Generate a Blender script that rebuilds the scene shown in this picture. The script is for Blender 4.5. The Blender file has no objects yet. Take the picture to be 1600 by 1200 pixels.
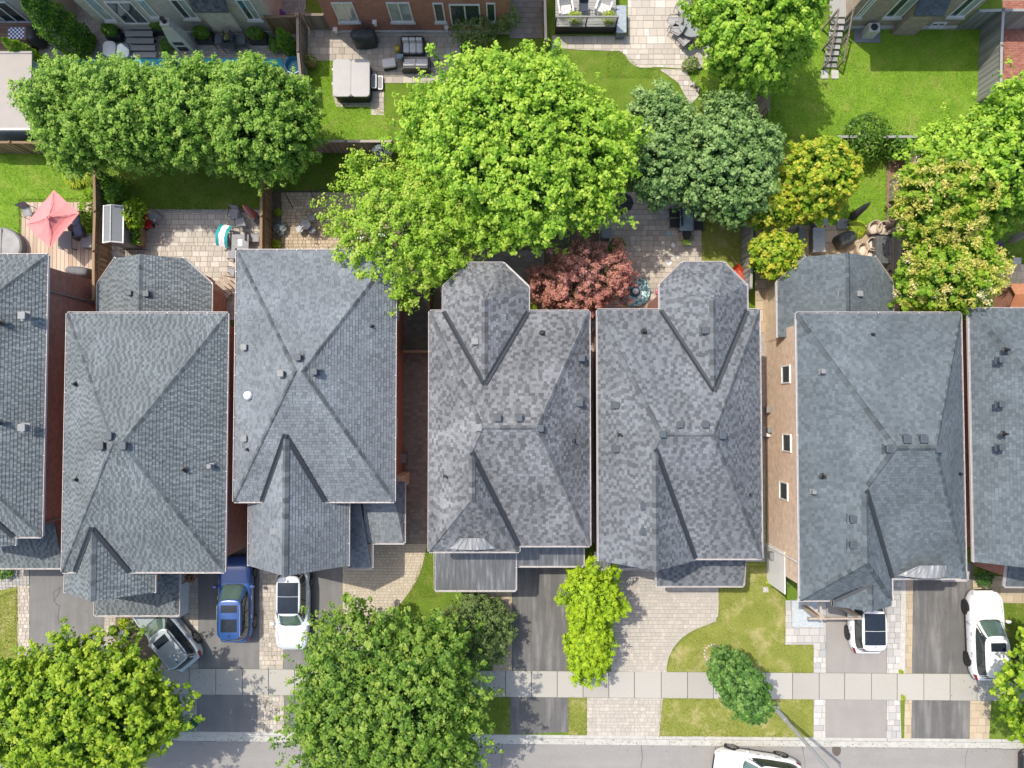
import bpy, bmesh, math, random
import numpy as np
from mathutils import Vector, Matrix
R = math.radians
random.seed(7)
rng = np.random.default_rng(11)
SC = bpy.context.scene
COL = SC.collection

# ---------------------------------------------------------------- camera
H = 40.0                      # drone height in metres above the yards
F = 1110.0                    # focal length in photograph pixels (1600 wide)
TILT = math.atan(35.0 / F)    # the drone looks a touch north of straight down
cam = bpy.data.cameras.new('camera')
cam.sensor_width = 36.0
cam.lens = 36.0 * F / 1600.0
cam.clip_end = 500
camo = bpy.data.objects.new('camera', cam)
COL.objects.link(camo)
camo.location = (0, 0, H)
camo.rotation_euler = (TILT, 0, 0)
SC.camera = camo

# ---------------------------------------------------------------- sky and sun
SUN = Vector((-0.41, 0.35, 1.0)).normalized()
elev = math.asin(SUN.z)
world = bpy.data.worlds.new('World')
SC.world = world
world.use_nodes = True
wn = world.node_tree
sky = wn.nodes.new('ShaderNodeTexSky')
sky.sky_type = 'NISHITA'
sky.sun_disc = False
sky.sun_elevation = elev
sky.sun_rotation = math.atan2(SUN.x, SUN.y)
sky.air_density = 1.0
sky.dust_density = 2.5
sky.ozone_density = 0.4
wn.links.new(sky.outputs[0], wn.nodes['Background'].inputs[0])
wn.nodes['Background'].inputs[1].default_value = 0.15
sl = bpy.data.lights.new('sun', 'SUN')
sl.energy = 2.4
sl.angle = R(0.55)
sl.color = (1.0, 0.935, 0.815)
so = bpy.data.objects.new('sun', sl)
COL.objects.link(so)
so.rotation_euler = SUN.to_track_quat('Z', 'Y').to_euler()
so.location = (-30, 30, 60)
SC.view_settings.view_transform = 'Standard'
SC.view_settings.look = 'None'
SC.view_settings.exposure = 0.84
SC.view_settings.gamma = 1.0
SC.view_settings.use_curve_mapping = False
SC.cycles.max_bounces = 6
SC.cycles.transparent_max_bounces = 4

# ---------------------------------------------------------------- survey helpers
ct, st = math.cos(TILT), math.sin(TILT)
def U(px, py, z=0.0):
    """Surveyed photograph point -> place in metres at height z."""
    x, y = (px - 800.0) / F, (600.0 - py) / F
    s = (H - z) / (ct - y * st)
    return Vector((x * s, (y * ct + st) * s, z))
def UX(px, z=0.0): return U(px, 635, z).x
def UY(py, z=0.0): return U(800, py, z).y

# ---------------------------------------------------------------- materials
MATS = {}
def nt(name):
    m = bpy.data.materials.new(name)
    m.use_nodes = True
    t = m.node_tree
    return m, t, t.nodes['Principled BSDF']
def N(t, kind, **kw):
    n = t.nodes.new('ShaderNode' + kind)
    for k, v in kw.items():
        if k.startswith('i_'):
            key = k[2:]
            n.inputs[int(key) if key.isdigit() else key.replace('_', ' ')].default_value = v
        else:
            setattr(n, k, v)
    return n
def L(t, a, ao, b, bi): t.links.new(a.outputs[ao], b.inputs[bi])
def c4(c): return (c[0], c[1], c[2], 1.0)
def srgb(r, g, b):
    f = lambda v: ((v / 255 + .055) / 1.055) ** 2.4 if v > 10 else v / 255 / 12.92
    return (f(r), f(g), f(b))
def mixc(t, a, b, fac=None, blend='MIX', f=0.5):
    n = t.nodes.new('ShaderNodeMix'); n.data_type = 'RGBA'; n.blend_type = blend
    n.inputs[0].default_value = f
    for s, v in ((6, a), (7, b)):
        if isinstance(v, tuple): n.inputs[s].default_value = c4(v)
        else: t.links.new(v, n.inputs[s])
    if fac is not None: t.links.new(fac, n.inputs[0])
    return n.outputs[2]
def ramp(t, src, stops):
    n = t.nodes.new('ShaderNodeValToRGB')
    e = n.color_ramp.elements
    while len(e) < len(stops): e.new(0.5)
    for i, (p, c) in enumerate(stops):
        e[i].position = p; e[i].color = c4(c)
    t.links.new(src, n.inputs[0])
    return n.outputs[0]
def tc(t): return t.nodes.new('ShaderNodeTexCoord').outputs['Object']
def geo(t): return t.nodes.new('ShaderNodeNewGeometry').outputs['Position']
def noise(t, vec, scale, detail=4, rough=.55):
    n = N(t, 'TexNoise', i_Scale=scale, i_Detail=detail, i_Roughness=rough)
    if vec is not None: t.links.new(vec, n.inputs['Vector'])
    return n.outputs['Fac']
def bump(t, h, bs, strength=.3, dist=.02):
    b = N(t, 'Bump', i_Strength=strength, i_Distance=dist)
    t.links.new(h, b.inputs['Height']); t.links.new(b.outputs[0], bs.inputs['Normal'])
def mul(c, k): return tuple(min(1, v * k) for v in c)

def plain(name, col, rough=.6, metal=0.0, var=.18, scale=6.0, bmp=0.0, rnd=0.0, coat=0.0):
    """A solid colour with grain, a little wear and (rnd) piece-to-piece variation."""
    if name in MATS: return MATS[name]
    m, t, b = nt(name)
    p = geo(t)
    n1 = noise(t, p, scale, 5)
    c = ramp(t, n1, [(.25, mul(col, 1 - var)), (.75, mul(col, 1 + var))])
    if rnd:
        oi = t.nodes.new('ShaderNodeObjectInfo')
        r = N(t, 'MapRange', i_To_Min=1 - rnd, i_To_Max=1 + rnd)
        t.links.new(oi.outputs['Random'], r.inputs[0])
        h = N(t, 'HueSaturation'); t.links.new(r.outputs[0], h.inputs['Value']); t.links.new(c, h.inputs['Color'])
        c = h.outputs[0]
    t.links.new(c, b.inputs['Base Color'])
    b.inputs['Roughness'].default_value = rough
    b.inputs['Metallic'].default_value = metal
    if coat: b.inputs['Coat Weight'].default_value = coat; b.inputs['Coat Roughness'].default_value = .04
    if bmp: bump(t, noise(t, p, scale * 4, 4), b, bmp, .01)
    MATS[name] = m
    return m

def palette(name, stops, src, rough=.85, grain=30, gvar=.12, bmp=.25, stain=0.0, stain_col=None, spec=.3):
    """Pieces with their own colours: src 'obj' = object random, else a float attribute."""
    if name in MATS: return MATS[name]
    m, t, b = nt(name)
    if src == 'obj': s = t.nodes.new('ShaderNodeObjectInfo').outputs['Random']
    else:
        a = N(t, 'Attribute', attribute_name=src); s = a.outputs['Fac']
    c = ramp(t, s, stops)
    p = geo(t)
    g = ramp(t, noise(t, p, grain, 4), [(.2, (1 - gvar,) * 3), (.8, (1 + gvar,) * 3)])
    c = mixc(t, c, g, blend='MULTIPLY', f=1.0)
    if stain:
        f = ramp(t, noise(t, p, .45, 5, .6), [(.42, (0, 0, 0)), (.68, (stain,) * 3)])
        c = mixc(t, c, stain_col or (.05, .05, .05), fac=f)
    t.links.new(c, b.inputs['Base Color'])
    b.inputs['Roughness'].default_value = rough
    b.inputs['Specular IOR Level'].default_value = spec
    if bmp: bump(t, noise(t, p, grain * 2, 3), b, bmp, .01)
    MATS[name] = m
    return m

def asphalt(name, col, streak=.25, patch=.3, light=(.3, .29, .28), vert=True):
    if name in MATS: return MATS[name]
    m, t, b = nt(name)
    p = geo(t)
    fine = noise(t, p, 55, 3, .7)
    c = ramp(t, fine, [(.3, mul(col, .7)), (.7, mul(col, 1.35))])
    mp = N(t, 'Mapping'); mp.inputs['Scale'].default_value = (2.2, .22, 1) if vert else (.15, 1.4, 1)
    t.links.new(p, mp.inputs[0])
    f = ramp(t, noise(t, mp.outputs[0], 1.2, 5, .6), [(.46, (0, 0, 0)), (.74, (streak,) * 3)])
    c = mixc(t, c, light, fac=f)
    f2 = ramp(t, noise(t, p, .8, 6, .65), [(.45, (0, 0, 0)), (.7, (patch,) * 3)])
    c = mixc(t, c, mul(col, .6), fac=f2)
    f3 = ramp(t, noise(t, p, 1.7, 3, .5), [(.70, (0, 0, 0)), (.76, (.4,) * 3)])
    c = mixc(t, c, mul(col, .45), fac=f3)
    t.links.new(c, b.inputs['Base Color'])
    b.inputs['Roughness'].default_value = .88
    bump(t, fine, b, .35, .01)
    MATS[name] = m
    return m

def grass_mat(name, g1, g2, dry, dryamt=.5, src=None):
    if name in MATS: return MATS[name]
    m, t, b = nt(name)
    p = geo(t)
    c = ramp(t, noise(t, p, 14, 5, .7), [(.28, mul(g1, .55)), (.5, g1), (.74, mul(g2, 1.1))])
    c = mixc(t, c, g2, fac=ramp(t, noise(t, p, 1.1, 4), [(.4, (0,) * 3), (.7, (.55,) * 3)]))
    fd = ramp(t, noise(t, p, .9, 7, .68), [(.5, (0,) * 3), (.72, (dryamt,) * 3)])
    c = mixc(t, c, dry, fac=fd)
    if src:
        a = N(t, 'Attribute', attribute_name=src)
        c = mixc(t, c, ramp(t, a.outputs['Fac'], [(0, (.65,) * 3), (1, (1.35,) * 3)]), blend='MULTIPLY', f=1.0)
    t.links.new(c, b.inputs['Base Color'])
    b.inputs['Roughness'].default_value = .9
    b.inputs['Specular IOR Level'].default_value = .15
    bump(t, noise(t, p, 26, 4, .8), b, .8, .05)
    MATS[name] = m
    return m

def brick(name, c1, c2, mortar, scale=1.0):
    if name in MATS: return MATS[name]
    m, t, b = nt(name)
    p = geo(t)
    sx = N(t, 'SeparateXYZ'); t.links.new(p, sx.inputs[0])
    ad = N(t, 'Math', operation='ADD'); L(t, sx, 0, ad, 0); L(t, sx, 1, ad, 1)
    cb = N(t, 'CombineXYZ'); L(t, ad, 0, cb, 0); L(t, sx, 2, cb, 1)
    bt = N(t, 'TexBrick', i_Scale=scale, i_Mortar_Size=.008, i_Brick_Width=.22, i_Row_Height=.075, i_Bias=-.1)
    bt.inputs['Color1'].default_value = c4(c1); bt.inputs['Color2'].default_value = c4(c2)
    bt.inputs['Mortar'].default_value = c4(mortar)
    L(t, cb, 0, bt, 'Vector')
    g = ramp(t, noise(t, p, 3.0, 6, .65), [(.25, (.78,) * 3), (.75, (1.2,) * 3)])
    c = mixc(t, bt.outputs['Color'], g, blend='MULTIPLY', f=1.0)
    t.links.new(c, b.inputs['Base Color'])
    b.inputs['Roughness'].default_value = .9
    bump(t, bt.outputs['Fac'], b, -.5, .01)
    MATS[name] = m
    return m

def shingle_mat(name, dark, mid, light, wear=.2):
    """Asphalt shingle: every tab carries its own tone in the attribute 'tone'."""
    if name in MATS: return MATS[name]
    m, t, b = nt(name)
    a = N(t, 'Attribute', attribute_name='tone')
    c = ramp(t, a.outputs['Fac'], [(0, dark), (.45, mid), (1, light)])
    p = geo(t)
    g = ramp(t, noise(t, p, 70, 2, .8), [(.2, (.8,) * 3), (.8, (1.2,) * 3)])
    c = mixc(t, c, g, blend='MULTIPLY', f=1.0)
    w = ramp(t, noise(t, p, .42, 6, .62), [(.34, (1 - wear * .75,) * 3), (.52, (1.0,) * 3), (.7, (1 + wear * 1.3,) * 3)])
    c = mixc(t, c, w, blend='MULTIPLY', f=1.0)
    t.links.new(c, b.inputs['Base Color'])
    b.inputs['Roughness'].default_value = .9
    b.inputs['Specular IOR Level'].default_value = .15
    bump(t, noise(t, p, 120, 2), b, .25, .005)
    MATS[name] = m
    return m

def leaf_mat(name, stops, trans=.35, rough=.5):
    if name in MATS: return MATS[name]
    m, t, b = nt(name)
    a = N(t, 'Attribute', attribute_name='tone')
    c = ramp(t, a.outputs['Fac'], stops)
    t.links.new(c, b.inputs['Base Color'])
    b.inputs['Roughness'].default_value = rough
    b.inputs['Specular IOR Level'].default_value = .3
    tr = N(t, 'BsdfTranslucent')
    h = N(t, 'HueSaturation', i_Saturation=1.1, i_Value=1.25); t.links.new(c, h.inputs['Color'])
    t.links.new(h.outputs[0], tr.inputs[0])
    mx = N(t, 'MixShader', i_0=trans)
    t.links.new(b.outputs[0], mx.inputs[1]); t.links.new(tr.outputs[0], mx.inputs[2])
    out = t.nodes['Material Output']
    t.links.new(mx.outputs[0], out.inputs[0])
    MATS[name] = m
    return m

def glass_mat(name, col, rough=.06, trans=0.0):
    if name in MATS: return MATS[name]
    m, t, b = nt(name)
    g = ramp(t, noise(t, geo(t), 1.3, 3), [(.3, mul(col, .8)), (.7, mul(col, 1.25))])
    t.links.new(g, b.inputs['Base Color'])
    b.inputs['Roughness'].default_value = rough
    b.inputs['Specular IOR Level'].default_value = .7
    b.inputs['Transmission Weight'].default_value = trans
    b.inputs['Coat Weight'].default_value = .6
    b.inputs['Coat Roughness'].default_value = .02
    MATS[name] = m
    return m

# ---------------------------------------------------------------- objects
def tag(o, label=None, cat=None, group=None, kind=None):
    if label: o['label'] = label
    if cat: o['category'] = cat
    if group: o['group'] = group
    if kind: o['kind'] = kind
    return o
def thing(name, label, cat, loc=(0, 0, 0), rz=0.0, group=None):
    o = bpy.data.objects.new(name, None)
    o.empty_display_size = .3
    COL.objects.link(o)
    o.location = loc; o.rotation_euler = (0, 0, rz)
    return tag(o, label, cat, group)
def inst(name, mesh, parent, loc, rz=0.0, scale=(1, 1, 1), rot=None):
    o = bpy.data.objects.new(name, mesh)
    COL.objects.link(o)
    o.parent = parent
    o.location = loc
    o.rotation_euler = rot if rot is not None else (0, 0, rz)
    o.scale = scale
    return o
def copy_tree(o, parent=None):
    c = o.copy(); COL.objects.link(c); c.parent = parent
    for ch in o.children: copy_tree(ch, c)
    return c
def base(parent):
    """World place of an unrotated parent chain."""
    v = Vector((0, 0, 0))
    while parent is not None:
        v += parent.location; parent = parent.parent
    return v

class MB:
    """Collects shapes into one mesh."""
    def __init__(s): s.v = []; s.f = []; s.t = []; s.a = []; s.m = []; s.cur = 0
    def add(s, vs, fs, tone=.5):
        k = len(s.v)
        s.v += [tuple(p) for p in vs]
        s.f += [tuple(i + k for i in f) for f in fs]
        s.a += [tone] * len(fs)
        s.m += [s.cur] * len(fs)
        return s
    def box(s, c, size, rz=0.0, tilt=None, taper=1.0, tone=.5):
        hx, hy, hz = size[0] / 2, size[1] / 2, size[2] / 2
        vs = []
        for z, k in ((-hz, 1.0), (hz, taper)):
            for x, y in ((-hx, -hy), (hx, -hy), (hx, hy), (-hx, hy)): vs.append(Vector((x * k, y * k, z)))
        M = Matrix.Rotation(rz, 3, 'Z')
        if tilt is not None: M = M @ tilt
        c = Vector(c)
        vs = [M @ v + c for v in vs]
        return s.add(vs, [(3, 2, 1, 0), (4, 5, 6, 7), (0, 1, 5, 4), (1, 2, 6, 5), (2, 3, 7, 6), (3, 0, 4, 7)], tone)
    def rbox(s, c, size, r=.05, rz=0.0, n=3, crown=0.0, tone=.5):
        """Box with rounded plan corners and a softened top edge."""
        hx, hy, hz = size[0] / 2, size[1] / 2, size[2] / 2
        r = min(r, hx * .98, hy * .98)
        def ring(ins, z):
            o = []
            for cx, cy, a0 in ((hx - r, hy - r, 0), (-hx + r, hy - r, 90), (-hx + r, -hy + r, 180), (hx - r, -hy + r, 270)):
                for i in range(n + 1):
                    a = R(a0 + 90 * i / n)
                    q = max(r - ins, .001)
                    o.append(Vector((cx + math.cos(a) * q, cy + math.sin(a) * q, z)))
            return o
        b = min(r * .5, hz * .6, .06)
        rings = [ring(0, -hz), ring(0, hz - b), ring(b * .3, hz - b * .3), ring(b, hz)]
        M = Matrix.Rotation(rz, 3, 'Z'); c = Vector(c)
        vs = []; fs = []; m = len(rings[0])
        for rg in rings: vs += [M @ p + c for p in rg]
        for k in range(len(rings) - 1):
            for i in range(m):
                j = (i + 1) % m
                fs.append((k * m + i, k * m + j, (k + 1) * m + j, (k + 1) * m + i))
        fs.append(tuple(range(m - 1, -1, -1)))
        if crown:
            vs.append(c + Vector((0, 0, hz + crown))); q = len(vs) - 1; k = (len(rings) - 1) * m
            for i in range(m): fs.append((k + i, k + (i + 1) % m, q))
        else: fs.append(tuple(range((len(rings) - 1) * m, len(rings) * m)))
        return s.add(vs, fs, tone)
    def prism(s, poly, z0, z1, tone=.5):
        n = len(poly)
        vs = [Vector((p[0], p[1], z0)) for p in poly] + [Vector((p[0], p[1], z1)) for p in poly]
        ar = sum(poly[i][0] * poly[(i + 1) % n][1] - poly[(i + 1) % n][0] * poly[i][1] for i in range(n))
        fs = [tuple(range(n - 1, -1, -1)), tuple(range(n, 2 * n))] + [(i, (i + 1) % n, n + (i + 1) % n, n + i) for i in range(n)]
        if ar < 0: fs = [tuple(reversed(f)) for f in fs]
        return s.add(vs, fs, tone)
    def tube(s, pts, rad, n=6, closed=False, tone=.5):
        pts = [Vector(p) for p in pts]
        if not isinstance(rad, (list, tuple)): rad = [rad] * len(pts)
        vs = []; fs = []; m = len(pts)
        for i, p in enumerate(pts):
            if closed: d = pts[(i + 1) % m] - pts[i - 1]
            else: d = pts[min(i + 1, m - 1)] - pts[max(i - 1, 0)]
            if d.length < 1e-9: d = Vector((0, 0, 1))
            d.normalize()
            u = d.cross(Vector((0, 0, 1)))
            if u.length < 1e-3: u = d.cross(Vector((0, 1, 0)))
            u.normalize(); w = u.cross(d)
            for k in range(n):
                a = 2 * math.pi * k / n
                vs.append(p + (u * math.cos(a) + w * math.sin(a)) * rad[i])
        for i in range(m if closed else m - 1):
            j = (i + 1) % m
            for k in range(n):
                l = (k + 1) % n
                fs.append((i * n + k, j * n + k, j * n + l, i * n + l))
        if not closed:
            fs.append(tuple(range(n))); fs.append(tuple(range(m * n - 1, (m - 1) * n - 1, -1)))
        return s.add(vs, fs, tone)
    def lathe(s, c, prof, n=16, tone=.5, sx=1.0, sy=1.0, rz=0.0):
        c = Vector(c); vs = []; fs = []; m = len(prof)
        for r, z in prof:
            for k in range(n):
                a = 2 * math.pi * k / n
                x, y = math.cos(a) * r * sx, math.sin(a) * r * sy
                vs.append(c + Vector((x * math.cos(rz) - y * math.sin(rz), x * math.sin(rz) + y * math.cos(rz), z)))
        for i in range(m - 1):
            for k in range(n):
                l = (k + 1) % n
                fs.append((i * n + k, i * n + l, (i + 1) * n + l, (i + 1) * n + k))
        fs.append(tuple(range(n - 1, -1, -1))); fs.append(tuple(range((m - 1) * n, m * n)))
        return s.add(vs, fs, tone)
    def poly3(s, pts, tone=.5): return s.add(pts, [tuple(range(len(pts)))], tone)
    def slab(s, pts, t=.05, tone=.5):
        """A flat polygon in space given thickness straight down."""
        n = len(pts); top = [Vector(p) for p in pts]; bot = [p - Vector((0, 0, t)) for p in top]
        nz = sum((top[i].x * top[(i + 1) % n].y - top[(i + 1) % n].x * top[i].y) for i in range(n))
        if nz < 0: top.reverse(); bot.reverse()
        return s.add(top + bot, [tuple(range(n)), tuple(range(2 * n - 1, n - 1, -1))] + [(i, n + i, n + (i + 1) % n, (i + 1) % n) for i in range(n)], tone)
    def mesh(s, name, mat, off=None, smooth=False, attr=None):
        me = bpy.data.meshes.new(name)
        v = s.v if off is None else [(p[0] - off[0], p[1] - off[1], p[2] - off[2]) for p in s.v]
        me.from_pydata(v, [], s.f)
        for mt in (mat if isinstance(mat, (list, tuple)) else [mat]): me.materials.append(mt)
        if isinstance(mat, (list, tuple)): me.polygons.foreach_set('material_index', s.m)
        if attr:
            a = me.attributes.new(attr, 'FLOAT', 'FACE'); a.data.foreach_set('value', s.a)
        if smooth: me.polygons.foreach_set('use_smooth', [True] * len(me.polygons))
        me.update()
        return me
    def build(s, name, mat, parent=None, world=False, smooth=False, attr=None):
        """world=True: the shapes were given in world metres under an unrotated parent."""
        off = base(parent) if (world and parent is not None) else None
        me = s.mesh(name, mat, off, smooth, attr)
        o = bpy.data.objects.new(name, me)
        COL.objects.link(o)
        o.parent = parent
        return o
    def top(s, name, mat, label, cat, group=None, kind=None, smooth=False, attr=None):
        """A thing that is one mesh, with its origin at its base."""
        xs = [p[0] for p in s.v]; ys = [p[1] for p in s.v]; z = min(p[2] for p in s.v)
        off = Vector(((min(xs) + max(xs)) / 2, (min(ys) + max(ys)) / 2, z))
        me = s.mesh(name, mat, off, smooth, attr)
        o = bpy.data.objects.new(name, me); COL.objects.link(o); o.location = off
        return tag(o, label, cat, group, kind)

def clip_poly(sub, a, b):
    """Keep the part of polygon sub left of the line a->b (2-D tuples)."""
    out = []; n = len(sub)
    ex, ey = b[0] - a[0], b[1] - a[1]
    d = [ex * (p[1] - a[1]) - ey * (p[0] - a[0]) for p in sub]
    for i in range(n):
        j = (i + 1) % n
        if d[i] >= 0: out.append(sub[i])
        if (d[i] >= 0) != (d[j] >= 0):
            t = d[i] / (d[i] - d[j])
            out.append((sub[i][0] + (sub[j][0] - sub[i][0]) * t, sub[i][1] + (sub[j][1] - sub[i][1]) * t))
    return out
def area2(p):
    return sum(p[i][0] * p[(i + 1) % len(p)][1] - p[(i + 1) % len(p)][0] * p[i][1] for i in range(len(p))) / 2
def inside(p, poly):
    r = False; n = len(poly); x, y = p
    for i in range(n):
        x1, y1 = poly[i]; x2, y2 = poly[(i + 1) % n]
        if (y1 > y) != (y2 > y) and x < (x2 - x1) * (y - y1) / (y2 - y1) + x1: r = not r
    return r
def P2(pts, z=0.0): return [tuple(U(x, y, z)[:2]) for x, y in pts]
def P2r(x0, y0, x1, y1, z=0.0): return P2([(x0, y0), (x1, y0), (x1, y1), (x0, y1)], z)
# ================================================================ GROUND
GREEN1, GREEN2, DRY = (.105, .18, .018), (.18, .26, .034), (.33, .28, .10)
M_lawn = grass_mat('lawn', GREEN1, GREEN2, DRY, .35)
M_lawnfresh = grass_mat('lawn_fresh', (.145, .27, .022), (.235, .365, .04), (.38, .34, .11), .4)
M_lawndry = grass_mat('lawn_dry', (.205, .235, .045), (.295, .305, .075), (.47, .40, .2), .9)
M_soil = plain('soil', (.14, .105, .075), .95, var=.5, scale=9, bmp=.9)
M_mulch = plain('mulch', (.22, .15, .10), .95, var=.45, scale=22, bmp=.9)
M_asphalt_dark = asphalt('asphalt_dark', (.112, .108, .104), .6, .45, (.30, .285, .27))
M_asphalt_grey = asphalt('asphalt_grey', (.16, .156, .152), .4, .35, (.26, .25, .24))
M_asphalt_warm = asphalt('asphalt_warm', (.27, .25, .232), .25, .25, (.35, .33, .31))
M_road = asphalt('road_asphalt', (.245, .232, .217), .45, .2, (.305, .29, .272), vert=False)
M_concrete = palette('sidewalk_concrete', [(0, (.335, .318, .283)), (.5, (.37, .352, .315)), (1, (.40, .382, .345))], 'obj', .85, 18, .08, .2, .35, (.40, .38, .35))
M_kerb = plain('kerb_concrete', (.42, .405, .365), .85, var=.14, scale=3, bmp=.2)
M_sand = plain('joint_sand', (.235, .21, .175), .95, var=.25, scale=14)
M_sandpale = plain('joint_sand_pale', (.31, .28, .235), .95, var=.2, scale=14)
M_sanddark = plain('joint_sand_dark', (.10, .095, .088), .95, var=.25, scale=14)

def kline(x): return 1142.5 + (x - 240) * .0093
def sline0(x): return 1044.5 + (x - 270) * .0068
def sline1(x): return 1084.5 + (x - 270) * .0078
K0, K1 = U(0, kline(0)), U(1600, kline(1600))
kd = (K1 - K0).normalized(); kn = Vector((-kd.y, kd.x, 0))
def kp(u, w): p = K0 + kd * u - kn * w; return (p.x, p.y)
g = MB()
A, B_ = kp(-110, 0), kp(170, 0)
g.add([(A[0], A[1], 0), (B_[0], B_[1], 0), (B_[0], 130, 0), (A[0], 130, 0)], [(0, 1, 2, 3)])
A, B_ = kp(-110, 9.3), kp(170, 9.3)
g.add([(A[0], -130, 0), (B_[0], -130, 0), (B_[0], B_[1], 0), (A[0], A[1], 0)], [(0, 1, 2, 3)])
tag(g.build('ground', M_lawn), 'green lawn ground under the whole block of houses', None, kind='structure')
rd = MB()
q = [kp(-110, -.1), kp(170, -.1), kp(170, 9.4), kp(-110, 9.4)]
rd.prism(q, -.3, -.12)
road = tag(rd.build('road', M_road), 'pale grey asphalt street along the bottom of the picture', None, kind='structure')
M_crack = plain('crack_filler', (.10, .095, .09), .9)
def ground_line(pts, w, z, name, parent, mat=M_crack, jit=.03):
    b = MB(); prev = None
    P = [U(x, y, z) for x, y in pts]; full = []
    for i in range(len(P) - 1):
        k = max(2, int((P[i + 1] - P[i]).length / .25))
        for j in range(k): full.append(P[i].lerp(P[i + 1], j / k) + Vector((random.uniform(-jit, jit), random.uniform(-jit, jit), 0)))
    full.append(P[-1])
    vs = []
    for i, p in enumerate(full):
        d = full[min(i + 1, len(full) - 1)] - full[max(0, i - 1)]; d.normalize()
        n = Vector((-d.y, d.x, 0)) * (w / 2) * random.uniform(.5, 1.3)
        vs += [p + n, p - n]
    b.add(vs, [(2 * i, 2 * i + 1, 2 * i + 3, 2 * i + 2) for i in range(len(full) - 1)])
    return b.build(name, mat, parent, world=True)
RZ = -.116
for pts in ([(468, 1158), (470, 1180), (466, 1215)], [(784, 1158), (786, 1175), (782, 1215)], [(1002, 1160), (1003, 1185), (1001, 1215)],
            [(1513, 1167), (1508, 1190), (1510, 1215)], [(1252, 1160), (1256, 1180), (1258, 1215)], [(240, 1157), (420, 1158), (640, 1158)],  # middle one: only a thin dark line near the lamp post
            [(770, 1159), (860, 1160), (1000, 1160), (1110, 1161)], [(1385, 1166), (1480, 1168), (1600, 1172)], [(1120, 1163), (1115, 1185)]):
    ground_line(pts, .035, RZ, 'crack', road)
kb = MB()
for w0, w1, z0, z1 in ((0, .17, .012, .012), (.17, .24, .012, -.085), (.24, .56, -.085, -.105)):
    a, b, c, d = kp(-60, w0), kp(130, w0), kp(130, w1), kp(-60, w1)
    kb.add([(d[0], d[1], z1), (c[0], c[1], z1), (b[0], b[1], z0), (a[0], a[1], z0)], [(0, 1, 2, 3)])
    a, b, c, d = kp(-60, 9.3 - w0), kp(130, 9.3 - w0), kp(130, 9.3 - w1), kp(-60, 9.3 - w1)
    kb.add([(a[0], a[1], z0), (b[0], b[1], z0), (c[0], c[1], z1), (d[0], d[1], z1)], [(0, 1, 2, 3)])
kerb = tag(kb.build('kerb', M_kerb), 'pale concrete kerb and gutter along the street', None, kind='structure')
for x in (262, 381, 501, 742, 848, 1008, 1100, 1207, 1331, 1386, 1470, 1565):
    p = U(x, kline(x), 0); jb = MB(); jb.box((p.x, p.y - .09, .0135), (.022, .16, .003), 0); jb.build('expansion_joint', M_crack, kerb, world=True)

# sidewalk: a bed with single concrete slabs
sb = MB()
sb.prism(P2([(-80, sline0(-80)), (1680, sline0(1680)), (1680, sline1(1680)), (-80, sline1(-80))]), -.05, .012)
walk = tag(sb.build('sidewalk', M_sanddark), 'pale concrete sidewalk of square slabs along the street', None, kind='structure')
x = -76.0
while x < 1660:
    w = 41.0 + random.uniform(-1.2, 1.2); g_ = .55
    p = P2([(x + g_, sline0(x)), (x + w - g_, sline0(x + w)), (x + w - g_, sline1(x + w)), (x + g_, sline1(x))])
    c = (sum(q[0] for q in p) / 4, sum(q[1] for q in p) / 4)
    b = MB(); b.prism([(q[0] - c[0], q[1] - c[1]) for q in p], 0, .03)
    o = b.build('concrete_slab', M_concrete, walk); o.location = (c[0], c[1], random.uniform(.0, .008))
    o.rotation_euler = (random.uniform(-.003, .003), random.uniform(-.003, .003), 0)
    x += w

def sheet(name, poly, mat, label, z=.02):
    b = MB(); b.prism(poly, -.03, z)
    return tag(b.build(name, mat), label, None, kind='structure')

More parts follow.
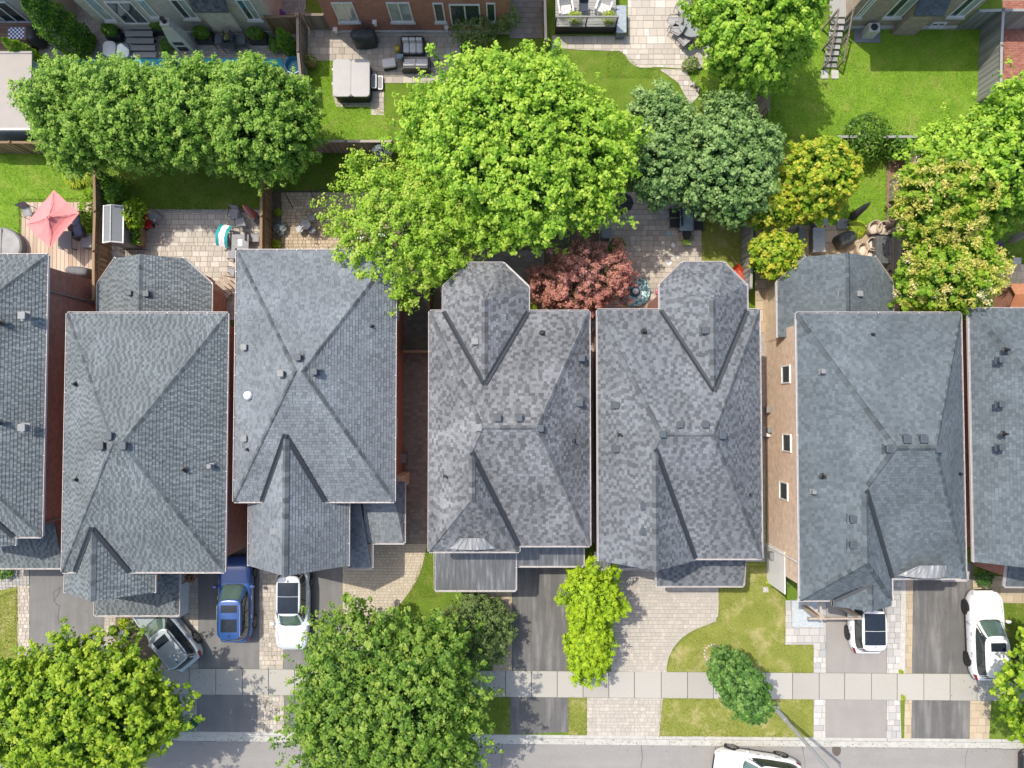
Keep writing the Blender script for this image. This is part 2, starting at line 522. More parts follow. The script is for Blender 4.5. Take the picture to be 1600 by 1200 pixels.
# paving with separate stones -------------------------------------------------
UNIT = {}
def unit_block(mat):
    if mat.name not in UNIT:
        b = MB(); e = .04
        vs = [(-.5, -.5, 0), (.5, -.5, 0), (.5, .5, 0), (-.5, .5, 0), (-.5, -.5, .75), (.5, -.5, .75), (.5, .5, .75), (-.5, .5, .75),
              (-.5 + e, -.5 + e, 1), (.5 - e, -.5 + e, 1), (.5 - e, .5 - e, 1), (-.5 + e, .5 - e, 1)]
        fs = [(8, 9, 10, 11)]
        for k in (0, 4):
            for i in range(4): fs.append((k + i, k + (i + 1) % 4, k + 4 + (i + 1) % 4, k + 4 + i))
        b.add(vs, fs); UNIT[mat.name] = b.mesh('paver', mat)
    return UNIT[mat.name]
def pave(name, poly, pal, label, rows=(.2, .3), widths=(.2, .3, .4), joint=.018, single=True, ang=0.0, z=.0, bed=None, lim=300, stain=.0, rnd=1.0):
    """A paved area: joint bed, whole stones as single parts, cut stones joined."""
    mo = palette('pav_' + pal + '_o', PAL[pal], 'obj', stain=stain); ma = palette('pav_' + pal + '_a', PAL[pal], 'tone', stain=stain)
    b = MB(); b.prism(poly, -.03, z + .012)
    root = tag(b.build(name, bed or M_sand), label, None, kind='structure')
    ca, sa = math.cos(ang), math.sin(ang)
    loc = [(p[0] * ca + p[1] * sa, -p[0] * sa + p[1] * ca) for p in poly]
    if area2(loc) < 0: loc.reverse()
    x0, x1 = min(p[0] for p in loc), max(p[0] for p in loc); y0, y1 = min(p[1] for p in loc), max(p[1] for p in loc)
    whole = []; cut = MB(); y = y0 - random.uniform(0, .1)
    while y < y1:
        h = random.choice(rows); x = x0 - random.uniform(0, .4)
        while x < x1:
            w = random.choice(widths) * random.uniform(.97, 1.03)
            r = [(x + joint / 2, y + joint / 2), (x + w - joint / 2, y + joint / 2), (x + w - joint / 2, y + h - joint / 2), (x + joint / 2, y + h - joint / 2)]
            pc = loc
            for i in range(4):
                pc = clip_poly(pc, r[i], r[(i + 1) % 4])
                if len(pc) < 3: break
            if len(pc) >= 3:
                a = area2(pc); full = (w - joint) * (h - joint)
                if a > full * .985: whole.append((full, x + w / 2, y + h / 2, w - joint, h - joint))
                elif a > .006:
                    cut.prism([(p[0] * ca - p[1] * sa, p[0] * sa + p[1] * ca) for p in pc], z + .0, z + .03 + random.uniform(-.002, .002), tone=random.random())
            x += w
        y += h
    whole.sort(key=lambda q: -q[0] + random.uniform(0, .004))
    for i, (a, cx, cy, w, h) in enumerate(whole):
        wx, wy = cx * ca - cy * sa, cx * sa + cy * ca
        top = .032 + random.uniform(-.004, .004)
        if single and i < lim:
            inst('paver', unit_block(mo), root, (wx, wy, z), ang, (w, h, top))
        else:
            q = [(-w / 2, -h / 2), (w / 2, -h / 2), (w / 2, h / 2), (-w / 2, h / 2)]
            cut.prism([(wx + u * ca - v * sa, wy + u * sa + v * ca) for u, v in q], z, z + top, tone=random.random())
    if cut.f: tag(cut.build('paving_stones', ma, root, attr='tone'), kind='stuff')
    return root
PAL = {
 'beige': [(0, (0.344, 0.305, 0.258)), (.35, (0.404, 0.361, 0.305)), (.7, (0.447, 0.391, 0.323)), (1, (0.499, 0.456, 0.387))],
 'cream': [(0, (0.387, 0.348, 0.301)), (.4, (0.430, 0.391, 0.340)), (.75, (0.482, 0.430, 0.361)), (1, (0.525, 0.499, 0.456))],
 'tan': [(0, (0.361, 0.288, 0.194)), (.5, (0.430, 0.348, 0.241)), (1, (0.473, 0.391, 0.280))],
 'paletan': [(0, (.425, .365, .275)), (.5, (.46, .40, .305)), (1, (.495, .435, .335))],
 'greyp': [(0, (0.284, 0.271, 0.258)), (.5, (0.335, 0.318, 0.297)), (1, (0.378, 0.357, 0.331))],
 'drive': [(0, (.375, .343, .300)), (.4, (.405, .372, .326)), (.8, (.43, .395, .345)), (1, (.475, .428, .368))],
 'ash': [(0, (0.344, 0.335, 0.327)), (.4, (0.421, 0.408, 0.396)), (.75, (0.464, 0.434, 0.396)), (1, (0.499, 0.494, 0.486))],
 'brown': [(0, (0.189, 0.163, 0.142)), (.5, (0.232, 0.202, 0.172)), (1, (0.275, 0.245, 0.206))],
 'brickred': [(0, (0.275, 0.103, 0.073)), (.5, (0.344, 0.138, 0.095)), (1, (0.387, 0.172, 0.120))],
}
def curve(pts, n=6):
    """Catmull-Rom through picture points."""
    out = []
    for i in range(len(pts) - 1):
        p0, p1, p2, p3 = pts[max(i - 1, 0)], pts[i], pts[i + 1], pts[min(i + 2, len(pts) - 1)]
        for k in range(n):
            t = k / n
            out.append(tuple(.5 * (2 * p1[j] + (p2[j] - p0[j]) * t + (2 * p0[j] - 5 * p1[j] + 4 * p2[j] - p3[j]) * t * t + (3 * p1[j] - p0[j] - 3 * p2[j] + p3[j]) * t ** 3) for j in (0, 1)))
    return out + [pts[-1]]
S0 = lambda x: (x, sline0(x) - .5)
S1 = lambda x: (x, sline1(x) + .5)
KK = lambda x: (x, kline(x) - .3)
# ---- narrow side paths between the houses
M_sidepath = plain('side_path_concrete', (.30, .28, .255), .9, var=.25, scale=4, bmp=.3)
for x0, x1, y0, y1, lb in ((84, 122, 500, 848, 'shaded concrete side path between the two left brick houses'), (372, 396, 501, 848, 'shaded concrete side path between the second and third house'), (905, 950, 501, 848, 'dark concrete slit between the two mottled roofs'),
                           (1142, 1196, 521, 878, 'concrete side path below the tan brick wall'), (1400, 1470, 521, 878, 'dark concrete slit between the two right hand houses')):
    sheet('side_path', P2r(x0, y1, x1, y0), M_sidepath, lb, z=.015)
# ---- front driveways, left to right
sheet('asphalt_driveway', P2([(47, 850), (163, 850), (163, sline0(163)), (47, sline0(47))]), M_asphalt_grey, 'worn grey asphalt driveway at the far left with a branching crack')
pave('paver_edging', P2([(28, 915), (46.5, 915), S0(46.5), S0(28)]), 'beige', 'narrow beige paver strip beside the far left asphalt driveway', (.2,), (.2, .25), single=False)
pave('paver_walkway', P2([(-30, 890), (46, 890), (46, 914), (20, 918), (-30, 930)]), 'greyp', 'grey paver path in shade at the far left house front', (.16,), (.2,), single=False)
pave('paver_edging', P2([(163.5, 950), (181, 950), S0(181), S0(163.5)]), 'beige', 'beige paver strip between the left driveway and the planting bed', (.2,), (.2, .25), single=False)
sheet('planting_bed', P2([(181, 940), (262, 940), (262, 990), (240, 1030), (181, 1030)]), M_soil, 'dark soil planting bed beside the silver car')
pave('paver_walkway', P2([(262, 880), (310, 880), S0(310), S0(250), (262, 1000)]), 'beige', 'beige paver walk beside the blue car driveway', (.3,), (.3, .4), single=False)
sheet('asphalt_driveway', P2([(310, 850), (405, 850), S0(405), S0(310)]), M_asphalt_grey, 'dark grey asphalt driveway under the blue car')
pave('paver_edging', P2([(405.5, 880), (443, 880), S0(443), S0(405.5)]), 'beige', 'beige paver band between the blue car and the white car driveways', (.25,), (.2, .3, .4), single=False)
sheet('asphalt_driveway', P2([(443.5, 850), (535, 850), S0(535), S0(443.5)]), M_asphalt_grey, 'smooth grey asphalt driveway under the white car with the glass roof')
pave('paver_walkway', P2([(535.5, 850), (622, 850), (668, 850)] + curve([(661, 880), (652, 905), (632, 935), (600, 975), (575, 1010), (565, 1040)], 4) + [S0(562), S0(535.5)]), 'paletan', 'pale sandy paver walk curving from the brick house to the street', (.16,), (.2, .25), lim=300, bed=M_sandpale, joint=.016)
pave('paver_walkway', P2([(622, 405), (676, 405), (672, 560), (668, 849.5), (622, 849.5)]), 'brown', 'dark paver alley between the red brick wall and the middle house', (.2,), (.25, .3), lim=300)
pave('paver_walkway', P2([(735, 915), (800, 900), (800, sline0(800)), (770, sline0(770)), (770, 965), (735, 950)]), 'tan', 'sandy paver strip in front of the metal porch roof', (.2,), (.25, .3), single=False)
sheet('asphalt_driveway', P2([(800.5, 850), (886, 850), S0(886), S0(800.5)]), M_asphalt_dark, 'streaked dark asphalt driveway beside the pair of lime green cedars')
edge = curve([(1122, 880), (1122, 960), (1112, 973), (1085, 984), (1062, 1000), (1047, 1022), (1042, 1040), (1041.5, sline0(1041))], 5)
pave('paver_driveway', P2([(955, 880)] + edge + [S0(955)]), 'drive', 'wide pinkish beige paver driveway with a curved lawn edge', (.16, .22), (.16, .24, .3), lim=300, bed=M_sandpale, joint=.016)
pave('paver_walkway', P2([(1227, 938), (1290, 938), S0(1290), S0(1271), (1271, 1007), (1227, 1007)]), 'ash', 'pale grey stone walk leading to the white porch step', (.3, .4), (.3, .4, .55))
sheet('asphalt_driveway', P2([(1290.5, 880), (1385, 880), S0(1385), S0(1290.5)]), M_asphalt_warm, 'pale warm grey asphalt driveway under the half hidden white car')
pave('paver_edging', P2([(1385.5, 880), (1408, 880), S0(1405), S0(1385.5)]), 'ash', 'light stone strip between the two right hand driveways', (.3, .4), (.3, .4))
sheet('gravel_strip', P2([(1408.3, 900), (1416, 900), S0(1414), S0(1405.3)]), plain('gravel', (.48, .45, .42), .9, var=.4, scale=25, bmp=.8), 'strip of pale pebbles beside the right hand driveways')
pave('paver_edging', P2([(1416.3, 895), (1426.5, 895), S0(1424.5), S0(1414.3)]), 'tan', 'single tan paver row edging the dark right hand driveway', (.4,), (.4,))
sheet('asphalt_driveway', P2([(1427, 880), (1520, 880), S0(1515), S0(1425)]), M_asphalt_dark, 'dark mottled asphalt driveway beside the white car at the right')
pave('paver_walkway', P2([(1520.5, 900), (1640, 900), (1640, 942), (1560, 942), (1550, 1000), S0(1550), S0(1515.5)]), 'tan', 'tan paver walk beside the right hand white car', (.4,), (.4, .5), single=False)
# ---- boulevard pieces between sidewalk and kerb
pave('driveway_apron', P2([S1(280), S1(308), KK(308), (288, kline(288) - 8)]), 'greyp', 'small grey paver apron corner beside the dark green cover', (.3,), (.3, .4), single=False)
sheet('asphalt_apron', P2([S1(308.5), S1(402), KK(402), KK(308.5)]), M_asphalt_grey, 'grey asphalt apron in line with the blue car')
pave('driveway_apron', P2([S1(402.5), S1(444), KK(444), KK(402.5)]), 'beige', 'beige paver apron strip left of the big street maple', (.25,), (.2, .3), single=False)
sheet('asphalt_apron', P2([S1(444.5), S1(535), KK(535), KK(444.5)]), M_asphalt_grey, 'grey asphalt apron under the big street maple')
sheet('asphalt_apron', P2([S1(797), S1(888), (888, kline(888) - 5), KK(797)]), M_asphalt_dark, 'whitened dark asphalt apron between two grass strips')
pave('driveway_apron', P2([S1(917), S1(1036), KK(1030), KK(917)]), 'drive', 'pinkish beige paver apron below the wide paver driveway', (.16, .22), (.16, .24, .3), lim=250, bed=M_sandpale, joint=.018)
pave('driveway_apron', P2([S1(1271), S1(1289.5), KK(1289.5), KK(1271)]), 'ash', 'narrow pale stone strip right of the lamp post grass', (.3, .4), (.3, .5))
sheet('asphalt_apron', P2([S1(1290), S1(1385), KK(1384), KK(1290)]), M_asphalt_warm, 'warm grey asphalt apron right of the lamp post')
pave('driveway_apron', P2([S1(1385.5), S1(1406), KK(1408), KK(1384.5)]), 'ash', 'pale stone apron strip between the right hand aprons', (.3, .4), (.3, .4))
pave('driveway_apron', P2([S1(1413.5), S1(1424.5), KK(1423.5), KK(1412.5)]), 'tan', 'tan paver row left of the darkest apron', (.4,), (.4,))
sheet('asphalt_apron', P2([S1(1425), S1(1515), KK(1514), KK(1424)]), M_asphalt_dark, 'darkest asphalt apron at the right of the street')
pave('driveway_apron', P2([S1(1515.5), S1(1548), KK(1545), KK(1514.5)]), 'tan', 'tan paver apron beside the tree at the right edge', (.4,), (.4, .5))
for pts in ([(85, 925), (84, 940), (92, 948), (90, 960), (93, 975)], [(84, 925), (95, 918), (90, 932), (84, 940)]):
    ground_line(pts, .05, .022, 'driveway_crack', None, jit=.05)
for o in [q for q in COL.objects if q.name.startswith('driveway_crack')]: tag(o, 'branching crack in the far left driveway', None, kind='structure')
# ---- back yards
sheet('lawn', P2([(-60, 235), (146, 235), (146, 310), (30, 312), (30, 372), (-60, 372)]), M_lawnfresh, 'bright lawn beside the pink parasol deck')
pave('paver_walkway', P2([(-40, 371), (31, 371), (31, 410), (-40, 410)]), 'cream', 'pale paving between the lawn and the round hot tub cover', (.4,), (.4,), single=False)
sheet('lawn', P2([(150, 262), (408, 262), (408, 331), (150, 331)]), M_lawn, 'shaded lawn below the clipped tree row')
pave('patio', P2([(157, 333), (411, 333), (411, 500), (157, 500)]), 'cream', 'pale stone patio with the teal towel chair', (.2, .3, .3), (.2, .3, .4, .5), lim=300, stain=.25)
pave('paver_edging', P2([(230, 327), (411, 327), (411, 332.6), (230, 332.6)]), 'greyp', 'grey paver border between the shaded lawn and the pale patio', (.25,), (.4,), single=False)
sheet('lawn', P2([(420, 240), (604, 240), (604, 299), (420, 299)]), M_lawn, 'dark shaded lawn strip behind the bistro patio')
pave('patio', P2([(440, 300), (604, 300), (604, 400), (440, 400)]), 'tan', 'sandy cobbled patio with the iron bistro set', (.17, .22), (.17, .25, .3), lim=300, bed=M_sanddark)
sheet('planting_bed', P2([(414, 300), (439, 300), (439, 400), (414, 400)]), M_soil, 'narrow dark planting bed along the fence by the bistro patio')
sheet('planting_bed', P2([(604.5, 300), (850, 300), (850, 390.5), (604.5, 390.5)]), M_soil, 'dark bare soil under the big lime green maple')
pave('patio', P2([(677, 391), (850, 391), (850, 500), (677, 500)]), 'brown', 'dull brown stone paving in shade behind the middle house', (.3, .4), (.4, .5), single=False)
pave('patio', P2([(936, 300), (1096, 300), (1096, 500), (936, 500)]), 'beige', 'beige slab patio with chalk marks and a glass table', (.3,), (.3, .4), lim=300, stain=.2, joint=.018)
sheet('lawn', P2([(1096.5, 310), (1168, 310), (1168, 440), (1096.5, 440)]), M_lawndry, 'small patchy lawn beside the glass table patio')
sheet('planting_bed', P2([(851, 300), (935.5, 300), (935.5, 500), (851, 500)]), M_soil, 'dark planting bed under the red smoke bush')
pave('patio', P2([(1180, 352), (1408, 352), (1408, 520), (1180, 520)]), 'tan', 'tan flagstone patio with wicker chairs', (.5, .7), (.5, .7, .9), lim=200, joint=.03)
sheet('lawn', P2([(1240, 235), (1384, 235), (1384, 351.5), (1240, 351.5)]), M_lawnfresh, 'narrow striped lawn above the wicker chairs')
sheet('planting_bed', P2([(1384.5, 220), (1424, 220), (1424, 351.5), (1384.5, 351.5)]), M_mulch, 'brown mulch bed along the fence with hostas')
sheet('planting_bed', P2([(1408.5, 352), (1440, 352), (1440, 520), (1408.5, 520)]), M_soil, 'dark soil bed right of the covered table')
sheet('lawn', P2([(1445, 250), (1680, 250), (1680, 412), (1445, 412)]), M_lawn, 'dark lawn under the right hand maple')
pave('patio', P2([(1545, 413), (1680, 413), (1680, 450), (1545, 450)]), 'tan', 'small tan patio at the right edge behind the flowering tree', (.5,), (.5, .7), single=False)
# rear row yards
pave('patio', P2([(60, -20), (478, -20), (478, 150), (60, 150)]), 'greyp', 'grey paver terrace behind the pale stone house', (.15,), (.15, .2), single=False, bed=M_sanddark)
pave('patio', P2([(481, 30), (720, 30), (720, 130), (600, 130), (600, 180), (580, 180), (576, 95), (481, 95)]), 'beige', 'pale stone patio around the hot tub', (.3, .4), (.3, .4, .55), lim=300)
pave('hot_tub_pad', P2([(519, 147), (582, 147), (580, 167), (526, 167)]), 'beige', 'paver pad peeking out below the hot tub', (.2,), (.25,), single=False, z=.002)
sheet('lawn', P2([(481, 95.5), (575.5, 95.5), (580, 168), (610, 181), (610, 222), (481, 222)]), M_lawnfresh, 'sunny lawn around the hot tub')
edge2 = curve([(1030, 105), (1000, 106), (985, 98), (973, 83), (967, 80)], 5)
pave('patio', P2([(981, -40), (1120, -40), (1120, 108), (1072, 108)] + edge2 + [(900, 78), (862, 74), (862, 56), (981, 56)]), 'cream', 'pale cream stone patio with the round mesh table', (.3, .45), (.3, .45, .6), lim=300)
pave('paver_walkway', P2([(1030, 108.5), (1071, 108.5), (1092, 150), (1078, 165), (1060, 130)]), 'cream', 'narrow cream paver path running to the blue green tree', (.3,), (.3, .4), single=False)
sheet('lawn', P2([(1072, 109), (1135, 109), (1125, 140), (1095, 148)]), M_lawnfresh, 'small vivid lawn wedge beside the cream path')
sheet('lawn', P2([(1200, 40), (1538, 40), (1538, 214), (1200, 214)]), M_lawnfresh, 'large bright lawn at the top right')
pave('patio', P2([(1566, 0), (1700, 0), (1700, 125), (1566, 125)]), 'brickred', 'red brick patio in the top right corner', (.1,), (.2,), single=False)
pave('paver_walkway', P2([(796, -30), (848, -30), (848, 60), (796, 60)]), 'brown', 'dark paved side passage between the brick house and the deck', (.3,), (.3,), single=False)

# lawn blades: real grass that nobody could count
def blades(poly, n, seed, hgt=.06):
    r = np.random.default_rng(seed)
    P = np.array(poly); x0, y0 = P.min(0); x1, y1 = P.max(0)
    pts = r.uniform((x0, y0), (x1, y1), (n, 2))
    ins = np.zeros(n, bool); m = len(P)
    for i in range(m):
        a, b = P[i], P[(i + 1) % m]
        if a[1] == b[1]: continue
        c = ((a[1] > pts[:, 1]) != (b[1] > pts[:, 1])) & (pts[:, 0] < (b[0] - a[0]) * (pts[:, 1] - a[1]) / (b[1] - a[1]) + a[0])
        ins ^= c
    pts = [pts[ins]]
    for i in range(m):                     # ragged tufts over the lawn edge
        a, b = P[i], P[(i + 1) % m]; q = int(np.linalg.norm(b - a) * 70)
        pts.append(a + (b - a) * r.uniform(0, 1, (q, 1)) + r.normal(0, .045, (q, 2)))
    pts = np.concatenate(pts); k = len(pts)
    th = r.uniform(0, 6.283, k); ln = r.uniform(.5, 1.3, k) * hgt; w = .012
    base_ = np.c_[pts, np.full(k, .02)]
    d = np.c_[np.cos(th), np.sin(th), np.zeros(k)]; s = np.c_[-np.sin(th), np.cos(th), np.zeros(k)]
    v = np.stack([base_ - s * w, base_ + s * w, base_ + d * (ln * .8)[:, None] + np.c_[np.zeros((k, 2)), ln]], 1).reshape(-1, 3)
    return v, r.uniform(0, 1, k)
def raw_mesh(name, v, nper, mat, tone=None):
    me = bpy.data.meshes.new(name); nv = len(v); nf = nv // nper
    me.vertices.add(nv); me.vertices.foreach_set('co', np.asarray(v, np.float32).ravel())
    me.loops.add(nv); me.loops.foreach_set('vertex_index', np.arange(nv, dtype=np.int32))
    me.polygons.add(nf); me.polygons.foreach_set('loop_start', np.arange(0, nv, nper, dtype=np.int32))
    if tone is not None:
        a = me.attributes.new('tone', 'FLOAT', 'FACE'); a.data.foreach_set('value', np.asarray(tone, np.float32))
    me.materials.append(mat); me.update(calc_edges=True)
    return me
LAWNS = [
 ('bright', M_lawnfresh, [[(-30, 240), (146, 240), (146, 310), (30, 312), (30, 370), (-30, 370)], [(481, 96), (575, 96), (580, 168), (608, 181), (608, 220), (481, 220)],
   [(1205, 45), (1535, 45), (1535, 212), (1205, 212)], [(1320, 240), (1384, 240), (1384, 351), (1320, 351)], [(1074, 110), (1133, 110), (1123, 139), (1097, 146)], [(950, 82), (970, 82), (1000, 107), (1030, 107), (1030, 120), (950, 120)]]),
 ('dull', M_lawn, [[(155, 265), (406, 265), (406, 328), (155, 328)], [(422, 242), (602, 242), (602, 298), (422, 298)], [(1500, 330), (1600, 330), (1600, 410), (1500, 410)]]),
 ('front', M_lawndry, [[(1044, 1040), (1050, 1020), (1064, 1002), (1086, 986), (1113, 975), (1124, 962), (1124, 885), (1225, 885), (1225, 1009), (1269, 1009), (1269, 1050), (1044, 1044)],
   [(1032, 1092), (1269, 1095), (1269, 1150), (1030, 1149)], [(889, 1090), (916, 1090), (916, 1147), (889, 1147)], [(745, 1089), (796, 1089), (796, 1146), (745, 1146)],
   [(0, 932), (27, 920), (27, 1040), (0, 1040)], [(664, 860), (690, 860), (690, 930), (640, 935)], [(1552, 945), (1600, 945), (1600, 1050), (1552, 1050)], [(1098, 320), (1166, 320), (1166, 420), (1098, 420)],
   [(200, 1088), (278, 1088), (287, 1135), (200, 1138)]])]
for nm, mt, polys in LAWNS:
    VV = []; TT = []
    for i, p in enumerate(polys):
        w = P2(p); v, t_ = blades(w, int(abs(area2(w)) * 420) + 50, i * 7 + 3); VV.append(v); TT.append(t_)
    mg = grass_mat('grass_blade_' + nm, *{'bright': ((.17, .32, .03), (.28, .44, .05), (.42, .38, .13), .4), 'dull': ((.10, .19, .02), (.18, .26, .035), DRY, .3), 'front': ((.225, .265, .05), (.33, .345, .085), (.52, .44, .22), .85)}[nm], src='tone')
    o = bpy.data.objects.new('grass', raw_mesh('grass', np.concatenate(VV), 3, mg, np.concatenate(TT))); COL.objects.link(o)
    tag(o, {'bright': 'fresh green lawn grass in the sunny back yards', 'dull': 'dull shaded grass in the middle back yards', 'front': 'drying yellow green grass of the front lawns'}[nm], 'grass', kind='stuff')
# front lawn soil tones: drier sheets over the ground
for pl, lb in (([(1042, sline0(1042) - .6), (1048, 1022), (1063, 1001), (1086, 985), (1113, 974), (1123, 961), (1123, 880), (1226.5, 880), (1226.5, 1007.6), (1270.5, 1007.6), (1270.5, sline0(1270) - .6)], 'drying front lawn with a ring of small stones'),
               ([(1036.5, sline1(1036) + .6), (1270.5, sline1(1270) + .6), (1270.5, kline(1270) - .4), (1031, kline(1031) - .4)], 'drying grass strip around the lamp post'),
               ([(888.5, sline1(888) + .6), (916.5, sline1(916) + .6), (916.5, kline(916) - .4), (888.5, kline(888) - .4)], 'narrow dry grass strip left of the paver apron'),
               ([(-40, 925), (27.5, 915), (27.5, sline0(27) - .6), (-40, sline0(-40) - .6)], 'small front lawn corner at the far left')):
    sheet('lawn', P2(pl), M_lawndry, lb, z=.012)
# ================================================================ HOUSES
E = 5.6
M_white = plain('white_trim', (.78, .77, .75), .5, var=.05, scale=3)
M_pinkwhite = plain('gutter_metal', (.55, .52, .51), .42, var=.07, scale=5)
M_flash = plain('valley_metal', (.032, .037, .044), .55, metal=.1, var=.12, scale=5)
M_ventdark = plain('vent_dark', (.06, .072, .085), .55, var=.2, scale=8)
M_ventgrey = plain('vent_grey', (.2, .205, .21), .55, var=.15, scale=8)
M_pipe = plain('pipe_black', (.02, .02, .022), .6)
M_glass = glass_mat('window_glass', (.035, .055, .06))
M_glasslight = glass_mat('window_glass_blind', (.34, .39, .38), .15)
M_concw = plain('window_sill_stone', (.52, .52, .50), .8, var=.1)
SH = {
 'green': shingle_mat('shingle_greygreen', (0.092, 0.105, 0.112), (0.138, 0.157, 0.164), (0.177, 0.200, 0.210)),
 'light': shingle_mat('shingle_pale', (0.114, 0.127, 0.137), (0.157, 0.174, 0.189), (0.189, 0.208, 0.225)),
 'mottle': shingle_mat('shingle_mottled', (0.091, 0.095, 0.100), (0.152, 0.157, 0.166), (0.194, 0.199, 0.210), .34),  # stronger pale patches: ageing plus sheen painted into the colour
 'mottle2': shingle_mat('shingle_mottled_dark', (0.084, 0.091, 0.099), (0.135, 0.144, 0.157), (0.175, 0.187, 0.202)),
 'blue': shingle_mat('shingle_bluegrey', (0.079, 0.096, 0.106), (0.103, 0.123, 0.137), (0.132, 0.155, 0.171)),
}
STYLE = {  # course height, tab widths, share of dark tabs, dark tone, light tone range
 'green': (.145, (.11, .13, .15), .45, (.0, .25), (.55, .95)),
 'light': (.145, (.18, .24, .30), .28, (.1, .4), (.5, .95)),
 'mottle': (.15, (.16, .22, .28), .42, (.0, .3), (.5, .98)),
 'mottle2': (.15, (.16, .22, .28), .46, (.0, .3), (.5, .98)),
 'blue': (.145, (.16, .22, .3), .35, (.1, .4), (.45, .9)),
}
def plane_frame(pts):
    n = Vector((0, 0, 0)); k = len(pts)
    for i in range(k): n += pts[i].cross(pts[(i + 1) % k])
    n.normalize()
    if n.z < 0: n = -n
    e = Vector((0, 0, 1)).cross(n)
    if e.length < 1e-4: e = Vector((1, 0, 0))
    e.normalize()
    return n, e, n.cross(e)          # v points up the slope
def shingle_roof(house, planes, style, name='roof', thick=.16):
    """Roof deck with every shingle tab laid on it; returns the deck."""
    course, tabs, pdark, dk_, lt_ = STYLE[style]
    deck = MB(); sh = MB()
    for pts in planes:
        pts = [Vector(p) for p in pts]
        deck.slab(pts, thick)
        n, e, v = plane_frame(pts); o = pts[0]
        q = [((p - o).dot(e), (p - o).dot(v)) for p in pts]
        if area2(q) < 0: q.reverse()
        u0, u1 = min(p[0] for p in q), max(p[0] for p in q); v0, v1 = min(p[1] for p in q), max(p[1] for p in q)
        y = v0; row = 0
        while y < v1:
            x = u0 - random.uniform(0, .3); row += 1; dark = random.random() < .4
            band = clip_poly(clip_poly(q, (u0 - 1, y), (u1 + 1, y)), (u1 + 1, y + course), (u0 - 1, y + course))
            if len(band) >= 3:
                bx1 = max(p[0] for p in band); bx0 = min(p[0] for p in band)
                while x < bx1:
                    w = random.choice(tabs) * random.uniform(.85, 1.15)
                    if x + w > bx0:
                        pc = clip_poly(clip_poly(band, (x + w - .006, y), (x + w - .006, y + 1)), (x + .006, y + 1), (x + .006, y))
                        if len(pc) >= 3 and area2(pc) > .0004:
                            hgt = random.uniform(.014, .03); dark = (not dark) and random.random() < pdark * 1.6; tn = random.uniform(*(dk_ if dark else lt_))
                            P3 = [o + e * a + v * b + n * (.004 + hgt * max(0, 1 - (b - y) / course)) for a, b in pc]
                            sh.add(P3, [tuple(range(len(P3)))], tn)
                            lo = sorted([p for p in pc if abs(p[1] - y) < 1e-5], key=lambda p: p[0])
                            if len(lo) >= 2:
                                a, b = lo[0], lo[-1]
                                A = o + e * a[0] + v * a[1]; B = o + e * b[0] + v * b[1]
                                sh.add([A, B, B + n * (.004 + hgt), A + n * (.004 + hgt)], [(0, 1, 2, 3)], tn * .9)
                    x += w
            y += course
    d = deck.build(name, plain('roof_deck', (.12, .12, .13), .9), house, world=True)
    s = sh.build('shingles', SH[style], d, world=True, attr='tone')
    tag(s, kind='stuff')
    return d
CAPM = {}
def caps(roof, a, b, style, step=.235, w=.30):
    """Cap shingles along a hip or ridge, one by one."""
    a, b = Vector(a), Vector(b)
    if b.z > a.z: a, b = b, a
    a, b = b, a                       # from low to high
    d = b - a; ln = d.length; d.normalize()
    key = style
    if key not in CAPM:
        ms = palette('cap_' + style, [(0, mul(CAPC[style], .65)), (.5, CAPC[style]), (1, mul(CAPC[style], 1.4))], 'obj', .85, 60, .15)
        m = MB(); L2, W2, s = .15, w / 2, .095
        m.add([(-L2, -W2, -s), (-L2, 0, .04), (-L2, W2, -s), (L2, -W2, -s), (L2, 0, .018), (L2, W2, -s), (-L2, -W2, -s - .03), (-L2, W2, -s - .03)],
              [(0, 3, 4, 1), (1, 4, 5, 2), (6, 0, 1, 2, 7)])
        CAPM[key] = m.mesh('ridge_cap', ms)
    off = base(roof); k = max(1, int(ln / step))
    yaw = math.atan2(d.y, d.x); pitch = -math.asin(d.z)
    for i in range(k):
        p = a + d * (ln * (i + .5) / k) + Vector((0, 0, .03)) - off
        inst('ridge_cap', CAPM[key], roof, p, rot=(random.uniform(-.02, .02), pitch, yaw + random.uniform(-.02, .02)))
CAPC = {'green': (0.105, 0.119, 0.126), 'light': (0.102, 0.113, 0.122), 'mottle': (0.121, 0.126, 0.133), 'mottle2': (0.109, 0.118, 0.126), 'blue': (0.082, 0.097, 0.106)}
def valley(roof, a, b, w=.22):
    a, b = Vector(a), Vector(b); d = (b - a); d.normalize(); s = Vector((-d.y, d.x, 0)).normalized() * (w / 2); up = Vector((0, 0, .05))
    up = Vector((0, 0, .13)); m = MB(); m.add([a + s + up, a - s + up, b - s + up, b + s + up, a + up * .5, b + up * .5], [(4, 1, 2, 5), (0, 4, 5, 3)])
    m.build('valley_flashing', M_flash, roof, world=True)
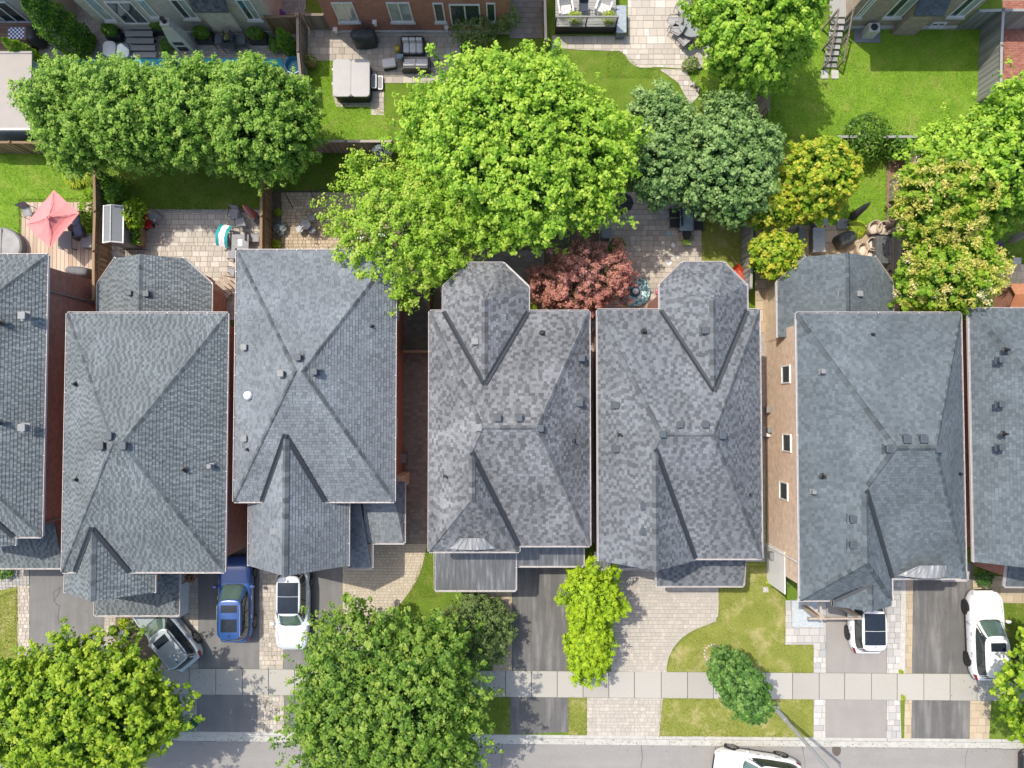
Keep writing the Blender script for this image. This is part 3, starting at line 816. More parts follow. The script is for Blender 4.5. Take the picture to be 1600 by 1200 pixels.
def gutter(house, a, b, side=None):
    """White eaves gutter from a to b (seen from outside, wall on the left)."""
    a, b = Vector(a), Vector(b); d = b - a; ln = d.length; d.normalize(); o = Vector((d.y, -d.x, 0)).normalized()
    m = MB()
    def strip(o0, o1, z0, z1):
        vs = [a + o * o0, b + o * o0, b + o * o1, a + o * o1]
        m.add([v + Vector((0, 0, z0)) for v in vs] + [v + Vector((0, 0, z1)) for v in vs], [(0, 1, 2, 3), (7, 6, 5, 4), (0, 4, 5, 1), (1, 5, 6, 2), (2, 6, 7, 3), (3, 7, 4, 0)])
    strip(.0, .015, -.17, -.01); strip(.015, .075, -.13, -.115); strip(.075, .093, -.13, .006)
    n = max(1, int(ln / .95))
    for i in range(n + 1):
        p = a + d * (ln * i / n) + o * .045; m.box(p + Vector((0, 0, -.004)), (.03, .08, .012), math.atan2(d.y, d.x))
    return m.build('gutter', M_pinkwhite, house, world=True)
def vent(roof, px, py, z, kind='box', ang=0.0, col=None, s=.34):
    p = U(px, py, z); m = MB()
    if kind == 'box':
        m.box(p + Vector((0, 0, .0)), (s * 1.25, s * 1.25, .05), ang); m.box(p + Vector((0, 0, .13)), (s * .8, s * .8, .22), ang)
        m.rbox(p + Vector((0, 0, .27)), (s, s, .09), .05, ang)
        m.build('roof_vent', col or M_ventdark, roof, world=True)
    elif kind == 'pipe':
        m.lathe(p, [(.16, 0), (.14, .02), (.075, .06), (.06, .32), (.055, .36)], 10)
        m.build('plumbing_vent', M_pipe, roof, world=True)
    else:
        m.lathe(p, [(.22, 0), (.2, .1), (.14, .12), (.14, .22), (.21, .26), (.2, .34), (.1, .42), (.02, .44)], 16)
        m.build('round_vent', M_white, roof, world=True, smooth=True)
def wall(house, polys, mat, name='wall', z1=E - .17):
    m = MB()
    for p in polys: m.prism(p, -.05, z1) if not isinstance(p, dict) else m.prism(p['p'], p.get('z0', -.05), p['z1'])
    return m.build(name, mat, house, world=True)
def rect(x0, y0, x1, y1): return [(x0, y0), (x1, y0), (x1, y1), (x0, y1)]
def window(house, c, facing, w, h, fmat=None, panes=1, sill=True, gmat=None, name='window', gm2=None):
    """Window on a wall: frame, panes and sill; c is the centre on the wall face."""
    fmat = fmat or M_white; c = Vector(c)
    o = {'S': Vector((0, -1, 0)), 'N': Vector((0, 1, 0)), 'E': Vector((1, 0, 0)), 'W': Vector((-1, 0, 0))}[facing]
    r = Vector((-o.y, o.x, 0))
    def bx(m, u, zc, d, su, sz, sd):
        p = c + r * u + Vector((0, 0, zc)) + o * d
        m.box(p, (su if abs(r.x) > .5 else sd, sd if abs(r.x) > .5 else su, sz))
    m = MB(); t = .07
    bx(m, 0, h / 2 - t / 2, .03, w, t, .07); bx(m, 0, -h / 2 + t / 2, .03, w, t, .07)
    for k in range(panes + 1): bx(m, -w / 2 + t / 2 + (w - t) * k / panes, 0, .028, t, h - 2 * t, .062)
    f = m.build(name, fmat, house, world=True)
    for k in range(panes):
        g = MB(); pw = (w - t) / panes
        bx(g, -w / 2 + t / 2 + pw * (k + .5), 0, .012, pw - t, h - 2 * t, .02)
        g.build('pane', (gmat or M_glass) if not (gm2 and k % 2) else gm2, f, world=True)
    if sill:
        s = MB(); bx(s, 0, -h / 2 - .05, .07, w + .14, .1, .16); s.build('sill', M_concw, f, world=True)
    return f
BR = {'red': brick('brick_red', (.50, .19, .13), (.38, .14, .10), (.32, .25, .21)),
      'dark': brick('brick_dark', (.42, .19, .145), (.31, .14, .11), (.26, .2, .18)),
      'orange': brick('brick_orange', (.46, .18, .12), (.36, .14, .095), (.36, .29, .24)),
      'tan': brick('brick_tan', (.68, .50, .355), (.80, .62, .46), (.64, .53, .44)),
      'stone': brick('stone_pale', (.60, .57, .50), (.48, .46, .41), (.4, .38, .34)),
      'brown': brick('brick_brown', (.42, .33, .25), (.33, .26, .2), (.33, .29, .25))}

def hip_house(name_label, x0, x1, yn, ys, ridge, zr, style, bmat, sub=None, gable=None, bay=None, extra_planes=(), cat='house', wall_extra=()):
    """A hip roofed house surveyed from its eaves; ridge = (x of west end, x of east end, y)."""
    W, Ee, Nn, S = UX(x0, E), UX(x1, E), UY(yn, E), UY(ys, E)
    h = thing('house', name_label, cat, ((W + Ee) / 2, (Nn + S) / 2, 0))
    ra, rb = Vector((UX(ridge[0], zr), UY(ridge[2], zr), zr)), Vector((UX(ridge[1], zr), UY(ridge[2], zr), zr))
    NW, NE, SE, SW = Vector((W, Nn, E)), Vector((Ee, Nn, E)), Vector((Ee, S, E)), Vector((W, S, E))
    planes = []; lines = []; vals = []; gut = []; o = .42
    walls = [rect(W + o, S + o, Ee - o, Nn - o)] + list(wall_extra)
    north = [NW, NE, rb, ra] if (rb - ra).length > .05 else [NW, NE, ra]
    planes.append(north); planes.append([NE, SE, rb])
    lines += [(NE, rb), (SE, rb), (NW, ra)]
    if (rb - ra).length > .3: lines.append((ra, rb))
    gut += [(NE, NW), (SE, NE)]
    sW = (zr - E) / (ra.x - W); sS = (zr - E) / (ra.y - S); sN = (zr - E) / (Nn - ra.y)
    if sub:                                  # front wing whose west slope runs flush with the main one
        xe, yf = UX(sub['xe'], E), UY(sub['yf'], E)
        xg = (W + xe) / 2; zg = E + sW * (xg - W)
        if zg > zr - .05: zg = zr - .05; xg = W + (zg - E) / sW
        P = Vector((xg, S + (zg - E) / sS, zg)); foot = Vector((xe, S, E))
        if sub['kind'] == 'gable':
            G = Vector((xg, yf, zg)); yw = yf
            planes.append([NW, Vector((W, yf, E)), G, P, ra]); planes.append([Vector((xe, yf, E)), foot, P, G])
            walls.append(rect(W + o, yf + .35, xe - o, S + o + .1))
            wt = MB(); wt.add([(W + .15, yf + .3, E - .3), (xe - .15, yf + .3, E - .3), (xg, yf + .3, zg - .2), (W + .15, yf + .2, E - .3), (xe - .15, yf + .2, E - .3), (xg, yf + .2, zg - .2)], [(0, 1, 2), (5, 4, 3), (0, 3, 4, 1), (1, 4, 5, 2), (2, 5, 3, 0)])
            wt.build('gable_wall', bmat, h, world=True)
            lines += [(ra, P), (P, G)]
        else:
            G = Vector((xg, yf + sub['run'], zg))
            a, b = Vector((W, yf, E)), Vector((xe, yf, E))
            planes.append([NW, a, G, P, ra]); planes.append([b, foot, P, G]); planes.append([a, b, G])
            walls.append(rect(W + o, yf + o, xe - o, S + o + .1))
            lines += [(ra, P), (P, G), (G, a), (G, b)]
            if not sub.get('cut'): gut.append((a, b))
        planes.append([ra, rb, SE, foot, P])
        vals.append((P, foot))
        gut += [(NW, Vector((W, yf, E))), (foot, SE)]
        if abs(yf - S) > .15: gut.append((Vector((xe, yf, E)), foot))
        h['wing'] = 1
    else:
        planes.append([SW, SE, rb, ra] if (rb - ra).length > .05 else [SW, SE, ra]); planes.append([NW, SW, ra])
        lines.append((SW, ra)); gut += [(NW, SW), (SW, SE)]
    if gable:                                # front gable with its own lower eaves
        ze, zg = gable['ze'], gable['zg']
        xa, xb = UX(gable['x0'], ze), UX(gable['x1'], ze); yf = UY(gable['yf'], ze); xg = (xa + xb) / 2
        s = (zg - ze) / (xg - xa); yb = S + (zg - E) / sS
        B_, G = Vector((xg, yb, zg)), Vector((xg, yf, zg))
        xa5, xb5 = xa + (E - ze) / s, xb - (E - ze) / s
        for xe, x5 in ((xa, xa5), (xb, xb5)):
            planes.append([Vector((xe, yf, ze)), Vector((xe, S - .02, ze)), Vector((x5, S - .02, E)), B_, G])
            vals.append((B_, Vector((x5, S, E))))
        lines.append((B_, G))
        gut += [(Vector((xa, S, ze)), Vector((xa, yf, ze))), (Vector((xb, yf, ze)), Vector((xb, S, ze)))]
        walls.append({'p': rect(xa + o, yf + .35, xb - o, S + o + .1), 'z1': ze - .17})
        wt = MB(); wt.add([(xa + .15, yf + .3, ze - .3), (xb - .15, yf + .3, ze - .3), (xg, yf + .3, zg - .2), (xa + .15, yf + .2, ze - .3), (xb - .15, yf + .2, ze - .3), (xg, yf + .2, zg - .2)], [(0, 1, 2), (5, 4, 3), (0, 3, 4, 1), (1, 4, 5, 2), (2, 5, 3, 0)])
        wt.build('gable_wall', bmat, h, world=True)
    if bay:                                  # rear bay with clipped corners at full height
        xa, xb, yf = UX(bay['x0'], E), UX(bay['x1'], E), UY(bay['yf'], E); yo = UY(bay['yo'], E)
        xm = (xa + xb) / 2; cx = (xb - xa) / 2 * bay.get('c', .5); zg = bay['zg']
        G = Vector((xm, yf - (xb - xa) / 2 * 1.0, zg)); B_ = Vector((xm, Nn - (zg - E) / sN, zg))
        a0, a1, a2, a3, a4, a5 = [Vector(p) for p in ((xa, Nn, E), (xa, yo, E), (xm - cx, yf, E), (xm + cx, yf, E), (xb, yo, E), (xb, Nn, E))]
        planes += [[a0, a1, G, B_], [a1, a2, G], [a2, a3, G], [a3, a4, G], [a4, a5, B_, G]]
        lines += [(a1, G), (a2, G), (a3, G), (a4, G), (G, B_)] if bay.get('caps', 0) else [(G, B_)]
        vals += [(B_, a0), (B_, a5)]
        gut = [q for q in gut if q != (NE, NW)] + [(NE, a5), (a0, NW), (a5, a4), (a4, a3), (a3, a2), (a2, a1), (a1, a0)]
        i = .42; walls.append([(xa + i, Nn - o - .1), (xb - i, Nn - o - .1), (xb - i, yo - i * .4), (xm + cx - i * .4, yf - i), (xm - cx + i * .4, yf - i), (xa + i, yo - i * .4)])
    wall(h, walls, bmat)
    rf = shingle_roof(h, planes + list(extra_planes), style)
    for a, b in lines: caps(rf, a, b, style)
    for a, b in vals: valley(rf, a, b)
    for a, b in gut:
        if (a - b).length > .2: gutter(h, a, b)
    return h, rf, dict(W=W, E=Ee, N=Nn, S=S, ra=ra, rb=rb, sW=sW, sS=sS, sN=sN)
def low_roof(h, planes, style, name='porch_roof', gut=(), cap=()):
    r = shingle_roof(h, planes, style, name, .12)
    for a, b in gut: gutter(h, a, b)
    for a, b in cap: caps(r, a, b, style)
    return r
def wing(h, x0, x1, xr, yo, yf, cl, cr, ys0, ys1, style, bmat, z=3.0):
    """Single storey rear wing: a low gable with clipped corners."""
    xa, xb = UX(x0, z), UX(x1, z); xm = (xa + xb) / 2
    s = .5; zr = z + s * (xm - xa)
    zat = lambda x: zr - s * abs(x - xm)
    YF = UY(yf, z + .5); YO = UY(yo, z)
    xl, xr_ = UX(cl, z + .6), UX(cr, z + .6)
    ya, yb = UY(ys0, z), UY(ys1, z)
    V = lambda x, y: Vector((x, y, zat(x)))
    Wp = [V(xa, ya), V(xa, YO), V(xl, YF), V(xm, YF), V(xm, ya)]
    if ya > yb: pass
    Ep = [V(xm, yb), V(xm, YF), V(xr_, YF), V(xb, YO), V(xb, yb)]
    r = low_roof(h, [Wp, Ep], style, 'rear_roof')
    caps(r, V(xm, YF), V(xm, min(ya, yb)), style)
    gutter(h, V(xa, YO), V(xa, ya)); gutter(h, V(xb, yb), V(xb, YO)); gutter(h, V(xl, YF), V(xa, YO)); gutter(h, V(xb, YO), V(xr_, YF))
    i = .35
    wall(h, [{'p': [(xa + i, min(ya, yb)), (xb - i, min(ya, yb)), (xb - i, YO - .1), (xr_ - .1, YF - i), (xl + .1, YF - i), (xa + i, YO - .1)], 'z1': z - .1}], bmat, 'rear_wall')
    return r

# ---- house with the pink parasol deck (left edge)
W1, E1, N1, S1_ = -30.3, UX(68, E), UY(399, E), UY(838, E)
h1 = thing('house', 'grey green hip roofed brick house cut off by the left edge', 'house', ((W1 + E1) / 2, 0, 0))
a1, b1 = Vector((-26.5, 2.6, 8.1)), Vector((-26.5, -.9, 8.1))
NW, NE, SE, SW = Vector((W1, N1, E)), Vector((E1, N1, E)), Vector((E1, S1_, E)), Vector((W1, S1_, E))
gx, gy, gz = UX(27, E), UY(852, E), 6.55
sE1 = (8.1 - E) / (E1 + 26.5); sS1 = (8.1 - E) / (b1.y - S1_)
gm = Vector((-25.5, S1_ + (gz - E) / sS1, gz)); gf = Vector((-25.5, gy, gz))
pl = [[NW, NE, a1], [NE, SE, b1, a1], [SE, SW, b1], [SW, NW, a1, b1], [Vector((gx, gy, E)), Vector((gx, S1_, E)), gm, gf], [Vector((-27.04, gy, E)), Vector((-27.04, S1_, E)), gm, gf]]
r1 = shingle_roof(h1, pl, 'green')
for a, b in ((NE, a1), (SE, b1), (NW, a1), (SW, b1), (a1, b1), (gm, gf)): caps(r1, a, b, 'green')
valley(r1, gm, Vector((gx, S1_, E)))
for a, b in ((SE, NE), (NE, NW), (Vector((gx, S1_, E)), SE), (Vector((gx, gy, E)), Vector((gx, S1_, E)))): gutter(h1, a, b)
wall(h1, [rect(W1 + .4, S1_ + .4, E1 - .42, N1 - .42), rect(-26.7, gy + .35, gx - .35, S1_ + .6)], BR['dark'])
z = 3.0; lo = [U(-60, 887, z), U(98, 887, z)]; hi_y = S1_ + .38
low_roof(h1, [[lo[0], lo[1], Vector((lo[1].x, hi_y, 3.75)), Vector((lo[0].x, hi_y, 3.75))]], 'green', gut=[(lo[0], lo[1])])
wall(h1, [{'p': rect(lo[0].x, lo[0].y + .5, -24.2, hi_y), 'z1': 2.9}], BR['dark'], 'porch_wall')
vent(r1, 40, 494, 6.4, 'box', col=M_ventgrey, s=.36); vent(r1, 40, 668, 6.4, 'box', col=M_ventgrey, s=.36); vent(r1, 3, 505, 6.7, 'pipe'); vent(r1, 0, 660, 6.7, 'pipe')
dp = MB()
for px, py, q in ((68, 453, 455), (72, 818, 818)):
    p = U(px, py, 5.2); dp.tube([(E1 - .36, p.y, 5.3), (E1 - .36, p.y, .1)], .045, 6)
dp.build('downspout', M_ventgrey, h1, world=True)

# ---- second house
h2, r2, d2 = hip_house('grey green pyramid roofed brick house behind the blue and silver cars', 103, 353, 490, 893, (178, 190, 693), 8.1, 'green', BR['dark'],
                       gable=dict(x0=108, x1=245, yf=926, ze=5.0, zg=6.5))
for px, py, z, k, c in ((174, 681, 7.9, 'box', None), (196, 696, 7.9, 'box', None), (161, 696, 7.7, 'box', None), (120, 600, 6.2, 'pipe', None), (122, 749, 6.3, 'pipe', None), (289, 734, 6.6, 'pipe', None), (330, 728, 6.0, 'box', M_ventgrey)):
    vent(r2, px, py, z, k, col=c, s=.22 if c else .36)
w2 = wing(h2, 150, 327, 215, 443, 404, 177, 283, 496, 496, 'green', BR['dark'])
vent(w2, 206, 459, 4.1, 'box', s=.26); vent(w2, 232, 460, 4.2, 'box', s=.32)
z = 2.9; a, b = U(149, 961, z), U(278, 961, z); ty = d2['S'] + .4; q = .8
low_roof(h2, [[a, b, Vector((b.x - q, ty, 3.7)), Vector((a.x + q, ty, 3.7))], [b, Vector((b.x, ty, z)), Vector((b.x - q, ty, 3.7))], [Vector((a.x, ty, z)), a, Vector((a.x + q, ty, 3.7))]], 'green',
         gut=[(a, b), (b, Vector((b.x, ty, z))), (Vector((a.x, ty, z)), a)])
pc = MB()
for px in (290,): p = U(px, 925, 0); pc.box((p.x - .3, p.y, .5), (1.0, 2.2, 1.1)); pc.box((p.x + .2, p.y + .6, 1.2), (.25, .25, 2.4))
pc.build('porch_step', M_white, h2, world=True)

# ---- third house
h3, r3, d3 = hip_house('pale grey roofed red brick house with the long front gable above the white car', 368, 616, 392, 783, (462, 472, 580), 8.15, 'light', BR['red'],
                       gable=dict(x0=392, x1=545, yf=884, ze=4.8, zg=6.95))
for px, py, z, k, c in ((468, 559, 7.9, 'box', None), (493, 581, 7.9, 'box', None), (441, 584, 7.7, 'box', M_ventgrey), (384, 543, 6.0, 'box', M_ventgrey), (391, 618, 6.1, 'round', None), (384, 685, 6.0, 'box', M_ventgrey),
                        (388, 702, 6.1, 'pipe', None), (581, 510, 6.2, 'pipe', None), (430, 829, 6.1, 'box', M_ventgrey)):
    vent(r3, px, py, z, k, col=c, s=.3)
for py, hh, ww in ((462, 1.0, 1.2), (487, 1.2, .9), (668, 1.1, .9)):
    p = U(627, py, 2.2); window(h3, (d3['E'] - .42, p.y, 3.6 if py > 600 else 3.2), 'E', ww, hh, gmat=M_glasslight)
z = 2.95; xw, xe = UX(570, z), UX(632, z); yt, yb = UY(752, z), UY(848, z); ym = UY(795, z)
pr = low_roof(h3, [[Vector((UX(545, z), UY(887, z), z)), Vector((UX(582, z), UY(887, z), z)), Vector((UX(576, z) - .35, d3['S'] + .3, 3.75)), Vector((UX(545, z), d3['S'] + .3, 3.75))],
              [Vector((UX(582, z) - .3, yb, z)), Vector((xe, yb, z)), Vector((xe - .45, d3['S'] + .3, 3.7)), Vector((UX(572, z), d3['S'] + .3, 3.7))],
              [Vector((xe, yb, z)), Vector((xe, yt, z)), Vector((xe - .45, yt, 3.7)), Vector((xe - .45, d3['S'] + .3, 3.7))]], 'light',
         gut=[(Vector((UX(545, z), UY(887, z), z)), Vector((UX(582, z), UY(887, z), z))), (Vector((UX(582, z), UY(887, z), z)), Vector((UX(582, z), yb, z))), (Vector((UX(582, z), yb, z)), Vector((xe, yb, z))), (Vector((xe, yb, z)), Vector((xe, yt, z)))])
wall(h3, [{'p': rect(UX(560, z), yb + .6, xe - .4, d3['S'] + .5), 'z1': 2.8}, {'p': rect(d3['E'] - .5, UY(765, z), xe - .15, UY(745, z)), 'z1': 2.8}], BR['tan'], 'porch_wall')
ac = MB(); p = U(631, 716, .8); ac.box((p.x - .05, p.y, .45), (.3, .5, .8)); ac.build('meter_box', M_ventgrey, h3, world=True)

# ---- fourth house (middle)
h4, r4, d4 = hip_house('mottled grey roofed middle house with the flat metal porch roof', 672, 920, 487, 852, (755, 838, 668), 8.0, 'mottle', BR['dark'],
                       sub=dict(xe=810, yf=861, kind='hip', run=2.75), bay=dict(x0=693, x1=825, yf=412, yo=448, zg=7.15, c=.42))
for px, py, z, k, c in ((778, 653, 7.8, 'box', None), (811, 653, 7.8, 'box', None), (748, 668, 7.7, 'box', M_ventgrey), (844, 669, 7.7, 'box', None), (743, 534, 6.7, 'box', M_ventgrey), (908, 560, 6.0, 'box', None), (905, 630, 6.0, 'box', None),
                        (895, 689, 6.3, 'pipe', None), (847, 521, 6.1, 'pipe', None), (697, 744, 6.3, 'pipe', None)):
    vent(r4, px, py, z, k, col=c, s=.32)
M_metal = None
def seam_mat(name, c):
    m, t, b = nt(name)
    p = geo(t); mp = N(t, 'Mapping'); mp.inputs['Scale'].default_value = (3, .35, 1); t.links.new(p, mp.inputs[0])
    f = noise(t, mp.outputs[0], 2.2, 5, .6)
    cc = ramp(t, f, [(.35, mul(c, .7)), (.55, c), (.75, mul(c, 1.9))])
    t.links.new(cc, b.inputs['Base Color']); b.inputs['Roughness'].default_value = .5; b.inputs['Metallic'].default_value = .25
    return m
M_metal = seam_mat('porch_metal', (.145, .15, .157))
M_metal_l = seam_mat('dormer_metal', (.34, .34, .335))
def metal_roof(h, corners_px, z, rise, seams, name='metal_roof'):
    """Low metal porch roof: separate sheets between raised seams."""
    x0, x1 = UX(corners_px[0], z), UX(corners_px[2], z); yt, yb = UY(corners_px[1], z), UY(corners_px[3], z)
    m = MB(); m.add([(x0, yb, z - .2), (x1, yb, z - .2), (x1, yt, z + rise - .2), (x0, yt, z + rise - .2), (x0, yb, z - .01), (x1, yb, z - .01), (x1, yt, z + rise - .01), (x0, yt, z + rise - .01)],
                    [(3, 2, 1, 0), (4, 5, 6, 7), (0, 1, 5, 4), (1, 2, 6, 5), (2, 3, 7, 6), (3, 0, 4, 7)])
    r = m.build(name, M_metal, h, world=True)
    for i in range(seams):
        a, b = x0 + (x1 - x0) * i / seams, x0 + (x1 - x0) * (i + 1) / seams; e = .012
        pm = MB(); k = random.uniform(0, .012)
        pm.add([(a + e, yb, z + .004 + k), (b - e, yb, z + .004 + k), (b - e, yt, z + rise + .004 + k), (a + e, yt, z + rise + .004 + k)], [(0, 1, 2, 3)])
        pm.build('roof_panel', M_metal, r, world=True)
        if i:
            sm = MB(); sm.add([(a - .018, yb, z + .004), (a + .018, yb, z + .004), (a + .018, yt, z + rise + .004), (a - .018, yt, z + rise + .004), (a, yb, z + .05), (a, yt, z + rise + .05)],
                              [(0, 4, 5, 3), (4, 1, 2, 5), (0, 1, 4)])
            sm.build('seam', M_metal_l, r, world=True)
    gutter(h, (x0, yb, z), (x1, yb, z)); gutter(h, (x0, yt, z + rise * .9), (x0, yb, z)); gutter(h, (x1, yb, z), (x1, yt, z + rise * .9))
    return r, (x0, x1, yb, yt)
mr, bx = metal_roof(h4, (682, 850, 805, 922), 3.0, .35, 8)
metal_roof(h4, (806, 838, 910, 884), 3.0, .3, 8)
wall(h4, [{'p': rect(bx[0] + .35, bx[2] + .5, bx[1] - .3, bx[3]), 'z1': 2.75}], BR['dark'], 'porch_wall')
def eyebrow(h, x0, x1, yfr, ybk, z, hgt, n=10, facets=True):
    """Curved metal dormer roof over the eave with a recess in front."""
    xa, xb = UX(x0, z), UX(x1, z); yf, yb = UY(yfr, z), UY(ybk, z) ; m = MB()
    prof = [(xa + (xb - xa) * i / n, z + hgt * math.sin(math.pi * i / n) ** .8) for i in range(n + 1)]
    d = MB(); d.add([(x, yf, zz) for x, zz in prof] + [(xa + (xb - xa) * (.5 + (i / n - .5) * .55), yb, z + hgt * 1.25) for i in range(n + 1)], [(i, i + 1, n + 2 + i, n + 1 + i) for i in range(n)])
    o = d.build('dormer_roof', M_metal_l, h, world=True)
    for i in range(1, n, 1 if n < 9 else 2):
        s = MB(); a = Vector((prof[i][0], yf - .01, prof[i][1])); b = Vector((xa + (xb - xa) * (.5 + (i / n - .5) * .55), yb, z + hgt * 1.25)); s.tube([a, b], .02, 4); s.build('seam', M_ventgrey, o, world=True)
    fr = MB(); fr.add([(x, yf, zz) for x, zz in prof] + [(prof[-1][0], yf, z - .25), (prof[0][0], yf, z - .25)], [tuple(range(n + 2, -1, -1))]); fr.build('dormer_front', M_white, o, world=True)
    return o
eyebrow(h4, 704, 773, 857, 838, E + .12, .38, 6)

# ---- fifth house
h5, r5, d5 = hip_house('darker mottled grey roofed house above the wide paver driveway', 935, 1187, 485, 872, (1035, 1113, 679), 8.0, 'mottle2', BR['dark'],
                       sub=dict(xe=1084, yf=876, kind='gable'), bay=dict(x0=1033, x1=1168, yf=411, yo=446, zg=7.2, c=.48))
for px, py, z, k, c in ((961, 633, 6.2, 'box', None), (962, 701, 6.2, 'box', None), (1034, 678, 7.8, 'box', None), (1061, 663, 7.7, 'box', None), (1100, 663, 7.7, 'box', None), (1127, 680, 7.6, 'box', None), (1005, 790, 7.1, 'box', None), (1005, 829, 7.1, 'box', None),
                        (1100, 517, 6.9, 'box', None), (969, 679, 6.4, 'pipe', None), (1170, 772, 6.0, 'pipe', None), (1006, 518, 6.1, 'pipe', None)):
    vent(r5, px, py, z, k, col=c, s=.33)
z = 2.95; a, b = U(1026, 915, z), U(1161, 915, z); ty = d5['S'] + .3
low_roof(h5, [[a, b, Vector((b.x, ty, 3.6)), Vector((a.x, ty, 3.6))]], 'mottle2', gut=[(a, b), (b, Vector((b.x, ty, 3.4))), (Vector((a.x, ty, 3.4)), a)])
m5, bx = metal_roof(h5, (930, 862, 1022, 888), 2.95, .2, 5)
wall(h5, [{'p': rect(a.x + .35, a.y + .45, b.x - .35, ty), 'z1': 2.8}, {'p': rect(bx[0] + .3, bx[2] + .3, bx[1], ty), 'z1': 2.7}], BR['dark'], 'porch_wall')
# ---- sixth house
h6, r6, d6 = hip_house('blue grey roofed house with a tall tan brick side wall', 1247, 1503, 490, 903, (1400, 1460, 700), 8.55, 'blue', BR['tan'],
                       sub=dict(xe=1388, yf=937, kind='hip', run=2.2, cut=True))
for px, py, z, k, c in ((1413, 686, 8.3, 'box', None), (1439, 686, 8.3, 'box', None), (1386, 701, 8.2, 'box', None), (1463, 701, 8.3, 'box', None), (1330, 810, 7.1, 'box', None), (1330, 850, 7.1, 'box', None), (1283, 581, 6.4, 'box', M_ventgrey), (1285, 744, 6.4, 'pipe', None),
                        (1269, 768, 6.1, 'box', M_ventgrey), (1361, 523, 6.0, 'pipe', None), (1497, 740, 6.0, 'pipe', None)):
    vent(r6, px, py, z, k, col=c, s=.2 if c else .35)
w6 = wing(h6, 1217, 1397, 1323, 441, 402, 1262, 1370, 527, 496, 'blue', BR['tan'])
vent(w6, 1310, 460, 4.0, 'box', s=.32, col=M_ventgrey); vent(w6, 1340, 460, 4.0, 'box', s=.3, col=M_ventgrey)
# small projecting gable at its front corner
xa, xb, yf = UX(1297, E), UX(1387, E), UY(947, E); xm = (xa + xb) / 2; zg = 6.5
yb = UY(903, E)
g1, g2 = Vector((xm, yf, zg)), Vector((xm, yb + .2, zg))
lg = low_roof(h6, [[Vector((xa, yf, E)), Vector((xa, yb + .2, E + .01)), g2, g1], [Vector((xb, yf, E)), Vector((xb, yb, E + .01)), g2, g1]], 'blue', 'gable_roof', cap=[(g1, g2)])
valley(lg, (xa, UY(937, E), E + .03), (xm, yb, zg)); gutter(h6, Vector((xa - .0, yf, E)), Vector((xa, yf + .4, E))); gutter(h6, Vector((xb, yf, E)), Vector((xb, yb, E))); gutter(h6, U(1247, 937, E), U(1296, 937, E))
wt = MB(); wt.add([(xa + .1, yf + .25, E - .3), (xb - .1, yf + .25, E - .3), (xm, yf + .25, zg - .1)], [(0, 1, 2)]); wt.build('gable_wall', M_white, h6, world=True)
eyebrow(h6, 1398, 1476, 899, 878, E + .15, .62, 12)
wx = d6['W'] + .42
for py, pz in ((585, 3.1), (692, 3.1), (767, 2.6)):
    p = U(1213, py, pz)
    window(h6, (wx, p.y, pz), 'W', .95, 1.15, sill=False, gmat=M_glass)
p = U(1208, 875, 2.0); dm = MB(); dm.box((wx - .01, p.y - .55, 1.3), (.05, 2.2, 2.6)); dm.build('side_panel', M_white, h6, world=True)
dm = MB(); y0 = U(1200, 860, 1.5).y; dm.tube([(wx - .06, y0, 5.3), (wx - .06, y0, .1)], .05, 6); dm.build('downspout', M_white, h6, world=True)
for py, pz, s in ((675, .5, .5), (868, 1.0, .4), (640, .7, .35), (672, .9, .3)):
    p = U(1194, py, pz); dm = MB(); dm.rbox((wx - .14, p.y, pz), (.24, s, s * 1.1), .04); dm.build('meter_box', M_white if s > .45 else M_ventgrey, h6, world=True)
# its front porch of timber posts and rail
pc = MB(); A, B_ = U(1262, 950, 2.3), U(1345, 968, 2.3)
ya, yb2 = A.y, UY(966, 2.3)
pc.box(((A.x + B_.x) / 2, yb2, 2.3), (B_.x - A.x, .1, .14)); pc.box((A.x + .65, yb2 + .35, 2.32), (.12, .9, .14)); pc.box((A.x + .3, yb2 + .45, 2.45), (1.5, .08, .08), R(-40))
for x in (A.x + .65, B_.x): pc.box((x, yb2, 1.1), (.2, .2, 2.2))
pc.build('porch_frame', plain('porch_timber', (.40, .33, .26), .7, var=.2), h6, world=True)
st_ = MB(); c0, c1 = U(1238, 947, .2), U(1286, 980, .2); st_.prism([(c0.x, c1.y), (c1.x, c1.y), (c1.x, c0.y + .3), (c0.x, c0.y + .3)], 0, .18); st_.build('porch_step', plain('step_stone', (.42, .455, .475), .7), h6, world=True)

# ---- seventh house (right edge)
W7, N7, S7 = UX(1518, E), UY(483, E), UY(878, E)
h7 = thing('house', 'grey hip roofed house cut off by the right edge', 'house', (26, -1.5, 0))
ra, rb = Vector((25.4, -.8, 8.1)), Vector((27.0, -.8, 8.1)); E7 = 30.4
NW, NE, SE = Vector((W7, N7, E)), Vector((E7, N7, E)), Vector((E7, S7 + .8, E))
sW = 2.5 / (25.4 - W7); xg = W7 + 2.5; zg = E + sW * 2.5; P = Vector((xg, -2.2, zg)); G = Vector((xg, S7, zg)); ft = Vector((xg + 2.5, S7 + .8, E))
r7 = shingle_roof(h7, [[NW, NE, rb, ra], [NE, SE, rb], [NW, Vector((W7, S7, E)), G, P, ra], [Vector((xg + 2.5, S7, E)), ft, P, G], [ra, rb, SE, ft, P]], 'blue')
for a, b in ((NW, ra), (NE, rb), (SE, rb), (ra, rb), (ra, P), (P, G)): caps(r7, a, b, 'blue')
valley(r7, P, ft)
for a, b in ((NE, NW), (NW, Vector((W7, S7, E)))): gutter(h7, a, b)
wall(h7, [rect(W7 + .42, S7 + .5, E7 - .4, N7 - .42)], BR['red'])
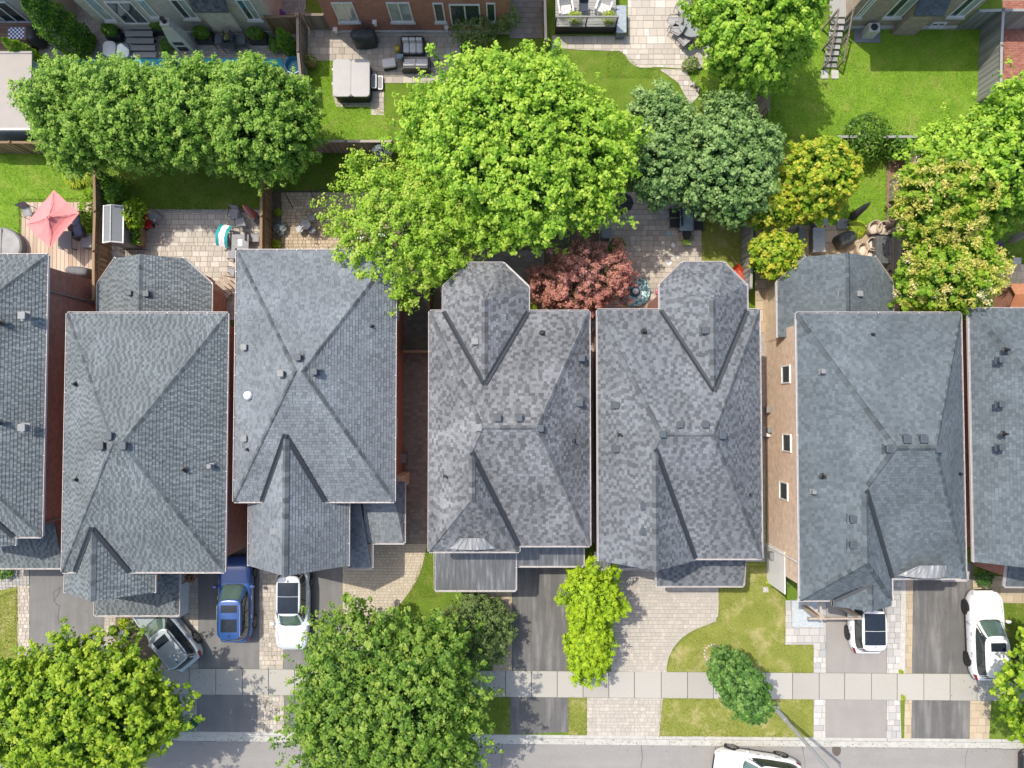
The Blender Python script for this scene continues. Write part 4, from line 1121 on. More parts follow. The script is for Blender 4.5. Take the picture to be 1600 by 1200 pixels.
for px, py, z, k in ((1560, 563, 6.6, 'box'), (1560, 632, 6.6, 'box'), (1560, 699, 6.6, 'box'), (1570, 547, 6.7, 'pipe'), (1567, 678, 6.7, 'pipe')): vent(r7, px, py, z, k, s=.28)
z = 2.95
metal_roof(h7, (1468, 893, 1505, 906), 2.9, .1, 2, 'porch_roof')
a, b = U(1571, 916, z), U(1660, 916, z)
low_roof(h7, [[a, b, Vector((b.x, S7 + .4, 3.6)), Vector((a.x, S7 + .4, 3.6))]], 'blue', gut=[(a, b), (Vector((a.x, S7 + .4, 3.4)), a)])
wall(h7, [{'p': rect(a.x + .3, a.y + .4, b.x, S7 + .6), 'z1': 2.8}], BR['red'], 'porch_wall')

# ---- rear row: garden fronts seen from above
def UW(px, py, Yw):
    """Point on a south wall at Yw seen at a picture position."""
    x, y = (px - 800.0) / F, (600.0 - py) / F
    k = (y * ct + st) / (ct - y * st); s = Yw / k
    return Vector((x * s / (ct - y * st), Yw, H - s))
def rear_house(label, px0, px1, pyb, mat, depth=12.0, z1=5.75):
    Yw = UY(pyb, 0); x0, x1 = UX(px0), UX(px1)
    h = thing('house', label, 'house', ((x0 + x1) / 2, Yw + depth / 2, 0))
    wall(h, [rect(x0, Yw, x1, Yw + depth)], mat, z1=z1)
    o = .42; a, b, c, d = Vector((x0 - o, Yw - o, z1)), Vector((x1 + o, Yw - o, z1)), Vector((x1 + o, Yw + depth + o, z1)), Vector((x0 - o, Yw + depth + o, z1))
    m = (x1 - x0) / 2 * .9; e, f = Vector((x0 + m, Yw + depth / 2, z1 + 3)), Vector((x1 - m, Yw + depth / 2, z1 + 3))
    rm = MB()
    for pl in ([a, b, f, e], [b, c, f], [c, d, e, f], [d, a, e]): rm.slab(pl, .15)
    rm.build('roof', SH['blue'], h, world=True)
    gutter(h, a, b)
    pb = MB(); pb.box(((x0 + x1) / 2, Yw - .04, .12), (x1 - x0, .1, .28)); pb.build('plinth', M_concw, h, world=True)
    return h, Yw
def wwin(h, Yw, bl, tr, **kw):
    A, B_ = UW(*bl, Yw), UW(*tr, Yw)
    x0, x1 = A.x, A.x + abs(B_.x - A.x)
    zz = (A.z + B_.z) / 2
    return A, B_
def wall_window(h, Yw, x0, x1, pyb, pyt, panes=2, **kw):
    """Window given by the picture x of its sill ends and y of sill and head."""
    a, b = UW(x0, pyb, Yw), UW(x1, pyb, Yw); t = UW(x0, pyt, Yw)
    return window(h, ((a.x + b.x) / 2, Yw, (a.z + t.z) / 2), 'S', b.x - a.x, t.z - a.z, panes=panes, **kw)
b3, y3 = rear_house('red brick house at the top with white framed windows', 515, 797, 51, BR['orange'])
for x0, x1, pb, pt, n in ((530, 562, 33, 3, 2), (612, 647, 33, 3, 2), (681, 697, 33, 4, 1), (761, 775, 33, 4, 1)): wall_window(b3, y3, x0, x1, pb, pt, n, gmat=M_glasslight if n == 2 else M_glass)
wall_window(b3, y3, 706, 752, 39, 6, 2, name='sliding_door', sill=False)
for px, py in ((525, 45), (586, 34), (698, 42)):
    p = UW(px, py, y3); lm = MB(); lm.box((p.x, y3 - .1, p.z), (.16, .16, .3), taper=.7); lm.box((p.x, y3 - .1, p.z + .18), (.24, .24, .05)); lm.build('wall_lantern', M_white, b3, world=True)
b2, y2 = rear_house('pale stone house at the top with garden steps and planters', 160, 434, 52, BR['stone'])
for x0, x1, pb, pt, n in ((165, 182, 31, -4, 1), (236, 250, 26, -2, 1), (288, 312, 28, -2, 2), (388, 410, 30, -2, 2)): wall_window(b2, y2, x0, x1, pb, pt, n, gmat=M_glasslight if n == 1 else M_glass, gm2=M_glasslight)
wall_window(b2, y2, 196, 236, 36, 2, 2, name='patio_door', sill=False, gmat=M_glass)
bp = UX(334), UX(378); yb_ = UY(57, 0)
bm = MB(); bm.prism(rect(bp[0], yb_, bp[1], y2 + .05), -.05, 3.0); bm.build('bay_wall', BR['stone'], b2, world=True)
shr = shingle_roof(b2, [[Vector((bp[0] - .15, yb_ - .2, 2.95)), Vector((bp[1] + .15, yb_ - .2, 2.95)), Vector((bp[1] + .15, y2, 3.6)), Vector((bp[0] - .15, y2, 3.6))]], 'mottle2', 'bay_roof')
b5, y5 = rear_house('brown brick house at the top right above the big lawn', 1316, 1503, 44, BR['brown'])
for x0, x1, pb, pt in ((1334, 1345, 26, -4), (1380, 1408, 26, -4), (1480, 1506, 25, -4)): wall_window(b5, y5, x0, x1, pb, pt, 2, gmat=M_glass, gm2=M_glasslight)
bp = UX(1403), UX(1440); yb_ = UY(55, 0)
bm = MB(); bm.prism(rect(bp[0], yb_, bp[1], y5 + .05), -.05, 2.6); bm.build('bay_wall', BR['brown'], b5, world=True)
shingle_roof(b5, [[Vector((bp[0] - .15, yb_ - .25, 2.55)), Vector((bp[1] + .15, yb_ - .25, 2.55)), Vector((bp[1] + .15, y5, 3.3)), Vector((bp[0] - .15, y5, 3.3))]], 'blue', 'bay_roof')
window(b5, (UX(1470), y5, .45), 'S', .8, .4, panes=2)
M_stucco = plain('stucco', (.36, .34, .32), .9, var=.08)
b1_, y1_ = rear_house('grey stucco house in the top left corner', -120, 108, 37, M_stucco)
wall_window(b1_, y1_, 10, 48, 34, 2, 2, name='patio_door', sill=False)
# ================================================================ TREES AND PLANTS
M_bark = plain('bark', (.13, .10, .075), .95, var=.35, scale=12, bmp=.8)
M_barkgrey = plain('bark_grey', (.22, .20, .18), .95, var=.3, scale=12, bmp=.8)
LEAF = {
 'lime': leaf_mat('leaf_lime', [(0, (.03, .09, .010)), (.4, (.11, .25, .018)), (.75, (.27, .47, .035)), (1, (.50, .64, .09))], .42),
 'maple': leaf_mat('leaf_maple', [(0, (.03, .085, .008)), (.4, (.10, .21, .012)), (.75, (.25, .40, .022)), (1, (.44, .54, .05))], .42),
 'street': leaf_mat('leaf_street_maple', [(0, (.018, .055, .010)), (.4, (.065, .155, .018)), (.75, (.155, .29, .032)), (1, (.31, .42, .07))], .4),
 'pear': leaf_mat('leaf_pear', [(0, (.02, .065, .010)), (.4, (.075, .185, .018)), (.75, (.19, .36, .036)), (1, (.38, .52, .10))], .4),
 'bluegreen': leaf_mat('leaf_bluegreen', [(0, (.012, .045, .014)), (.4, (.055, .135, .032)), (.75, (.14, .255, .062)), (1, (.30, .43, .14))], .25),
 'golden': leaf_mat('leaf_golden', [(0, (.045, .13, .008)), (.4, (.12, .25, .012)), (.75, (.26, .41, .02)), (1, (.58, .54, .06))], .4),
 'lilac': leaf_mat('leaf_lilac', [(0, (.04, .12, .008)), (.5, (.13, .28, .018)), (1, (.32, .46, .035))], .4),
 'blossom': leaf_mat('blossom_cream', [(0, (.38, .44, .05)), (.5, (.58, .56, .13)), (.85, (.74, .63, .26)), (1, (.8, .78, .6))], .4),
 'locust': leaf_mat('leaf_locust', [(0, (.07, .17, .012)), (.45, (.20, .37, .025)), (.85, (.36, .53, .05)), (1, (.52, .6, .12))], .45),
 'smoke': leaf_mat('leaf_smoke', [(0, (.10, .09, .045)), (.3, (.21, .12, .075)), (.6, (.40, .16, .12)), (1, (.55, .26, .205))], .25),
 'cedar': leaf_mat('leaf_cedar', [(0, (.085, .19, .006)), (.45, (.21, .36, .010)), (1, (.42, .56, .022))], .3),
 'darktree': leaf_mat('leaf_dark', [(0, (.02, .065, .012)), (.45, (.05, .135, .022)), (.85, (.10, .215, .04)), (1, (.2, .32, .07))], .25),
 'yew': leaf_mat('leaf_yew', [(0, (.04, .085, .022)), (.5, (.09, .15, .038)), (1, (.18, .24, .07))], .2),
 'spruce': leaf_mat('leaf_spruce', [(0, (.10, .14, .13)), (.5, (.2, .245, .23)), (1, (.34, .38, .37))], .1),
 'box': leaf_mat('leaf_box', [(0, (.045, .13, .012)), (.5, (.10, .23, .02)), (1, (.19, .34, .03))], .3),
 'hosta': leaf_mat('leaf_hosta', [(0, (.12, .22, .012)), (.5, (.28, .38, .02)), (1, (.5, .55, .05))], .3),
 'willow': leaf_mat('leaf_willow', [(0, (.09, .15, .04)), (.5, (.18, .25, .07)), (1, (.32, .38, .14))], .3),
 'flower': leaf_mat('flower_mix', [(0, (.45, .06, .10)), (.35, (.6, .35, .32)), (.6, (.65, .5, .06)), (1, (.7, .65, .6))], .2),
}
def wobble(d, r, k, f):
    """Smooth lumpy noise of directions d."""
    s = np.zeros(len(d))
    for i in range(k):
        w = r.normal(0, f, 3); s += np.sin(d @ w + r.uniform(0, 6.28))
    return s / math.sqrt(k)
def unit(v): return v / np.maximum(np.linalg.norm(v, axis=1, keepdims=True), 1e-9)
def leaf_quads(c, n, size, r, aspect=.7):
    """Pointed leaves at c with normals n."""
    k = len(c)
    t = unit(np.cross(n, unit(r.normal(size=(k, 3)))))
    b = np.cross(n, t); s = (size * r.uniform(.6, 1.35, k))[:, None]
    fold = n * s * .18
    return np.stack([c - t * s, c - b * s * aspect * .8 + fold, c + t * s, c + b * s * aspect * .8 + fold], 1).reshape(-1, 3)
def crown_leaves(r, rad, tips, per, leaf, lump=.16, freq=2.6, twig=.9, spread=.2, low=-.25, up=.55, fill=.25, spike=.12, lumpk=7, contrast=1.15, depth=.8):
    """Leaf rosettes at twig ends of a lumpy ellipsoid, older leaves strung behind them, inner leaves darkened as painted crown shade."""
    rad = np.array(rad)
    tips = int(tips * 1.6); per = per * .66; spread = spread * .78
    d = unit(r.normal(size=(int(tips * 2.2), 3)))
    d = d[d[:, 2] > low][:tips]
    w = 1 + lump * wobble(d, r, lumpk, freq) + lump * .26 * wobble(d, r, 9, freq * 2.6) + r.normal(0, .034, len(d)) + (r.random(len(d)) < .2) * r.uniform(0, spike, len(d))
    w -= (.95 / rad.mean()) * np.clip(depth, 0, 1) * r.random(len(d)) ** 1.6
    tip = d * w[:, None] * rad
    outw = unit(d / rad); g = unit(outw * .8 + np.array([0, 0, .45]) + r.normal(0, .12, d.shape))
    vig = np.clip(r.normal(1.0, .28, len(d)), .45, 1.7)
    C = []; Nn = []; T = []
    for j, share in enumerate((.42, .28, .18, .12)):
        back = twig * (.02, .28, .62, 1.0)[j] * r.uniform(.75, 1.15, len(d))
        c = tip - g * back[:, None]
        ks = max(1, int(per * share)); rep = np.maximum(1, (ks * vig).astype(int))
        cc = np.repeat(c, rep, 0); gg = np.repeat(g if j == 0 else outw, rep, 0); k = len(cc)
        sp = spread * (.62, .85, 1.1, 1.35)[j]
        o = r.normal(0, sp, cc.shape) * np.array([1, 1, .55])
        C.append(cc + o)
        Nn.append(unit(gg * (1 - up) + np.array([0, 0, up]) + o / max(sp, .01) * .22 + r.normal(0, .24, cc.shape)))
        tb = np.repeat(np.clip((.80, .56, .36, .22)[j] + r.normal(0, .10, len(c)), 0, 1), rep)  # paler young tips; tones drop inward as painted depth shade
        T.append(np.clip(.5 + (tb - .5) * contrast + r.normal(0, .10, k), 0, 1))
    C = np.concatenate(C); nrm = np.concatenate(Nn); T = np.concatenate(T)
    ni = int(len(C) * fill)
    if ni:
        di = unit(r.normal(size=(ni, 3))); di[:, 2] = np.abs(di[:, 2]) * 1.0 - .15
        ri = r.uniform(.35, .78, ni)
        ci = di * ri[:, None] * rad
        C = np.concatenate([C, ci]); nrm = np.concatenate([nrm, unit(np.array([0, 0, .7]) + r.normal(0, .6, ci.shape))]); T = np.concatenate([T, np.clip(r.normal(.14, .10, ni), 0, 1)])  # crown interior shade is put into the fill leaves' tone
    return leaf_quads(C, nrm, leaf, r, .85), T, tip
def put_leaves(name, root, v, tone, mat, off=(0, 0, 0)):
    o = bpy.data.objects.new(name, raw_mesh(name, v + np.array(off), 4, mat, tone))
    COL.objects.link(o); o.parent = root
    return o
def trunk_mesh(root, hgt, rb, tips, czmid, r, bark, limbs=9):
    m = MB(); j = lambda s: random.uniform(-s, s)
    top = Vector((j(.15), j(.15), hgt))
    m.tube([(0, 0, -.05), (j(.04), j(.04), hgt * .12), (j(.06), j(.06), hgt * .5), top], [rb * 1.5, rb, rb * .8, rb * .45], 8)
    idx = r.choice(len(tips), min(limbs, len(tips)), replace=False)
    for i in idx:
        t = Vector(tips[i]) * .86 + Vector((0, 0, czmid)); s = Vector((0, 0, hgt * random.uniform(.5, .95)))
        mid = s.lerp(t, .5) + Vector((j(.2), j(.2), .15))
        m.tube([s, mid, t], [rb * .45, rb * .26, rb * .07], 5)
    return m.build('trunk', bark, root)
def tree(label, box, zw, ztop, kind, tips, per, leaf, zbot=1.6, name='tree', bark=None, rb=.16, cat='tree', group=None, seed=None, **kw):
    """A tree surveyed by its crown outline: box in the picture at height zw."""
    r = np.random.default_rng(seed if seed is not None else int(box[0] * 7 + box[1]))
    a, b = U(box[0], box[3], zw), U(box[2], box[1], zw)
    cx, cy = (a.x + b.x) / 2, (a.y + b.y) / 2; rx, ry = (b.x - a.x) / 2 * .9, (b.y - a.y) / 2 * .9
    rz = (ztop - zbot) / 2 ; cz = (ztop + zbot) / 2
    root = thing(name, label, cat, (cx, cy, 0), 0, group)
    v, t, tp = crown_leaves(r, (rx, ry, rz), tips, per, leaf, **kw)
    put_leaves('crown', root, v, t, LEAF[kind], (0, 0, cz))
    trunk_mesh(root, max(.3, cz * .95), rb, tp, cz, r, bark or M_bark)
    return root, (rx, ry, rz, cz), r
def bush(label, px, py, w, h, kind, n=500, leaf=.07, z0=0.0, name='shrub', cat='shrub', group=None, shape='round', parent=None, seed=1, wy=None):
    """Low shrub of loose leaves around short stems."""
    r = np.random.default_rng(seed + int(px * 3 + py)); p = U(px, py, z0 + h * .5)
    root = thing(name, label, cat, (p.x, p.y, z0), 0, group) if parent is None else parent
    off = (0, 0, h * .45)
    d = unit(r.normal(size=(n, 3))); d[:, 2] = np.abs(d[:, 2]) * .95 - .1
    wv = 1 + .2 * wobble(d, r, 5, 3.0)
    c = d * (wv * r.uniform(.7, 1.05, n))[:, None] * np.array([w / 2, (wy or w) / 2, h * .52])
    if shape == 'rosette':
        a = r.uniform(0, 6.28, n); q = np.sqrt(r.uniform(.02, 1, n))
        c = np.c_[np.cos(a) * q * w / 2, np.sin(a) * q * w / 2, h * (.5 - .55 * q ** 2)]
        nn = unit(np.c_[np.cos(a) * .6 * q, np.sin(a) * .6 * q, np.ones(n)] + r.normal(0, .2, (n, 3)))
        t = np.c_[np.cos(a), np.sin(a), -.5 * q]; t = unit(t); bb = np.cross(nn, t); s = (leaf * r.uniform(.7, 1.3, n))[:, None]
        v = np.stack([c - t * s, c - bb * s * .32, c + t * s, c + bb * s * .32], 1).reshape(-1, 3)
    else:
        nn = unit(d * .6 + np.array([0, 0, .5]) + r.normal(0, .4, (n, 3)))
        v = leaf_quads(c, nn, leaf, r)
    put_leaves('foliage', root, v, np.clip(r.normal(.55, .22, n), 0, 1), LEAF[kind], off)
    m = MB()
    for i in range(4):
        a = random.uniform(0, 6.28); m.tube([(0, 0, 0), (math.cos(a) * w * .2, math.sin(a) * w * .2, h * .5)], [.025, .008], 5)
    m.build('stem', M_bark, root)
    return root

# ---- big trees
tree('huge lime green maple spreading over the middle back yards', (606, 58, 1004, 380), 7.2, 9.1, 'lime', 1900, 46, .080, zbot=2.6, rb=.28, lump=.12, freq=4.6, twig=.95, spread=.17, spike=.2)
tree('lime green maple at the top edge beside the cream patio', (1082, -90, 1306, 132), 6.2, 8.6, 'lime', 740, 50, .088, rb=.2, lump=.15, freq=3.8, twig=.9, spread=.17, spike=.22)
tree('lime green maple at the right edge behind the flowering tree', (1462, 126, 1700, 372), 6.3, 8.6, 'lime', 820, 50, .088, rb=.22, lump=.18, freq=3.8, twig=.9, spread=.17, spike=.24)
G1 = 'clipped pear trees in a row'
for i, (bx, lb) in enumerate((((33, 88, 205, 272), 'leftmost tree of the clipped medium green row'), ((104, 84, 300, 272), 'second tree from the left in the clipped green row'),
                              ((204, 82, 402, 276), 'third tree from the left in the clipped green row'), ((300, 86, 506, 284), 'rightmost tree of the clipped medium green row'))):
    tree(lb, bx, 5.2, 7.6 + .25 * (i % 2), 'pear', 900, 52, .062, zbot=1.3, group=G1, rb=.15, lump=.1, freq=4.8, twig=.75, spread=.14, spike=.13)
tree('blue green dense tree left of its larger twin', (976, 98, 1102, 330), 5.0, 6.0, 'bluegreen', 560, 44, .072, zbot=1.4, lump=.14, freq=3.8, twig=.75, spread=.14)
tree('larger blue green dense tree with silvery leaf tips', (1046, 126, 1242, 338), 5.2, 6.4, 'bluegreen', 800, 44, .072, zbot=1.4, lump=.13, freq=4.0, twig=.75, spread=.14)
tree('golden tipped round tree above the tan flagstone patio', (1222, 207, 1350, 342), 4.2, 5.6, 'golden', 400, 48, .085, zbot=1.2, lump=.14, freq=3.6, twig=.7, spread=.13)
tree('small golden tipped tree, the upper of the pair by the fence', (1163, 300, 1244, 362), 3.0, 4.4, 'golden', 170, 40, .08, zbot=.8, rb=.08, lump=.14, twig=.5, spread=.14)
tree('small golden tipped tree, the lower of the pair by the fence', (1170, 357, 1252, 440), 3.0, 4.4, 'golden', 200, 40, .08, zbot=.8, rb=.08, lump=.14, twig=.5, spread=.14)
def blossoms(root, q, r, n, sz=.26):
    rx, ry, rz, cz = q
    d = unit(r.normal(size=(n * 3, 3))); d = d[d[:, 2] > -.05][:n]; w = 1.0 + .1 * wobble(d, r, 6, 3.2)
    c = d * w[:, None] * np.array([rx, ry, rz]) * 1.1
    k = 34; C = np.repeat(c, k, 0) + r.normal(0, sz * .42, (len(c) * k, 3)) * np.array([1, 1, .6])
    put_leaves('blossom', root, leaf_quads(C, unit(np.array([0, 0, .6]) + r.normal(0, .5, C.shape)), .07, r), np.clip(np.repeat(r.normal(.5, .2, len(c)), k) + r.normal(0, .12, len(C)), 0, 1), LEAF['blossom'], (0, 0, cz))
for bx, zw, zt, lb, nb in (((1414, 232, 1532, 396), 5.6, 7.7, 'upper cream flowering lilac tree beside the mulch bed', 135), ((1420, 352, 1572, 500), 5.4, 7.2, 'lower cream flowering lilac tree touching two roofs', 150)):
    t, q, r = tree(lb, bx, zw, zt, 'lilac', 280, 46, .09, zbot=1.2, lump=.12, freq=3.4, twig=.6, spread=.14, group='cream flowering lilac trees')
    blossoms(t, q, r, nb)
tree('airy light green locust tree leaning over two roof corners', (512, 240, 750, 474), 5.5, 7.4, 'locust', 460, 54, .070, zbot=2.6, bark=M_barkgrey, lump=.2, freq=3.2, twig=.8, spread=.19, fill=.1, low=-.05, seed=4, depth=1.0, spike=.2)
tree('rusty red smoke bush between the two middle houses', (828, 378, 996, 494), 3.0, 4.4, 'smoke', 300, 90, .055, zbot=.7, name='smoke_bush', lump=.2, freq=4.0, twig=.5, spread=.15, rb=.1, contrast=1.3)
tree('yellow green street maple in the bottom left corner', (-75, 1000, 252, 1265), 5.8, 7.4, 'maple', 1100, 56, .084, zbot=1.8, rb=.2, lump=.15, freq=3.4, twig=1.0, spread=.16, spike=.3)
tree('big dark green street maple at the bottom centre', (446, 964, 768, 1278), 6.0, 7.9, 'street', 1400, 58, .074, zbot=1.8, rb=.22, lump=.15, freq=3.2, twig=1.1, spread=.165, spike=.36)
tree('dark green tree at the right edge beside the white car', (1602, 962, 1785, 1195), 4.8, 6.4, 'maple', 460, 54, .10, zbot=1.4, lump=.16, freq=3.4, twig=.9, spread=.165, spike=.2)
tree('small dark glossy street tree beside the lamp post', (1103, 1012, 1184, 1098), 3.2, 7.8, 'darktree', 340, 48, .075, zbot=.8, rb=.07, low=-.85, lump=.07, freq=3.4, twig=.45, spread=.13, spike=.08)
# lime cedars: two clipped columns
for bx, zt, lb in (((874, 862, 976, 1000), 4.3, 'larger lime green cedar between the two driveways'), ((878, 948, 962, 1070), 3.4, 'smaller lime green cedar reaching the sidewalk')):
    tree(lb, bx, zt * .55, zt, 'cedar', 300, 80, .055, zbot=.1, name='cedar', group='lime green cedars', lump=.14, freq=4.8, twig=.5, spread=.12, up=.6, spike=.12, rb=.1, contrast=1.1)
tree('dull dark yew in front of the metal porch roof', (690, 922, 803, 1052), 1.7, 2.8, 'yew', 300, 48, .06, zbot=.1, name='yew_bush', cat='shrub', lump=.16, freq=4.0, twig=.4, spread=.14, rb=.08)
# cone shaped trees in the far left yards
def column_tree(label, base_px, top_px, hgt, w, kind, n, leaf=.07, group=None, name='columnar_tree', seed=3):
    r = np.random.default_rng(seed + int(base_px[0])); p = U(*base_px, 0)
    root = thing(name, label, 'tree', p, 0, group)
    tz = r.power(1.6, n); tz = 1 - tz if False else r.uniform(0, 1, n)
    a = r.uniform(0, 6.28, n); prof = np.sin(np.pi * np.clip(tz * .86 + .14, 0, 1)) ** .6 * (1 - tz * .35)
    lum = 1 + .22 * np.sin(a * 3 + tz * 9) * np.sin(tz * 23 + a)
    q = w / 2 * prof * lum * r.uniform(.75, 1.05, n)
    c = np.c_[np.cos(a) * q, np.sin(a) * q, .1 + tz * hgt * .97]
    nn = unit(np.c_[np.cos(a), np.sin(a), np.full(n, .8)] + r.normal(0, .4, (n, 3)))
    put_leaves('crown', root, leaf_quads(c, nn, leaf, r), np.clip(r.normal(.5, .2, n) + .15 * np.sin(tz * 30), 0, 1), LEAF[kind])
    m = MB(); m.tube([(0, 0, -.05), (0, 0, hgt * .9)], [.09, .02], 6); m.build('trunk', M_bark, root)
    return root
column_tree('taller pointed cedar rising beside the top left house', (131, 80), None, 5.2, 1.9, 'pear', 5200, group='pointed cedars at the top left')
column_tree('second pointed cedar close behind the tallest one at the top left', (140, 70), None, 5.6, 1.5, 'pear', 4200, group='pointed cedars at the top left', seed=8)
column_tree('short pale pointed cedar in front of the flat beige roof', (70, 108), None, 3.4, 1.2, 'locust', 2200, group='pointed cedars at the top left', seed=9)
column_tree('clipped dark green column shrub against the fence by the pool', (458, 82), None, 2.6, 1.0, 'box', 3000, .055, name='column_shrub')
# loose shrubs
bush('grey green willowy shrub in front of the brick house patio door', 742, 42, 2.3, 2.0, 'willow', 1500, .08)
bush('second willowy shrub at the corner of the brick house', 790, 30, 1.5, 2.3, 'willow', 900, .08, seed=5)
bush('silver blue spruce tip beside the fence under the lime maple', 597, 234, 1.1, 2.0, 'spruce', 700, .05, cat='shrub')
bush('dark leafy shrub between the lawn fence and the golden tree', 1352, 215, 2.3, 2.4, 'street', 1900, .09)
bush('pale green sapling in the fence corner by the mulch bed', 1400, 228, 1.5, 2.0, 'pear', 800, .09)
bush('ivy clump on the fence corner beside the storage shed', 172, 296, 1.8, 1.7, 'box', 1300, .09)
bush('light vine growing over the fence by the parasol deck', 139, 330, .9, 1.6, 'locust', 700, .08, wy=2.6)
bush('yellow green daylily clump on the left lawn', 118, 271, 1.5, .6, 'hosta', 380, .16, shape='rosette', name='daylily')
bush('second daylily clump right beside the deck fence', 134, 276, 1.0, .5, 'hosta', 240, .15, shape='rosette', name='daylily')
bush('bright yellow hosta next to the wicker chairs', 1340, 357, .9, .5, 'hosta', 260, .16, shape='rosette', name='hosta')
bush('small pale hosta in the mulch bed, nearer the lawn fence', 1401, 279, .45, .3, 'hosta', 90, .1, shape='rosette', name='hosta')
bush('small pale hosta in the mulch bed, nearer the patio', 1401, 317, .5, .3, 'hosta', 90, .1, shape='rosette', name='hosta')
for i, (x, y, s, k, lb) in enumerate(((434, 332, .4, 'hosta', 'small plant by the fence, first from the lawn'), (437, 357, .75, 'spruce', 'grey leaved round plant in the fence bed'), (432, 382, .5, 'hosta', 'small green plant nearest the pale roof in the fence bed'),
                       (193, 974, .6, 'hosta', 'yellow green plant in the bed beside the silver car'), (207, 978, .6, 'willow', 'white edged hosta beside the silver car hood'), (194, 991, .55, 'spruce', 'grey leaved plant in the bed left of the silver car'), (176, 985, .5, 'box', 'dark small plant at the left end of the bed by the silver car'),
                       (1212, 905, .7, 'box', 'leafy plants by the white panel of the tan brick wall'), (1204, 912, .4, 'hosta', 'pale plant beside the stepping stone by the tan wall'), (1410, 437, 1.2, 'street', 'dark shrub between the covered bench and the flowering tree'), (1420, 482, .9, 'darktree', 'low dark plant in the narrow gap right of the rear roof'),
                       (1538, 904, .9, 'darktree', 'dark round bush beside the right hand porch'), (8, 893, .9, 'box', 'dark green bush at the left edge under the low roof'), (832, 475, .8, 'hosta', 'yellow green plant at the roof corner below the smoke bush'), (900, 395, 1.5, 'darktree', 'dark green shrub behind the smoke bush'), (963, 385, 1.0, 'street', 'low leafy shrub where the patio meets the smoke bush'),
                       (1408, 1050, .16, 'hosta', 'tiny weed in the sidewalk gap by the pebble strip'), (1411, 1090, .2, 'hosta', 'weed tuft below the sidewalk by the pebble strip'), (700, 430, 1.0, 'street', 'leafy shrub in the dark gap behind the middle house'), (1080, 100, .9, 'willow', 'pale wispy shrub beside the round table'), (260, 72, .9, 'box', 'round fern beside the outdoor fireplace'),
                       (432, 70, .9, 'box', 'low green shrub beside the column shrub'), (925, 880, .6, 'cedar', 'lime green sprig in the gap between the two dark roofs'))):
    bush(lb, x, y, s, s * .8, k, int(260 * s) + 90, .075 if s < 1 else .085, name='garden_plant', cat='plant', seed=i)
# ================================================================ CARS
def paint(name, c, metal=.0): 
    m = plain('paint_' + name, c, .28, metal=metal, var=.02, scale=2, coat=1.0); return m
M_rubber = plain('tyre_rubber', (.02, .02, .021), .85, var=.2)
M_rim = plain('alloy_rim', (.32, .33, .34), .35, metal=.8)
M_rimdark = plain('alloy_rim_dark', (.06, .06, .065), .35, metal=.6)
M_blackplastic = plain('black_plastic', (.022, .022, .025), .6, var=.15)
M_carglass = glass_mat('car_glass', (.022, .032, .034), .03)
M_carglassgreen = glass_mat('car_windshield', (.07, .115, .10), .04)
M_sunroof = plain('sunroof_glass', (.018, .024, .034), .12, var=.2)
M_headlight = plain('headlight_lens', (.45, .47, .5), .12, var=.2, scale=20)
M_tail = plain('tail_light_red', (.2, .012, .015), .2, var=.2, scale=20)
M_chrome = plain('chrome', (.6, .6, .62), .18, metal=1.0)
